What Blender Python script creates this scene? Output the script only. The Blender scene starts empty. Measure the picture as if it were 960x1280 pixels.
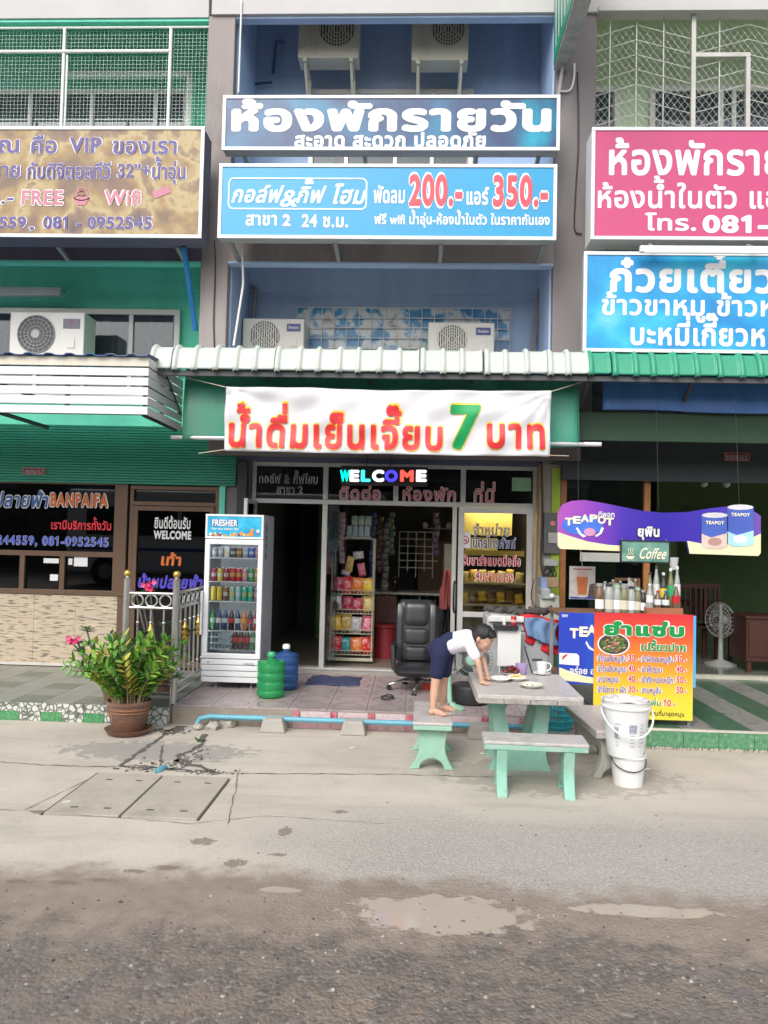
import bpy, bmesh, math, random
from math import radians as R, sin, cos, pi, atan2, hypot
from mathutils import Vector, Matrix
from mathutils.geometry import delaunay_2d_cdt
random.seed(7)
S = bpy.context.scene
COL = S.collection
# ---------------------------------------------------------------- camera
CAM_Z = 1.75
FPX = 961.0                       # focal length in pixels of a 960x1280 picture
YAW, PITCH, ROLL = R(2.4), R(2.05), R(1.3)
cd = bpy.data.cameras.new('camera'); cam = bpy.data.objects.new('camera', cd); COL.objects.link(cam)
cd.sensor_fit = 'VERTICAL'; cd.sensor_height = 36.0; cd.lens = FPX / 1280 * 36
cd.clip_start = 0.05; cd.clip_end = 3000
CM = Matrix.Rotation(YAW, 4, 'Z') @ Matrix.Rotation(pi/2 + PITCH, 4, 'X') @ Matrix.Rotation(ROLL, 4, 'Z')
cam.matrix_world = Matrix.Translation((0, 0, CAM_Z)) @ CM
S.camera = cam
# ---------------------------------------------------------------- sky, sun, exposure
SUN_EL, SUN_AZ = R(40), R(200)     # azimuth clockwise from +Y
w = bpy.data.worlds.new('World'); S.world = w; w.use_nodes = True
nt = w.node_tree; bg = nt.nodes['Background']
sk = nt.nodes.new('ShaderNodeTexSky'); sk.sky_type = 'NISHITA'; sk.sun_disc = False
sk.sun_elevation = SUN_EL; sk.sun_rotation = SUN_AZ; sk.dust_density = 3.0; sk.air_density = 1.0; sk.ozone_density = 1.0
hz = nt.nodes.new('ShaderNodeHueSaturation'); hz.inputs['Saturation'].default_value = 0.32
nt.links.new(sk.outputs[0], hz.inputs['Color']); nt.links.new(hz.outputs[0], bg.inputs[0])
bg.inputs[1].default_value = 0.15
sl = bpy.data.lights.new('sun', 'SUN'); sl.energy = 0.6; sl.angle = R(22); sl.color = (1, .96, .90)
so = bpy.data.objects.new('sun', sl); COL.objects.link(so)
sd = Vector((sin(SUN_AZ)*cos(SUN_EL), cos(SUN_AZ)*cos(SUN_EL), sin(SUN_EL)))
so.rotation_euler = sd.to_track_quat('Z', 'Y').to_euler(); so.location = (0, -5, 12)
S.view_settings.view_transform = 'Standard'; S.view_settings.look = 'None'
S.view_settings.exposure = 0.90; S.view_settings.gamma = 1.0
# ---------------------------------------------------------------- measuring helpers (photo pixel -> world point on a real plane)
def ray(px, py):
    return (CM.to_3x3() @ Vector((px - 480, -(py - 640), -FPX))).normalized()
def atY(px, py, Y):
    d = ray(px, py); t = Y / d.y
    return Vector((d.x*t, Y, CAM_Z + d.z*t))
def atZ(px, py, Z):
    d = ray(px, py); t = (Z - CAM_Z) / d.z
    return Vector((d.x*t, d.y*t, Z))
def atX(px, py, X):
    d = ray(px, py); t = X / d.x
    return Vector((X, d.y*t, CAM_Z + d.z*t))
def rect(x0, y0, x1, y1, Y):
    a, b, c, d = atY(x0, y0, Y), atY(x0, y1, Y), atY(x1, y0, Y), atY(x1, y1, Y)
    return ((a.x+b.x)/2, (c.x+d.x)/2, (b.z+d.z)/2, (a.z+c.z)/2)   # x0,x1,z0,z1
# ---------------------------------------------------------------- materials
MATS = {}
def node_mat(name):
    m = bpy.data.materials.new(name); m.use_nodes = True
    return m, m.node_tree, m.node_tree.nodes['Principled BSDF']
def M(name, col, rough=.6, metal=0, var=.18, scale=4, bump=0, bscale=60, dirt=None, dirt_amt=.0, emit=0, spec=.5, coat=0, streak=False, alpha=1):
    if name in MATS: return MATS[name]
    m, t, b = node_mat(name); N, L = t.nodes, t.links
    tc = N.new('ShaderNodeTexCoord')
    no = N.new('ShaderNodeTexNoise'); no.inputs['Scale'].default_value = scale; no.inputs['Detail'].default_value = 6; no.inputs['Roughness'].default_value = .65
    if streak:
        mp = N.new('ShaderNodeMapping'); mp.inputs['Scale'].default_value = (1.6, 1.6, .16); L.new(tc.outputs['Object'], mp.inputs[0]); L.new(mp.outputs[0], no.inputs[0])
    else: L.new(tc.outputs['Object'], no.inputs[0])
    cr = N.new('ShaderNodeValToRGB'); cr.color_ramp.elements[0].position = .3; cr.color_ramp.elements[1].position = .7
    c = list(col)[:3]
    cr.color_ramp.elements[0].color = [max(0, x*(1-var)) for x in c]+[1]
    cr.color_ramp.elements[1].color = [min(1, x*(1+var*.5)) for x in c]+[1]
    L.new(no.outputs[0], cr.inputs[0]); out = cr.outputs[0]
    if dirt:
        n2 = N.new('ShaderNodeTexNoise'); n2.inputs['Scale'].default_value = scale*.45; n2.inputs['Detail'].default_value = 9; n2.inputs['Roughness'].default_value = .72
        mp2 = N.new('ShaderNodeMapping'); mp2.inputs['Location'].default_value = (3.1, 7.7, 1.3); mp2.inputs['Scale'].default_value = (1, 1, .35 if streak else 1)
        L.new(tc.outputs['Object'], mp2.inputs[0]); L.new(mp2.outputs[0], n2.inputs[0])
        r2 = N.new('ShaderNodeValToRGB'); r2.color_ramp.elements[0].position = .68 - dirt_amt*.35; r2.color_ramp.elements[1].position = .82 - dirt_amt*.2
        L.new(n2.outputs[0], r2.inputs[0])
        mx = N.new('ShaderNodeMix'); mx.data_type = 'RGBA'; mx.inputs[7].default_value = list(dirt)+[1]
        mm = N.new('ShaderNodeMath'); mm.operation = 'MULTIPLY'; mm.inputs[1].default_value = min(1, .35+dirt_amt)
        L.new(r2.outputs[0], mm.inputs[0]); L.new(mm.outputs[0], mx.inputs[0]); L.new(out, mx.inputs[6]); out = mx.outputs[2]
    L.new(out, b.inputs['Base Color'])
    rr = N.new('ShaderNodeMapRange'); rr.inputs[3].default_value = max(.02, rough-.1); rr.inputs[4].default_value = min(1, rough+.12)
    L.new(no.outputs[0], rr.inputs[0]); L.new(rr.outputs[0], b.inputs['Roughness'])
    b.inputs['Metallic'].default_value = metal; b.inputs['Specular IOR Level'].default_value = spec
    b.inputs['Coat Weight'].default_value = coat; b.inputs['Alpha'].default_value = alpha
    if bump:
        nb = N.new('ShaderNodeTexNoise'); nb.inputs['Scale'].default_value = bscale; nb.inputs['Detail'].default_value = 4
        L.new(tc.outputs['Object'], nb.inputs[0])
        bu = N.new('ShaderNodeBump'); bu.inputs['Strength'].default_value = bump; bu.inputs['Distance'].default_value = .01
        L.new(nb.outputs[0], bu.inputs['Height']); L.new(bu.outputs[0], b.inputs['Normal'])
    if emit:
        L.new(out, b.inputs['Emission Color']); b.inputs['Emission Strength'].default_value = emit
    MATS[name] = m; return m
def glass(name, tint=(.85, .9, .9), refl=1.0, rough=.02):
    if name in MATS: return MATS[name]
    m, t, b = node_mat(name); N, L = t.nodes, t.links; N.remove(b)
    tr = N.new('ShaderNodeBsdfTransparent'); tr.inputs[0].default_value = list(tint)+[1]
    gl = N.new('ShaderNodeBsdfGlossy'); gl.inputs['Roughness'].default_value = rough; gl.inputs[0].default_value = (refl, refl, refl, 1)
    fr = N.new('ShaderNodeFresnel'); fr.inputs[0].default_value = 1.5
    mx = N.new('ShaderNodeMixShader'); L.new(fr.outputs[0], mx.inputs[0]); L.new(tr.outputs[0], mx.inputs[1]); L.new(gl.outputs[0], mx.inputs[2])
    L.new(mx.outputs[0], N['Material Output'].inputs[0]); MATS[name] = m; return m
# ---------------------------------------------------------------- object helpers
def tag(o, label=None, cat=None, group=None, kind=None):
    if label: o['label'] = label
    if cat: o['category'] = cat
    if group: o['group'] = group
    if kind: o['kind'] = kind
    return o
def thing(name, label, cat, loc=(0, 0, 0), group=None, kind=None, rz=0):
    o = bpy.data.objects.new(name, None); o.empty_display_size = .1; COL.objects.link(o); o.location = loc; o.rotation_euler.z = rz
    return tag(o, label, cat, group, kind)
def wloc(o):
    v = Vector((0, 0, 0))
    while o is not None: v += o.location; o = o.parent
    return v
class MB:
    """collects polygons in world coordinates, then links them as ONE mesh object"""
    def __init__(s): s.v = []; s.f = []; s.mi = []; s.k = 0
    def add(s, vs, fs):
        o = len(s.v); s.v += [Vector(v) for v in vs]
        s.f += [tuple(i+o for i in f) for f in fs]; s.mi += [s.k]*len(fs); return s
    def mat(s, k): s.k = k; return s
    def box(s, x0, x1, y0, y1, z0, z1):
        if x0 > x1: x0, x1 = x1, x0
        if y0 > y1: y0, y1 = y1, y0
        if z0 > z1: z0, z1 = z1, z0
        return s.add([(x0,y0,z0),(x1,y0,z0),(x1,y1,z0),(x0,y1,z0),(x0,y0,z1),(x1,y0,z1),(x1,y1,z1),(x0,y1,z1)],
                     [(0,3,2,1),(4,5,6,7),(0,1,5,4),(1,2,6,5),(2,3,7,6),(3,0,4,7)])
    def bar(s, a, b, w, h=None, up=(0, 0, 1)):
        a, b = Vector(a), Vector(b); d = (b-a).normalized(); h = h or w; u = Vector(up)
        if abs(d.dot(u)) > .95: u = Vector((0, 1, 0))
        r = d.cross(u).normalized()*w/2; q = r.cross(d).normalized()*h/2
        vs = [p+x for p in (a, b) for x in (-r-q, r-q, r+q, -r+q)]
        return s.add(vs, [(3,2,1,0),(4,5,6,7),(0,1,5,4),(1,2,6,5),(2,3,7,6),(3,0,4,7)])
    def tube(s, pts, r, n=8, cap=True):
        pts = [Vector(p) for p in pts]; rs = r if isinstance(r, (list, tuple)) else [r]*len(pts)
        d0 = (pts[1]-pts[0]).normalized(); u = Vector((0,0,1)) if abs(d0.z) < .9 else Vector((1,0,0))
        x = d0.cross(u).normalized(); vs = []; 
        for i, p in enumerate(pts):
            if i == 0: d = d0
            elif i == len(pts)-1: d = (pts[i]-pts[i-1]).normalized()
            else: d = ((pts[i+1]-pts[i]).normalized()+(pts[i]-pts[i-1]).normalized()).normalized()
            x = (x - d*x.dot(d)).normalized(); y = d.cross(x)
            vs += [p + (x*cos(2*pi*k/n) + y*sin(2*pi*k/n))*rs[i] for k in range(n)]
        fs = [(i*n+k, i*n+(k+1)%n, (i+1)*n+(k+1)%n, (i+1)*n+k) for i in range(len(pts)-1) for k in range(n)]
        if cap: fs += [tuple(range(n-1, -1, -1)), tuple(range((len(pts)-1)*n, len(pts)*n))]
        return s.add(vs, fs)
    def lathe(s, c, prof, n=20, cap=True):      # prof: (r, z) list, bottom to top
        c = Vector(c); vs = [c+Vector((r*cos(2*pi*k/n), r*sin(2*pi*k/n), z)) for r, z in prof for k in range(n)]
        m = len(prof); fs = [(i*n+k, i*n+(k+1)%n, (i+1)*n+(k+1)%n, (i+1)*n+k) for i in range(m-1) for k in range(n)]
        if cap: fs += [tuple(range(n-1, -1, -1)), tuple(range((m-1)*n, m*n))]
        return s.add(vs, fs)
    def lathe_y(s, c, prof, n=20, cap=True):    # axis along -Y (towards the street); prof (r, d)
        c = Vector(c); vs = [c+Vector((r*cos(2*pi*k/n), -d, r*sin(2*pi*k/n))) for r, d in prof for k in range(n)]
        m = len(prof); fs = [(i*n+k, i*n+(k+1)%n, (i+1)*n+(k+1)%n, (i+1)*n+k) for i in range(m-1) for k in range(n)]
        if cap: fs += [tuple(range(n-1, -1, -1)), tuple(range((m-1)*n, m*n))]
        return s.add(vs, fs)
    def prism(s, poly, a, b, axis='Y'):         # poly in the plane across the axis, extruded a..b
        n = len(poly)
        def q(p, t): return {'Y': (p[0], t, p[1]), 'X': (t, p[0], p[1]), 'Z': (p[0], p[1], t)}[axis]
        vs = [q(p, a) for p in poly]+[q(p, b) for p in poly]
        return s.add(vs, [tuple(range(n)), tuple(range(2*n-1, n-1, -1))]+[(i, i+n, (i+1) % n+n, (i+1) % n) for i in range(n)])
    def grid(s, fn, nu, nv):
        vs = [fn(i/nu, j/nv) for j in range(nv+1) for i in range(nu+1)]
        return s.add(vs, [(j*(nu+1)+i, j*(nu+1)+i+1, (j+1)*(nu+1)+i+1, (j+1)*(nu+1)+i) for j in range(nv) for i in range(nu)])
    def ball(s, c, r, n=10, m=7, sz=1):
        return s.lathe(c, [(max(1e-4, r*sin(pi*i/m)), -r*cos(pi*i/m)*sz) for i in range(m+1)], n, False)
    def build(s, name, mat, parent=None, smooth=False, bev=0, solid=0, label=None, cat=None, group=None, kind=None, sub=0, fix=True, at=None):
        if parent is None:
            if at is None and s.v:
                xs = [v.x for v in s.v]; ys = [v.y for v in s.v]; zs = [v.z for v in s.v]
                at = Vector(((min(xs)+max(xs))/2, (min(ys)+max(ys))/2, min(zs)))
            org = Vector(at)
        else: org = wloc(parent)
        me = bpy.data.meshes.new(name); me.from_pydata([v-org for v in s.v], [], s.f)
        ms = mat if isinstance(mat, (list, tuple)) else [mat]
        for m in ms: me.materials.append(m)
        for p, k in zip(me.polygons, s.mi): p.material_index = k; p.use_smooth = smooth
        if fix:
            bm = bmesh.new(); bm.from_mesh(me); bmesh.ops.recalc_face_normals(bm, faces=bm.faces); bm.to_mesh(me); bm.free()
        me.validate(); me.update()
        o = bpy.data.objects.new(name, me); COL.objects.link(o)
        if parent is None: o.location = org
        else: o.parent = parent
        if smooth and not sub: me.set_sharp_from_angle(angle=R(40))
        if solid:
            md = o.modifiers.new('solid', 'SOLIDIFY'); md.thickness = solid; md.offset = 0
        if bev:
            md = o.modifiers.new('bevel', 'BEVEL'); md.width = bev; md.segments = 2; md.limit_method = 'ANGLE'
        if sub:
            md = o.modifiers.new('sub', 'SUBSURF'); md.levels = sub; md.render_levels = sub
        return tag(o, label, cat, group, kind)
def copy_tree(o, parent=None, **kw):
    c = o.copy(); COL.objects.link(c); c.parent = parent
    for ch in list(o.children): copy_tree(ch, c)
    for k, v in kw.items(): c[k] = v
    return c
def box(name, mat, x0, x1, y0, y1, z0, z1, parent=None, **kw):
    return MB().box(x0, x1, y0, y1, z0, z1).build(name, mat, parent, **kw)
# ---------------------------------------------------------------- lettering: glyph outlines laid out by hand (Thai marks stacked properly)
GC = {}
tcv = bpy.data.curves.new('lettering_source', 'FONT'); tco = bpy.data.objects.new('lettering_source', tcv); COL.objects.link(tco)
tcv.resolution_u = 4; tcv.size = 1; tcv.fill_mode = 'NONE'
def tri(body, off):
    tcv.body = body; tcv.offset = off; bpy.context.view_layer.update()
    ev = tco.evaluated_get(bpy.context.evaluated_depsgraph_get()); me = ev.to_mesh()
    vs = [(v.co.x, v.co.y) for v in me.vertices]; ed = [tuple(e.vertices) for e in me.edges]
    ev.to_mesh_clear()
    # split into closed loops (each loop has running indices), then fill by winding number so crossing contours unite
    brk = {0}; con = set((min(a, b), max(a, b)) for a, b in ed)
    for i in range(1, len(vs)):
        if (i-1, i) not in con: brk.add(i)
    st = sorted(brk)+[len(vs)]; loops = [list(range(a, b)) for a, b in zip(st, st[1:]) if b-a > 2]
    es = [(l[k], l[(k+1) % len(l)]) for l in loops for k in range(len(l))]
    if not es: return vs, []
    P, E, F, *_ = delaunay_2d_cdt([Vector(v) for v in vs], es, [], 0, 1e-6)
    out = []
    for f in F:
        cx = sum(P[k].x for k in f)/len(f); cy = sum(P[k].y for k in f)/len(f); wn = 0
        for a, b in es:
            (x0, y0), (x1, y1) = vs[a], vs[b]
            if (y0 <= cy) != (y1 <= cy):
                t = (cy-y0)/(y1-y0)
                if x0+t*(x1-x0) > cx: wn += 1 if y1 > y0 else -1
        if wn: out.append(tuple(f))
    return [(p.x, p.y) for p in P], out
ABOVE = set('\u0e31\u0e34\u0e35\u0e36\u0e37\u0e47\u0e4d'); TONE = set('\u0e48\u0e49\u0e4a\u0e4b\u0e4c'); BELOW = set('\u0e38\u0e39')
def glyph(ch, off):
    k = (ch, round(off, 3))
    if k in GC: return GC[k]
    mark = ch in ABOVE or ch in TONE or ch in BELOW
    bx = max(v[0] for v in tri('|', 0)[0])
    if ch == ' ': r = ([], [], .28)
    elif ch == '1':
        e = off; r = ([(.2-e, 0), (.29+e, 0), (.29+e, .7+e), (.22-e, .7+e), (.06-e*.5, .58), (.08, .49-e), (.2-e, .56-e)], [(0, 1, 2, 3, 6), (3, 4, 5, 6)], .46)
    elif mark:
        vs, fs = tri(ch, off); r = (vs, fs, 0)
    else:
        vs, fs = tri(ch, off); adv = max(v[0] for v in tri(ch+'|', 0)[0]) - bx; r = (vs, fs, adv)
    GC[k] = r; return r
def layout(s, off, gap=0):
    s = s.replace('\u0e33', '\u0e4d\u0e32'); out = []
    for t in TONE: s = s.replace(t+'\u0e4d', '\u0e4d'+t)
    x = 0; V = []; F = []; stacked = False
    for n_, ch in enumerate(s):
        vs, fs, adv = glyph(ch, 0)
        if adv: adv += off*1.2
        dy = 0
        if ch in ABOVE: stacked = True
        elif ch in TONE:
            dy = .23 if stacked else 0
        elif ch not in BELOW: stacked = False
        q = (n_ % 2)*4e-4 + (6e-4 if adv == 0 else 0)
        k = 1 if off < .004 else (5 if off < .022 else 9)
        for c_ in range(k):
            ex, ey = (0, 0) if c_ == 0 else (off*cos(2*pi*(c_-.5)/(k-1)), off*sin(2*pi*(c_-.5)/(k-1)))
            o = len(V); V += [(a+x+ex, b+dy+ey, q+c_*4e-5) for a, b in vs]; F += [tuple(i+o for i in f) for f in fs]
        x += adv + (gap if adv else 0)
    return V, F
def text(s, px0, px1, py, capx, Y, mat, parent=None, off=.02, shear=0, gap=0, warp=None, name='lettering', zoff=0, thick=.002, mirror=False, label=None, box_=None):
    """letters between photo columns px0..px1, foot of the letters at row py (left end), body height capx pixels, on the plane y=Y"""
    if box_: x0, x1, z0, h = box_
    else:
        a, b = atY(px0, py, Y), atY(px1, py, Y); x0, x1 = a.x, b.x
        z0 = (a.z + atY(px1, py + (px1-px0)*.022, Y).z)/2; h = abs(atY(px0, py-capx, Y).z - a.z)
    V, F = layout(s, off, gap)
    if not V: return None
    mn = min(v[0] for v in V); mxx = max(v[0] for v in V); sx = (x1-x0)/(mxx-mn)
    base = .55 if any('\u0e01' <= c <= '\u0e2e' for c in s) else .73
    sz = h/base
    vv = []
    for a, b, q in V:
        X = x0+(a-mn)*sx + shear*b*sz; Z = z0+b*sz
        if mirror: X = x0+x1-X
        y = Y-.003-zoff-q
        if warp: y += warp(X, Z)
        vv.append((X, y, Z))
    if warp:      # fine enough to follow the folds of the cloth
        b0 = bmesh.new(); bv = [b0.verts.new((v[0], v[1]-Y, v[2])) for v in vv]
        for f in F:
            try: b0.faces.new([bv[i] for i in f])
            except ValueError: pass
        for v, o_ in zip(bv, vv): v.co.y = o_[1]-warp(o_[0], o_[2])
        bmesh.ops.triangulate(b0, faces=b0.faces[:])
        for _ in range(4):
            es = [e for e in b0.edges if e.calc_length() > .03]
            if not es: break
            bmesh.ops.subdivide_edges(b0, edges=es, cuts=1); bmesh.ops.triangulate(b0, faces=b0.faces[:])
        b0.verts.index_update(); vv = [(v.co.x, v.co.y+warp(v.co.x, v.co.z), v.co.z) for v in b0.verts]; F = [tuple(v.index for v in f.verts) for f in b0.faces]; b0.free()
    m = MB(); m.add(vv, F)
    return m.build(name, mat, parent, fix=False, label=label)
# ---------------------------------------------------------------- common materials
def print_mat(name, stops, scale=1.5, rough=.35, axis=None, detail=5, dist=.4, world=False):
    m, t, b = node_mat(name); N, L = t.nodes, t.links
    tc = N.new('ShaderNodeTexCoord'); n = N.new('ShaderNodeTexNoise'); n.inputs['Scale'].default_value = scale; n.inputs['Detail'].default_value = detail; n.inputs['Distortion'].default_value = dist
    gm = N.new('ShaderNodeNewGeometry'); L.new(gm.outputs['Position'] if world else tc.outputs['Object'], n.inputs[0]); src = n.outputs[0]
    if axis is not None:
        sp = N.new('ShaderNodeSeparateXYZ'); L.new(tc.outputs['Object'], sp.inputs[0])
        mr = N.new('ShaderNodeMapRange'); mr.inputs[1].default_value = axis[1]; mr.inputs[2].default_value = axis[2]; L.new(sp.outputs[axis[0]], mr.inputs[0])
        mx = N.new('ShaderNodeMath'); mx.operation = 'MULTIPLY_ADD'; mx.inputs[1].default_value = axis[3]; L.new(n.outputs[0], mx.inputs[0])
        ad = N.new('ShaderNodeMath'); ad.operation = 'MULTIPLY_ADD'; ad.inputs[1].default_value = 1; ad.inputs[2].default_value = -axis[3]/2; L.new(mr.outputs[0], ad.inputs[0]); L.new(ad.outputs[0], mx.inputs[2]); src = mx.outputs[0]
    r = N.new('ShaderNodeValToRGB'); e = r.color_ramp.elements
    e[0].position, e[0].color = stops[0][0], list(stops[0][1])+[1]; e[1].position, e[1].color = stops[-1][0], list(stops[-1][1])+[1]
    for p, c in stops[1:-1]: q = e.new(p); q.color = list(c)+[1]
    L.new(src, r.inputs[0]); L.new(r.outputs[0], b.inputs['Base Color']); b.inputs['Roughness'].default_value = rough
    return m
BLK = M('black_plastic', (.02, .02, .022), .45)
WHT = M('white_paint', (.70, .70, .68), .45, var=.06, dirt=(.42, .40, .36), dirt_amt=.1)
ALU = M('aluminium_frame', (.56, .55, .53), .42, .25, var=.08, dirt=(.3, .28, .25), dirt_amt=.15)
STEEL = M('stainless_steel', (.55, .54, .52), .28, .9, var=.1)
GREYST = M('grey_steel', (.34, .35, .35), .5, .4, var=.15, dirt=(.22, .14, .09), dirt_amt=.3)
BRZ = M('brown_bronze_frame', (.13, .075, .045), .45, .2, var=.15)
ORW = M('orange_wood_frame', (.42, .17, .05), .5, var=.25, scale=9)
BLUEW = M('blue_wall_paint', (.40, .53, .74), .8, var=.10, scale=2, dirt=(.27, .36, .52), dirt_amt=.45, streak=True, bump=.08, bscale=40)
TEAL = M('teal_wall_paint', (.17, .70, .52), .75, var=.10, scale=2, dirt=(.06, .46, .33), dirt_amt=.35, streak=True, bump=.08, bscale=40)
LGRN = M('pale_green_wall_paint', (.68, .80, .58), .8, var=.10, scale=2, dirt=(.32, .50, .3), dirt_amt=.35, streak=True, bump=.08, bscale=40)
PIL = M('mauve_grey_pillar', (.30, .265, .255), .8, var=.16, scale=2.5, dirt=(.13, .115, .115), dirt_amt=.5, streak=True, bump=.1, bscale=30)
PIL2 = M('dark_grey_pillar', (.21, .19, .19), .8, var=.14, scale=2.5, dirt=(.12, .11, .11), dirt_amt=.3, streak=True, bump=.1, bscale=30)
BEAM = M('light_grey_beam', (.49, .48, .475), .8, var=.07, scale=2, dirt=(.4, .38, .36), dirt_amt=.25, bump=.08, bscale=30)
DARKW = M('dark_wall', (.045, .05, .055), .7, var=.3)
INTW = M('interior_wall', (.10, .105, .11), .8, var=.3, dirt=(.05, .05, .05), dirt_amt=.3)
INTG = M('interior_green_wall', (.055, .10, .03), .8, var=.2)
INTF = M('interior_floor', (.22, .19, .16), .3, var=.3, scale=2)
GLS = glass('clear_glass', (.80, .86, .86)); GLSD = glass('dark_tinted_glass', (.16, .18, .19), .9); GLSM = glass('grey_glass', (.62, .66, .67), .9)
CURT = M('grey_curtain', (.50, .50, .54), .9, var=.2, scale=14)
DGRAY = M('dark_grey', (.07, .07, .075), .6)
def frame(m, x0, x1, z0, z1, y, w=.05, d=.06, vs=(), hs=(), mw=None):
    mw = mw or w
    m.box(x0, x1, y, y+d, z0, z0+w); m.box(x0, x1, y, y+d, z1-w, z1)
    m.box(x0, x0+w, y+.001, y+d-.001, z0+w, z1-w); m.box(x1-w, x1, y+.001, y+d-.001, z0+w, z1-w)
    for v in vs: m.box(v-mw/2, v+mw/2, y+.001, y+d-.001, z0+w, z1-w)
    for h in hs: m.box(x0+w, x1-w, y+.002, y+d-.002, h-mw/2, h+mw/2)
    return m
# ================================================================ GROUND
def ground_material():
    m, t, b = node_mat('ground_concrete_to_wet_gravel'); N, L = t.nodes, t.links
    tc = N.new('ShaderNodeTexCoord'); P = tc.outputs['Object']
    def noise(s, d=6, r=.6, vec=P, dist=0):
        n = N.new('ShaderNodeTexNoise'); n.inputs['Scale'].default_value = s; n.inputs['Detail'].default_value = d; n.inputs['Roughness'].default_value = r; n.inputs['Distortion'].default_value = dist; L.new(vec, n.inputs[0]); return n.outputs[0]
    def ma(op, a, bb=None, c=None):
        n = N.new('ShaderNodeMath'); n.operation = op
        for i, q in enumerate((a, bb, c)):
            if q is None: continue
            if isinstance(q, (int, float)): n.inputs[i].default_value = q
            else: L.new(q, n.inputs[i])
        return n.outputs[0]
    def ss(x, lo, hi):
        n = N.new('ShaderNodeMapRange'); n.interpolation_type = 'SMOOTHSTEP'; n.inputs[1].default_value = lo; n.inputs[2].default_value = hi; L.new(x, n.inputs[0]); return n.outputs[0]
    def mixc(f, a, bb):
        n = N.new('ShaderNodeMix'); n.data_type = 'RGBA'; L.new(f, n.inputs[0])
        for i, q in ((6, a), (7, bb)):
            if isinstance(q, tuple): n.inputs[i].default_value = list(q)+[1]
            else: L.new(q, n.inputs[i])
        return n.outputs[2]
    sp = N.new('ShaderNodeSeparateXYZ'); L.new(P, sp.inputs[0]); X, Y = sp.outputs[0], sp.outputs[1]
    n1 = noise(1.1, 8, .62); n2 = noise(6, 8, .7); n3 = noise(45, 6, .7); n4 = noise(.45, 4)
    # concrete: large soft patches, fine grain
    conc = mixc(ss(n1, .35, .68), (.53, .475, .40), (.44, .395, .335))
    conc = mixc(ma('MULTIPLY', ss(n2, .5, .75), .45), conc, (.42, .39, .345))
    conc = mixc(ma('MULTIPLY', ss(n3, .52, .72), .30), conc, (.17, .155, .14))
    pv = N.new('ShaderNodeTexVoronoi'); pv.inputs['Scale'].default_value = 60; L.new(P, pv.inputs[0])
    # greyer, rougher road chippings right of the middle between y 4.2 and 5.3
    yn = ma('ADD', Y, ma('MULTIPLY', ma('SUBTRACT', n1, .5), 1.7)); yn = ma('ADD', yn, ma('MULTIPLY', ma('SUBTRACT', n2, .5), .35))
    mps = N.new('ShaderNodeMapping'); mps.inputs['Scale'].default_value = (.35, 2.6, 1); L.new(P, mps.inputs[0]); ns_ = noise(1.6, 7, .62, vec=mps.outputs[0])
    conc = mixc(ma('MULTIPLY', ss(ns_, .50, .72), .38), conc, (.27, .245, .215)); conc = mixc(ma('MULTIPLY', ss(noise(2.2, 9, .75), .60, .72), .35), conc, (.22, .20, .18))
    yy = ma('ADD', yn, ma('MULTIPLY', X, -.10))
    gr = ma('MULTIPLY', ss(yy, 5.3, 4.6), ss(ma('ADD', X, n1), -1.2, .6))
    sc = mixc(ss(pv.outputs['Distance'], .2, .55), (.40, .375, .345), (.28, .26, .24))
    conc = mixc(ma('MULTIPLY', gr, .7), conc, sc)
    # wet brown mud, then dark wet gravel
    mud = mixc(ss(n2, .35, .7), (.23, .18, .145), (.29, .235, .19))
    mudf = ss(ma('ADD', Y, ma('ADD', ma('MULTIPLY', ma('SUBTRACT', n1, .5), .9), ma('MULTIPLY', ma('SUBTRACT', n2, .5), .4))), 4.12, 3.86)
    v2 = N.new('ShaderNodeTexVoronoi'); v2.inputs['Scale'].default_value = 48; L.new(P, v2.inputs[0])
    vr = N.new('ShaderNodeValToRGB'); e = vr.color_ramp.elements; e[0].position = 0; e[0].color = (.11, .10, .09, 1); e[1].position = 1; e[1].color = (.27, .24, .21, 1)
    k = e.new(.55); k.color = (.13, .11, .095, 1); k = e.new(.85); k.color = (.17, .148, .128, 1)
    sr = N.new('ShaderNodeSeparateColor'); L.new(v2.outputs['Color'], sr.inputs[0]); L.new(sr.outputs[0], vr.inputs[0])
    grav = mixc(ss(n2, .42, .62), vr.outputs[0], (.20, .16, .13)); grav = mixc(ma('MULTIPLY', ss(n1, .5, .62), .6), grav, (.15, .135, .125)); grav = mixc(ma('MULTIPLY', ss(noise(2.3, 7, .7), .55, .66), .8), grav, (.235, .185, .14))
    gf = ss(ma('ADD', Y, ma('ADD', ma('MULTIPLY', ma('SUBTRACT', n1, .5), 1.1), ma('MULTIPLY', ma('SUBTRACT', n2, .5), .7))), 3.62, 3.30)
    col = mixc(mudf, conc, mud); col = mixc(gf, col, grav)
    # shallow muddy puddles, water reflection put into their pale colour: ellipses with ragged rims
    def ell(cx, cy, rx, ry, ns=11, na=3.6):
        a = ma('DIVIDE', ma('SUBTRACT', X, cx), rx); c = ma('DIVIDE', ma('SUBTRACT', Y, cy), ry)
        d = ma('ADD', ma('MULTIPLY', a, a), ma('MULTIPLY', c, c)); d = ma('ADD', d, ma('MULTIPLY', ma('SUBTRACT', noise(ns, 6, .6), .5), na))
        return ss(d, 1.12, .88)
    pu = ma('MAXIMUM', ell(.16, 3.68, .40, .18), ma('MAXIMUM', ell(1.15, 3.80, .34, .06), ell(-.62, 3.86, .12, .03)))
    col = mixc(pu, col, (.42, .36, .30))
    # damp stains on the concrete left of the middle
    st = None
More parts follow.
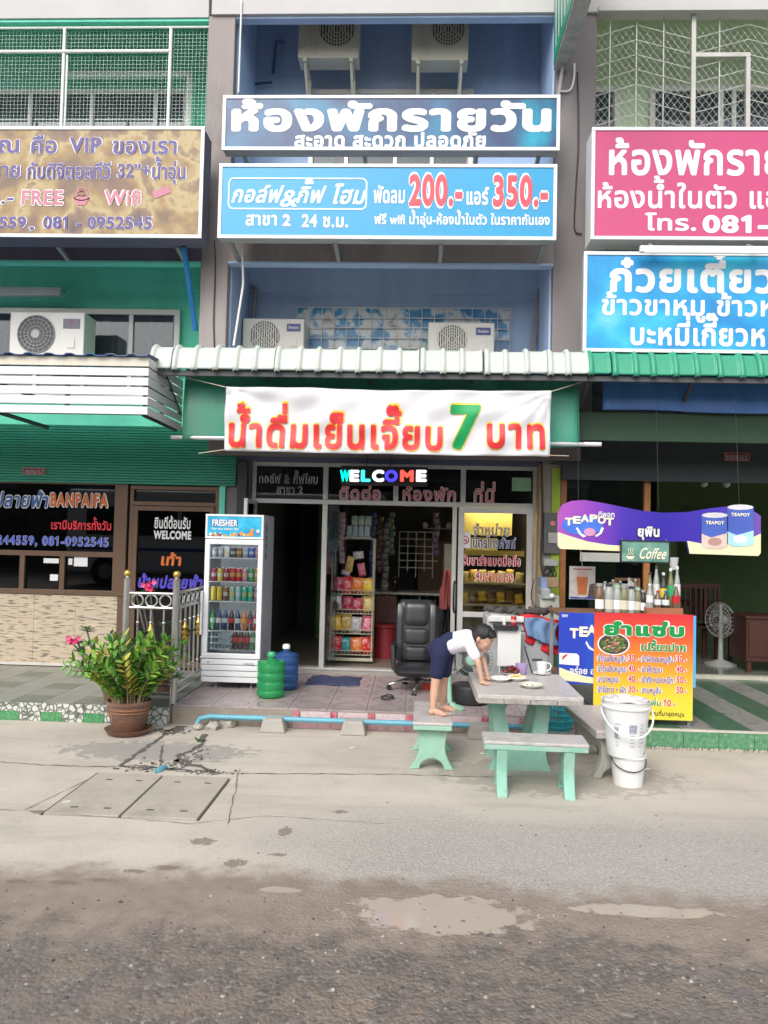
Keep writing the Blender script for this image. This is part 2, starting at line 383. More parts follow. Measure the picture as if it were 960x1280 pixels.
    for cx, cy, rx, ry in [(-1.18, 4.42, .07, .05), (-.93, 4.15, .055, .05), (-.72, 4.28, .05, .025), (-1.27, 4.06, .06, .03), (-1.42, 4.0, .06, .022), (-.74, 4.62, .04, .07), (-2.28, 4.78, .10, .03), (-.45, 4.98, .05, .03), (-1.72, 3.84, .08, .022), (-1.95, 3.83, .07, .02), (-2.2, 3.84, .07, .02), (-1.55, 3.88, .06, .02)]:
        f = ell(cx, cy, rx, ry, 26, 5.5); st = f if st is None else ma('MAXIMUM', st, f)
    col = mixc(ma('MULTIPLY', st, .75), col, (.17, .13, .10))
    # grey wash water stain near the flower pot
    gs = ma('MULTIPLY', ell(-2.05, 6.2, .75, .28), .55); col = mixc(gs, col, (.19, .19, .185))
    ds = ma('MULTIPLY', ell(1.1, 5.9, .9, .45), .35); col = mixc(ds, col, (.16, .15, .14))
    L.new(col, b.inputs['Base Color'])
    r = ma('SUBTRACT', .86, ma('MULTIPLY', mudf, .22)); r = ma('SUBTRACT', r, ma('MULTIPLY', gf, .06)); r = ma('MULTIPLY', r, ma('SUBTRACT', 1, ma('MULTIPLY', pu, .85)))
    L.new(r, b.inputs['Roughness'])
    h = ma('ADD', ma('MULTIPLY', n3, .35), ma('MULTIPLY', n2, .5)); h = ma('ADD', h, ma('MULTIPLY', ma('MULTIPLY', v2.outputs['Distance'], gf), -.9)); h = ma('ADD', h, ma('MULTIPLY', ma('MULTIPLY', pv.outputs['Distance'], gr), -.8))
    h = ma('MULTIPLY', h, ma('SUBTRACT', 1, pu))
    bu = N.new('ShaderNodeBump'); bu.inputs['Strength'].default_value = .55; bu.inputs['Distance'].default_value = .012; L.new(h, bu.inputs['Height']); L.new(bu.outputs[0], b.inputs['Normal'])
    return m
GM = ground_material()
HX0, HX1, HY0, HY1 = -2.29, -1.29, 4.73, 5.60          # drain pit under the concrete lids
g = MB()
xs = [-400, -2.29, -1.29, 400]; ys = [-400, 4.73, 5.60, 400]
for i in range(3):
    for j in range(3):
        if i == 1 and j == 1: continue
        g.add([(xs[i], ys[j], 0), (xs[i+1], ys[j], 0), (xs[i+1], ys[j+1], 0), (xs[i], ys[j+1], 0)], [(0, 1, 2, 3)])
g.add([(HX0,HY0,0),(HX1,HY0,0),(HX1,HY1,0),(HX0,HY1,0),(HX0,HY0,-.2),(HX1,HY0,-.2),(HX1,HY1,-.2),(HX0,HY1,-.2)], [(0,1,5,4),(1,2,6,5),(2,3,7,6),(3,0,4,7),(4,5,6,7)])
g.build('ground', GM, kind='structure', at=(0, 0, 0), fix=False)
LID = M('lid_concrete', (.40, .36, .30), .85, var=.14, scale=5, dirt=(.22, .19, .16), dirt_amt=.3, bump=.3, bscale=50)
for x0, x1, side in ((-2.275, -1.80, 'left'), (-1.785, -1.31, 'right')):
    m = MB(); m.box(x0, x1, 4.75, 5.58, -.1, .006)
    t_ = thing('manhole_slab', side+'-hand concrete drain lid with small lifting slots, set in the cracked ground', 'drain lid', ((x0+x1)/2, 5.16, -.1), 'concrete drain lids')
    m.build('slab', LID, t_, bev=.006)
    for lx in (x0+.12, x1-.14):
        for ly in (4.86, 5.42):
            box('lifting_slot', DGRAY, lx, lx+.045, ly, ly+.018, -.002, .008, t_)
CRK = M('crack_dirt', (.13, .118, .10), .95, var=.4, scale=30, bump=.5, bscale=90)
def crack(pts, wd, jit, seed):
    rn = random.Random(seed); m = MB(); P = []
    for (a, b2) in zip(pts, pts[1:]):
        k = max(2, int((Vector(b2)-Vector(a)).length/.05))
        for i in range(k): P.append(Vector(a).lerp(Vector(b2), i/k))
    P.append(Vector(pts[-1])); L_, R_ = [], []
    for i, p in enumerate(P):
        d = (P[min(i+1, len(P)-1)]-P[max(i-1, 0)]).normalized(); n = Vector((-d.y, d.x)); j = rn.uniform(-jit, jit)
        w_ = wd*rn.uniform(.35, 1.5)
        L_.append((p.x+n.x*(j+w_), p.y+n.y*(j+w_), .004)); R_.append((p.x+n.x*(j-w_), p.y+n.y*(j-w_), .004))
    m.add(L_+R_, [(i, i+1, len(P)+i+1, len(P)+i) for i in range(len(P)-1)]); return m
gz = lambda x, y: (atZ(x, y, 0).x, atZ(x, y, 0).y)
cr = [([gz(0, 953), gz(60, 957), gz(120, 959), gz(180, 957), gz(230, 965), gz(340, 968), gz(480, 968), gz(640, 972)], .0045, .012),
      ([gz(150, 958), gz(175, 940), gz(200, 922), gz(215, 912)], .02, .015), ([gz(215, 962), gz(225, 945), gz(250, 932), gz(258, 918)], .022, .02),
      ([gz(200, 961), gz(202, 945), (gz(203, 932))], .008, .01), ([gz(150, 958), gz(190, 960), gz(270, 966)], .018, .02), ([gz(220, 950), gz(245, 958), gz(270, 966)], .03, .02),
      ([gz(195, 912), gz(215, 916), gz(228, 908)], .05, .02), ([gz(300, 960), gz(285, 1030)], .003, .008), ([gz(0, 1012), gz(60, 1016), gz(240, 1030), gz(330, 1020), gz(480, 1030)], .002, .008), ([gz(30, 1013), gz(110, 975), gz(130, 966)], .0025, .006)]
m = MB()
for i, (p, a, j) in enumerate(cr): c_ = crack(p, a, j, i); m.add(c_.v, c_.f)
m.build('crack_dirt', CRK, kind='stuff', fix=False)
# stray pebbles and grit in the wet foreground: nobody could count them
PEB = [M('pebble_pale', (.38, .36, .33), .6, var=.3, scale=9), M('pebble_brown', (.19, .14, .11), .5, var=.3, scale=9), M('pebble_dark', (.07, .065, .065), .45, var=.3, scale=9)]
rn = random.Random(3); m = MB()
def pebble(m, x, y, r, k):
    m.mat(k); n = 5; a0 = rn.random()*6; h = r*rn.uniform(.4, .8); sx = rn.uniform(.7, 1.4)
    vs = [(x+cos(a0+2*pi*i/n)*r*sx*rn.uniform(.8, 1.2), y+sin(a0+2*pi*i/n)*r*rn.uniform(.8, 1.2), -.001) for i in range(n)]+[(x+cos(a0+2*pi*i/n)*r*sx*.6, y+sin(a0+2*pi*i/n)*r*.6, h) for i in range(n)]
    m.add(vs, [tuple(range(n, 2*n))]+[(i, (i+1) % n, n+(i+1) % n, n+i) for i in range(n)])
for i in range(8000):
    y = 2.3+rn.random()**.9*1.55; x = rn.uniform(-2.4, 2.4)
    if rn.random() > (1.05-(y-2.3)/1.55): continue
    pebble(m, x, y, .0022+.008*rn.random()**4, rn.choices((0, 1, 2), (.14, .56, .3))[0])
for i in range(900):
    y = rn.uniform(3.7, 5.2); x = rn.uniform(-2.6, 3.2)
    if x < -.4 and rn.random() < .75: continue
    pebble(m, x, y, .002+.005*rn.random()**3, rn.choices((0, 1, 2), (.5, .25, .25))[0])
m.build('gravel', PEB, kind='stuff', fix=False)
# ================================================================ PORCH FLOORS
SUBF = M('porch_concrete', (.30, .26, .21), .85, var=.2, dirt=(.16, .13, .1), dirt_amt=.4, bump=.3, bscale=40)
def tilemat(name, kind):
    m, t, b = node_mat(name); N, L = t.nodes, t.links
    tc = N.new('ShaderNodeTexCoord'); P = N.new('ShaderNodeNewGeometry').outputs['Position']
    def ramp(src, *st):
        r = N.new('ShaderNodeValToRGB'); e = r.color_ramp.elements
        e[0].position, e[0].color = st[0][0], list(st[0][1])+[1]; e[1].position, e[1].color = st[-1][0], list(st[-1][1])+[1]
        for p, c in st[1:-1]: q = e.new(p); q.color = list(c)+[1]
        L.new(src, r.inputs[0]); return r.outputs[0]
    def nz(s, d=6): n = N.new('ShaderNodeTexNoise'); n.inputs['Scale'].default_value = s; n.inputs['Detail'].default_value = d; L.new(P, n.inputs[0]); return n.outputs[0]
    def vo(s, feat='DISTANCE_TO_EDGE'): n = N.new('ShaderNodeTexVoronoi'); n.feature = feat; n.inputs['Scale'].default_value = s; L.new(P, n.inputs[0]); return n.outputs['Distance']
    def mix(f, a, c):
        n = N.new('ShaderNodeMix'); n.data_type = 'RGBA'; L.new(f, n.inputs[0]); L.new(a, n.inputs[6]); L.new(c, n.inputs[7]) if not isinstance(c, tuple) else setattr(n.inputs[7], 'default_value', list(c)+[1]); return n.outputs[2]
    rough = .3
    if kind == 'pink':       # ring printed on each tile, speckled pink
        base = ramp(nz(9), (.3, (.31, .25, .25)), (.5, (.42, .34, .34)), (.7, (.35, .31, .30)))
        sp = N.new('ShaderNodeSeparateXYZ'); L.new(tc.outputs['Object'], sp.inputs[0])
        def sq(o):
            q = N.new('ShaderNodeMath'); q.operation = 'POWER'; q.inputs[1].default_value = 2; L.new(o, q.inputs[0]); return q.outputs[0]
        a = N.new('ShaderNodeMath'); a.operation = 'ADD'; L.new(sq(sp.outputs[0]), a.inputs[0]); L.new(sq(sp.outputs[1]), a.inputs[1])
        s2 = N.new('ShaderNodeMath'); s2.operation = 'SQRT'; L.new(a.outputs[0], s2.inputs[0])
        f = ramp(s2.outputs[0], (.123, (0,0,0)), (.132, (1,1,1)), (.142, (1,1,1)), (.151, (0,0,0)))
        n5 = ramp(nz(30), (.42, (0,0,0)), (.55, (1,1,1)))
        mm = N.new('ShaderNodeMath'); mm.operation = 'MULTIPLY'; L.new(f, mm.inputs[0]); L.new(n5, mm.inputs[1])
        col = mix(mm.outputs[0], base, (.16, .11, .11))
        dd = ramp(nz(1.7, 9), (.45, (0,0,0)), (.7, (.6,.6,.6))); col = mix(dd, col, (.22, .19, .17)); rough = .35
    elif kind == 'pinkface': col = ramp(nz(14), (.3, (.50, .34, .36)), (.5, (.58, .48, .48)), (.64, (.52, .36, .38)), (.74, (.42, .15, .19)))
    elif kind == 'lowface': col = ramp(nz(11), (.3, (.46, .22, .24)), (.55, (.52, .33, .34)), (.7, (.36, .27, .25)))
    elif kind == 'redsq': col = ramp(nz(30), (.35, (.45, .06, .10)), (.65, (.55, .25, .27)))
    elif kind == 'palegreen': col = ramp(nz(7), (.3, (.27, .285, .265)), (.7, (.20, .215, .20)))
    elif kind == 'darkgreen': col = ramp(nz(9), (.3, (.10, .135, .11)), (.7, (.15, .18, .15)))
    elif kind == 'marble': col = ramp(nz(12), (.35, (.15, .155, .14)), (.5, (.30, .295, .27)), (.7, (.22, .22, .20)))
    elif kind == 'green': col = ramp(nz(8), (.3, (.05, .12, .07)), (.7, (.08, .16, .10)))
    elif kind == 'pebble': col = ramp(vo(20), (0, (.10, .12, .10)), (.06, (.16, .17, .15)), (.14, (.56, .56, .52)), (1, (.68, .67, .63))); 
    elif kind == 'greensq': col = ramp(nz(60), (.3, (.02, .16, .06)), (.7, (.14, .36, .16)))
    elif kind == 'greenface': col = ramp(nz(28), (.35, (.06, .20, .10)), (.6, (.12, .28, .16)), (.75, (.30, .38, .28)))
    L.new(col, b.inputs['Base Color']); b.inputs['Roughness'].default_value = rough; b.inputs['Specular IOR Level'].default_value = .45
    return m
TM = {k: tilemat('tile_'+k, k) for k in ('pink', 'lowface', 'pinkface', 'redsq', 'palegreen', 'darkgreen', 'marble', 'green', 'pebble', 'greensq', 'greenface')}
TCACHE = {}
def tile(parent, mk, x, y, z, sx, sy, sz, name='tile'):
    """a thin slab with its centre at x,y,z; alike tiles share their mesh"""
    k = (mk, sx, sy, sz)
    if k not in TCACHE:
        me = bpy.data.meshes.new(name); b = .0035; X, Y, Z = sx/2, sy/2, sz/2
        mb = MB(); mb.box(-X, X, -Y, Y, -Z, Z); me.from_pydata(mb.v, [], mb.f)
        bm = bmesh.new(); bm.from_mesh(me); bmesh.ops.recalc_face_normals(bm, faces=bm.faces); bm.to_mesh(me); bm.free()
        me.materials.append(TM[mk] if isinstance(mk, str) else mk); TCACHE[k] = me
    o = bpy.data.objects.new(name, TCACHE[k]); COL.objects.link(o); o.parent = parent; o.location = Vector((x, y, z)) - wloc(parent)
    return o
PX0, PX1 = -2.22, 1.48                      # the middle porch
fl = box('porch_floor', SUBF, PX0, PX1+.25, 7.10, 9.24, 0, .158, kind='structure')
nx = 11; sx = (PX1+.25-PX0)/nx
for i in range(nx):
    for j in range(6):
        dz = random.uniform(-.0006, .0006)
        tile(fl, 'pink', PX0+sx*(i+.5), 7.12+.35*(j+.5), .165+dz, round(sx-.005, 3), .345, .012)
for i in range(8):                          # pink riser tiles start where the bare concrete ends
    x = -1.09+.345*i
    tile(fl, 'redsq', x+.03, 7.091, .122, .055, .012, .07); tile(fl, 'pinkface', x+.205, 7.091, .122, .275, .012, .07)
    if i not in (4,): tile(fl, 'lowface', x+.17, 7.093, .040, .34, .012, .072)
box('sill_step', M('sill_concrete', (.33, .31, .28), .8, var=.2, dirt=(.15, .13, .12), dirt_amt=.4, bump=.2), -1.98, 1.42, 9.0, 9.235, .16, .205, fl)
lf = box('left_porch_floor', SUBF, -8.2, -2.23, 7.05, 9.0, 0, .160, kind='structure')
for i in range(20):
    for j in range(6):
        dk = (i % 2 == 0 and j % 2 == 0)
        tile(lf, 'darkgreen' if dk else 'palegreen', -2.23-.3*(i+.5), 7.055+.3*(j+.5), .167+random.uniform(-.0006, .0006), .295, .295, .012)
for i in range(30):
    x = -2.23-.2*(i+.5)
    tile(lf, 'pebble', x, 7.043, .127, .196, .012, .078)
    tile(lf, 'greensq' if i % 2 == 1 else 'pebble', x, 7.043, .044, .196, .012, .084)
rf = box('right_porch_floor', SUBF, 1.74, 7.5, 6.80, 9.6, 0, .158, kind='structure')
for i in range(19):
    for j in range(9):
        tile(rf, 'marble' if i % 2 == 0 else 'green', 1.74+.3*(i+.5), 6.81+.3*(j+.5), .165+random.uniform(-.0006, .0006), .295, .295, .012)
    tile(rf, 'greenface', 1.74+.3*(i+.5), 6.793, .085, .296, .012, .14)
box('edge_trim', M('cream_trim', (.52, .50, .42), .5), 1.74, 7.5, 6.782, 6.812, .157, .174, rf)
m = MB(); rn = random.Random(5)
for i in range(240): x = 1.76+i*.024; m.ball((x, 6.775+rn.uniform(-.012, .012), .008), rn.uniform(.010, .018), 5, 3)
m.build('pebble_edging', M('shell_edging', (.46, .38, .32), .8, var=.3, scale=30), rf, kind='stuff')
box('wall_base', M('white_skirting', (.60, .58, .54), .6), -8.2, -3.4, 8.975, 9.0, .172, .20, lf)
# ================================================================ MIDDLE SHOPHOUSE
WX0, WX1 = -2.12, 1.42
mid = thing('shophouse', 'blue shophouse in the middle with mauve pillar, guest rooms above and an open glass shopfront', 'building', (-.3, 9, 0))
box('upper_wall', BLUEW, WX0, WX1, 9.3, 9.4, 2.96, 8.3, mid)
box('side_wall', BLUEW, WX0-.001, WX0+.02, 8.37, 9.3, 2.96, 8.3, mid); box('side_wall', BLUEW, WX1-.02, WX1+.001, 8.37, 9.3, 2.96, 8.3, mid)
box('ceiling', BLUEW, WX0, WX1, 8.36, 9.3, 5.24, 5.30, mid); box('ceiling', BLUEW, WX0, WX1, 8.36, 9.3, 8.3, 8.4, mid)
box('beam', BEAM, WX0-.26, WX1+.43, 8.22, 8.36, 7.52, 8.6, mid)
box('beam', PIL, WX0, WX1, 8.24, 8.36, 4.76, 5.3, mid)
box('beam_lip', BLUEW, WX0, WX1, 8.235, 8.365, 4.735, 4.758, mid); box('beam_lip', BLUEW, WX0, WX1, 8.26, 8.365, 7.495, 7.518, mid)
box('wall_ledge', BLUEW, WX0+.02, WX1-.02, 9.24, 9.30, 4.74, 5.24, mid)
box('pillar', PIL, -2.42, -2.12, 8.25, 8.75, 2.86, 7.52, mid, bev=.01)
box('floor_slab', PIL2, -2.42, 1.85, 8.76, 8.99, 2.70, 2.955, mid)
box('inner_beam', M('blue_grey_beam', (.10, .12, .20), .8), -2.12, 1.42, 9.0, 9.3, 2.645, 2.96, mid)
# upper windows (storey three) just above the sign
def window(parent, mat, x0, x1, z0, z1, y, vs, w=.05, pane=CURT, gl=GLSM, hs=()):
    m = MB(); frame(m, x0, x1, z0, z1, y, w, .07, vs, hs, w*.8); f = m.build('window', mat, parent, bev=.004)
    xx = [x0+w]+list(vs)+[x1-w]
    for a, b_ in zip(xx, xx[1:]):
        box('pane', gl, a+.02, b_-.02, y+.03, y+.036, z0+w, z1-w, f)
    if pane:
        m = MB(); n = int((x1-x0)/.035)
        m.grid(lambda u, v: (x0+w+(x1-x0-2*w)*u, y+.055+.008*sin(u*n*2.1)+.004*sin(u*n*5), z0+w+(z1-z0-2*w)*v), n*2, 1)
        m.build('curtain', pane, f, smooth=True, fix=False)
    return f
window(mid, ALU, -1.42, .60, 6.2, 7.27, 9.22, (-.95, -.35, .1), .06)
# mosaic window of blue glass with white mesh behind the lower air conditioners
MOS = print_mat('blue_painted_glass', [(.3, (.02, .16, .36)), (.44, (.05, .26, .48)), (.52, (.56, .62, .66)), (.6, (.62, .60, .56)), (.72, (.12, .12, .14))], 5, .25, world=True)
x0, x1, z0, z1 = rect(371, 385, 637, 450, 9.25)
mw = thing('mesh_window', 'blue patterned glass window behind a white wire grid, above the cream tile roof', 'window', ((x0+x1)/2, 9.25, z0))
nxp, nzp = 17, 5
for i in range(nxp):
    for j in range(nzp):
        a = x0+(x1-x0)*i/nxp; c = z0+(z1-z0)*j/nzp
        tile(mw, MOS, a+(x1-x0)/nxp/2, 9.27+random.uniform(-.003, .003), c+(z1-z0)/nzp/2, round((x1-x0)/nxp-.004, 4), .008, round((z1-z0)/nzp-.004, 4), 'glass_square')
m = MB()
for i in range(nxp+1): a = x0+(x1-x0)*i/nxp; m.tube([(a, 9.235, z0), (a+random.uniform(-.006, .006), 9.232, z1+.004)], .0055, 5)
for j in range(nzp+1): c = z0+(z1-z0)*j/nzp; m.tube([(x0, 9.228, c-.01), (0, 9.226, c+random.uniform(-.01, .02)), (x1, 9.228, c)], .0055, 5)
m.build('wire_grid', WHT, mw)
# shopfront: aluminium frame, transom lights, doors
sf = MB(); FY = 9.1
T0, T1 = 2.21, 2.60
mull = [-1.085, -.51+.02, .43]
X0, X1 = -1.92, 1.37
sf.box(X0, X1, FY, FY+.07, T1, T1+.06); sf.box(X0, X1, FY, FY+.07, T0-.055, T0)
sf.box(X0-.05, X0, FY, FY+.07, .205, T1+.06); sf.box(X1, X1+.07, FY, FY+.07, .205, T1+.06)
MA, MBx = atY(495, 605, 9.12).x, atY(579, 605, 9.12).x
for v in (-1.085, MA, MBx): sf.box(v-.03, v+.03, FY+.001, FY+.069, T0, T1)
sf.box(-1.115, -1.055, FY+.001, FY+.069, .205, T0-.055)
sf.box(.43, .48, FY+.001, FY+.069, .205, T0-.055)
fr_ = sf.build('shopfront_frame', ALU, mid, bev=.004)
panes = []
for a, c in ((X0, -1.115), (-1.055, MA-.03), (MA+.03, MBx-.03), (MBx+.03, X1)):
    panes.append(box('transom_pane', GLSD, a, c, FY+.03, FY+.036, T0, T1, mid))
box('threshold_rail', ALU, -1.9, 1.36, 9.08, 9.2, .205, .225, mid)
# side shelf glass behind the mullion: the snack window pane
box('fixed_pane', glass('hazy_glass', (.62, .66, .67), .9), -1.04, -.92, FY+.03, FY+.036, .25, 2.15, mid)
# interior shell
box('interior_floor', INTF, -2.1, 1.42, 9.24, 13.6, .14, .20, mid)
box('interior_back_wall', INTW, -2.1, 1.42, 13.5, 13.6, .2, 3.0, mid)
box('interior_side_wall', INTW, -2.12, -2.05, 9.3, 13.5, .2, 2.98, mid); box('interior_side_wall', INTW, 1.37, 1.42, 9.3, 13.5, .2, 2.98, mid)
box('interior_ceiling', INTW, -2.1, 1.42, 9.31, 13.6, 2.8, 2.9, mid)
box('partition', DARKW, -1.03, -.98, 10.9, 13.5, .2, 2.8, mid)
box('lower_pillar', PIL2, -2.33, -1.98, 9.02, 9.3, .16, 2.64, mid)
box('corner_post', DARKW, -2.10, -1.99, 8.90, 9.015, .17, 2.62, mid)
box('green_door_strip', M('dull_green_panel', (.12, .30, .06), .6), -1.53, -1.41, 12.0, 12.04, .2, 2.6, mid)
def sharp_text(parent, s, *a, out=None, **k):
    """letters with a paler outline lying just behind them"""
    if out: 
        k2 = dict(k); k2['off'] = k.get('off', .02)+.035; k2['zoff'] = k.get('zoff', 0)
        text(s, *a, out, parent, name='lettering_outline', **k2)
    k['zoff'] = k.get('zoff', 0)+.0022
    return text(s, *a, MT, parent, **k)
TXW = M('lettering_white', (.74, .75, .74), .5, var=.04); TXG = M('lettering_grey', (.68, .67, .66), .5, var=.05); TXK = M('lettering_dark', (.02, .022, .03), .5)
TXR = M('lettering_red', (.55, .02, .03), .5, var=.1); TXP = M('lettering_pink_red', (.72, .22, .25), .5, var=.1); TXB = M('lettering_blue', (.03, .06, .45), .5, var=.1)
TXN = M('lettering_navy', (.03, .03, .16), .5); TXV = M('lettering_purple', (.085, .06, .24), .5, var=.1); TXGR = M('lettering_green', (.0, .30, .08), .5, var=.1); TXO = M('lettering_orange', (.60, .14, .02), .5); TXY = M('lettering_yellow', (.85, .60, .05), .5)
def T2(parent, s, px0, px1, py, cap, Y, mat, out=None, off=.02, grow=.03, **k):
    if out: text(s, px0-1, px1+1, py, cap, Y, out, parent, off=off+grow, name='lettering_outline', **k)
    return text(s, px0, px1, py, cap, Y, mat, parent, off=off, zoff=.0022 if out else 0, **k)
T2(panes[0], 'กอล์ฟ & กิ๊ฟโฮม', 325, 396, 603, 8, FY+.028, TXK, TXG, off=.01)
T2(panes[0], 'สาขา 2', 347, 377, 616, 7, FY+.028, TXK, TXG, off=.01)
T2(panes[1], 'ติดต่อ', 425, 475, 624, 12, FY+.028, TXP, TXG, off=.02)
T2(panes[2], 'ห้องพัก', 504, 569, 625, 12, FY+.028, TXP, TXG, off=.02)
T2(panes[3], 'ที่นี่', 593, 618, 628, 13, FY+.028, TXP, TXG, off=.02)
x0, x1, z0, z1 = rect(640, 597, 664, 614, FY-.01); 
box('notice', M('pale_green_paper', (.30, .55, .33), .7), x0, x1, FY-.008, FY-.004, z0, z1, panes[3])
# sliding glass door with stickers
gd = MB(); gx0, gx1 = .50, 1.36
frame(gd, gx0, gx1, .23, 2.15, 9.02, .065, .05, (), (.90,), .06)
door = gd.build('door', ALU, mid, bev=.004)
box('pane', glass('warm_glass', (.75, .74, .62), 1.0), gx0+.065, gx1-.065, 9.045, 9.051, .93, 2.085, door); box('pane', GLSM, gx0+.065, gx1-.065, 9.045, 9.051, .295, .87, door)
MB().tube([(.465, 9.0, .92), (.455, 8.96, .96), (.452, 8.95, 1.1), (.455, 8.96, 1.24), (.465, 9.0, 1.28)], .012).build('handle', BLK, door, smooth=True)
DY = 9.04
T2(door, 'จำหน่าย', 592, 636, 669, 10, DY, M('lettering_tan', (.30, .22, .14), .5), TXG, off=.01)
T2(door, 'บัตรโทรศัพท์', 591, 644, 684, 9, DY, TXN, TXW, off=.02, grow=.04)
T2(door, 'รับชาร์จแบตมือถือ', 579, 650, 706, 9, DY, TXR, TXW, off=.02)
T2(door, 'รับฝากของ', 594, 641, 726, 9, DY, M('lettering_red_orange', (.60, .10, .03), .5), TXW, off=.02)
x0, x1, z0, z1 = rect(574, 665, 588, 685, DY)
st = box('sticker', TXW, x0, x1, DY-.004, DY-.001, z0, z1, door)
m = MB(); c = Vector(((x0+x1)/2, DY-.006, (z0+z1)/2+.0)); 
for r0 in (0,):
    n = 24
    for i in range(n):
        a, b_ = 2*pi*i/n, 2*pi*(i+1)/n
        m.add([(c.x+.05*cos(a), c.y, c.z+.05*sin(a)), (c.x+.05*cos(b_), c.y, c.z+.05*sin(b_)), (c.x+.038*cos(b_), c.y, c.z+.038*sin(b_)), (c.x+.038*cos(a), c.y, c.z+.038*sin(a))], [(0, 1, 2, 3)])
m.add([(c.x-.035, c.y-.001, c.z+.025), (c.x-.025, c.y-.001, c.z+.035), (c.x+.035, c.y-.001, c.z-.025), (c.x+.025, c.y-.001, c.z-.035)], [(0, 1, 2, 3)])
m.add([(c.x-.03, c.y, c.z-.006), (c.x+.03, c.y, c.z-.006), (c.x+.03, c.y, c.z+.006), (c.x-.03, c.y, c.z+.006)], [(0, 1, 2, 3)])
m.build('no_smoking_mark', TXR, door, fix=False)
# opened swing leaf next to the fridge
ol = MB()
for a, c in ((8.53, 8.58), (9.02, 9.07)): ol.box(-1.93, -1.89, a, c, .24, 2.18)
for c in (.24, 2.13, 1.1): ol.box(-1.93, -1.89, 8.58, 9.02, c, c+.05)
od = ol.build('open_door', ALU, mid, bev=.003); box('pane', GLSM, -1.913, -1.907, 8.58, 9.02, .29, 2.13, od)
# ================================================================ LEFT SHOPHOUSE
left = thing('shophouse', 'teal green shophouse at the left with brown framed tinted windows and a tiled base wall', 'building', (-5, 9, 0))
LX0, LX1 = -8.2, -2.42
box('upper_wall', TEAL, LX0, LX1+.02, 9.3, 9.4, 2.96, 8.3, left)
box('side_wall', TEAL, LX1-.02, LX1-.001, 8.37, 9.3, 2.96, 8.3, left)
box('ceiling', TEAL, LX0, LX1-.021, 8.36, 9.29, 5.24, 5.30, left); box('ceiling', TEAL, LX0, LX1-.021, 8.36, 9.29, 8.3, 8.4, left)
box('beam', BEAM, LX0, LX1+.0, 8.24, 8.36, 7.50, 8.6, left)
box('beam', M('mauve_beam', (.13, .12, .16), .8, var=.15), LX0, LX1-.003, 8.26, 8.36, 4.76, 5.3, left)
box('beam_lip', TEAL, LX0, LX1-.003, 8.25, 8.365, 4.73, 4.758, left); box('beam_lip', TEAL, LX0, LX1-.003, 8.26, 8.365, 7.47, 7.498, left)
box('wall_ledge', TEAL, LX0, LX1-.021, 9.245, 9.297, 4.76, 5.235, left)
box('floor_slab', TEAL, LX0, LX1-.003, 8.995, 9.29, 2.68, 2.955, left)
# ribbed metal panel over the shop window
m = MB(); zt, zb = rect(0, 530, 100, 603, 8.95)[3], rect(0, 530, 100, 603, 8.95)[2]
prof = [(8.99, zt)]; z = zt; n = 22
for i in range(n):
    a = zt-(zt-zb)*i/n; h = (zt-zb)/n
    prof += [(8.95, a-h*.15), (8.95, a-h*.8), (8.962, a-h*.9)]
prof.append((8.99, zb))
m.prism(prof, LX0, -2.13, 'X'); m.build('ribbed_panel', M('teal_sheet_metal', (.02, .26, .17), .45, .0, var=.12, dirt=(.02, .17, .12), dirt_amt=.2), left)
# upper windows
x0, x1, z0, z1 = rect(0, 112, 238, 175, 9.24)
window(left, ALU, x0-1.6, x1-.02, z0-.75, z1, 9.22, [rect(a, 112, a+1, 160, 9.24)[0] for a in (38, 115, 195)], .06)
x0, x1, z0, z1 = rect(0, 386, 225, 440, 9.24)
window(left, ALU, x0-1.6, x1, z0-.6, z1, 9.22, [rect(a, 400, a+1, 430, 9.24)[0] for a in (46, 106, 164)], .07)
m = MB(); a, b_ = atY(82, 93, 9.12), atY(238, 98, 9.12); m.tube([(a.x, 9.12, a.z), (b_.x, 9.12, a.z), (b_.x, 9.12, a.z-.1), (b_.x, 9.12, 5.2)], .05, 10)
tag(m.build('wall_pipe', WHT, smooth=True), 'fat white pipe running along the teal wall above the top window', 'pipe')
# wire screen of the upper left balcony
scr = thing('wire_screen', 'fine square wire screen with white tube frame across the teal upper balcony', 'screen', (-3.8, 8.3, 5.6))
X80, X213 = rect(79, 30, 82, 158, 8.3)[0], rect(212, 30, 216, 158, 8.3)[0]
z65 = atY(140, 65, 8.3).z; zt = 7.42
m = MB(); 
for x in (X80-1.28, X80, X213): m.tube([(x, 8.3, 5.3), (x, 8.3, zt)], .02, 8)
m.tube([(LX0, 8.29, z65), (X213, 8.29, z65)], .02, 8); m.tube([(LX0, 8.29, zt), (LX1, 8.29, zt)], .012, 6); m.tube([(X80+.05, 8.28, z65-.05), (X80+.05, 8.28, 5.4)], .012, 6)
m.build('frame', WHT, scr)
m = MB(); WIRE = M('wire_grey', (.58, .64, .62), .5, .3); x = -5.3
while x < LX1-.01: m.bar((x, 8.32, 5.3), (x, 8.32, zt), .0015); x += .042
z = 5.3
while z < zt: m.bar((-5.3, 8.326, z), (LX1, 8.326, z), .0015); z += .042
m.build('wire_mesh', WIRE, scr, kind='stuff')
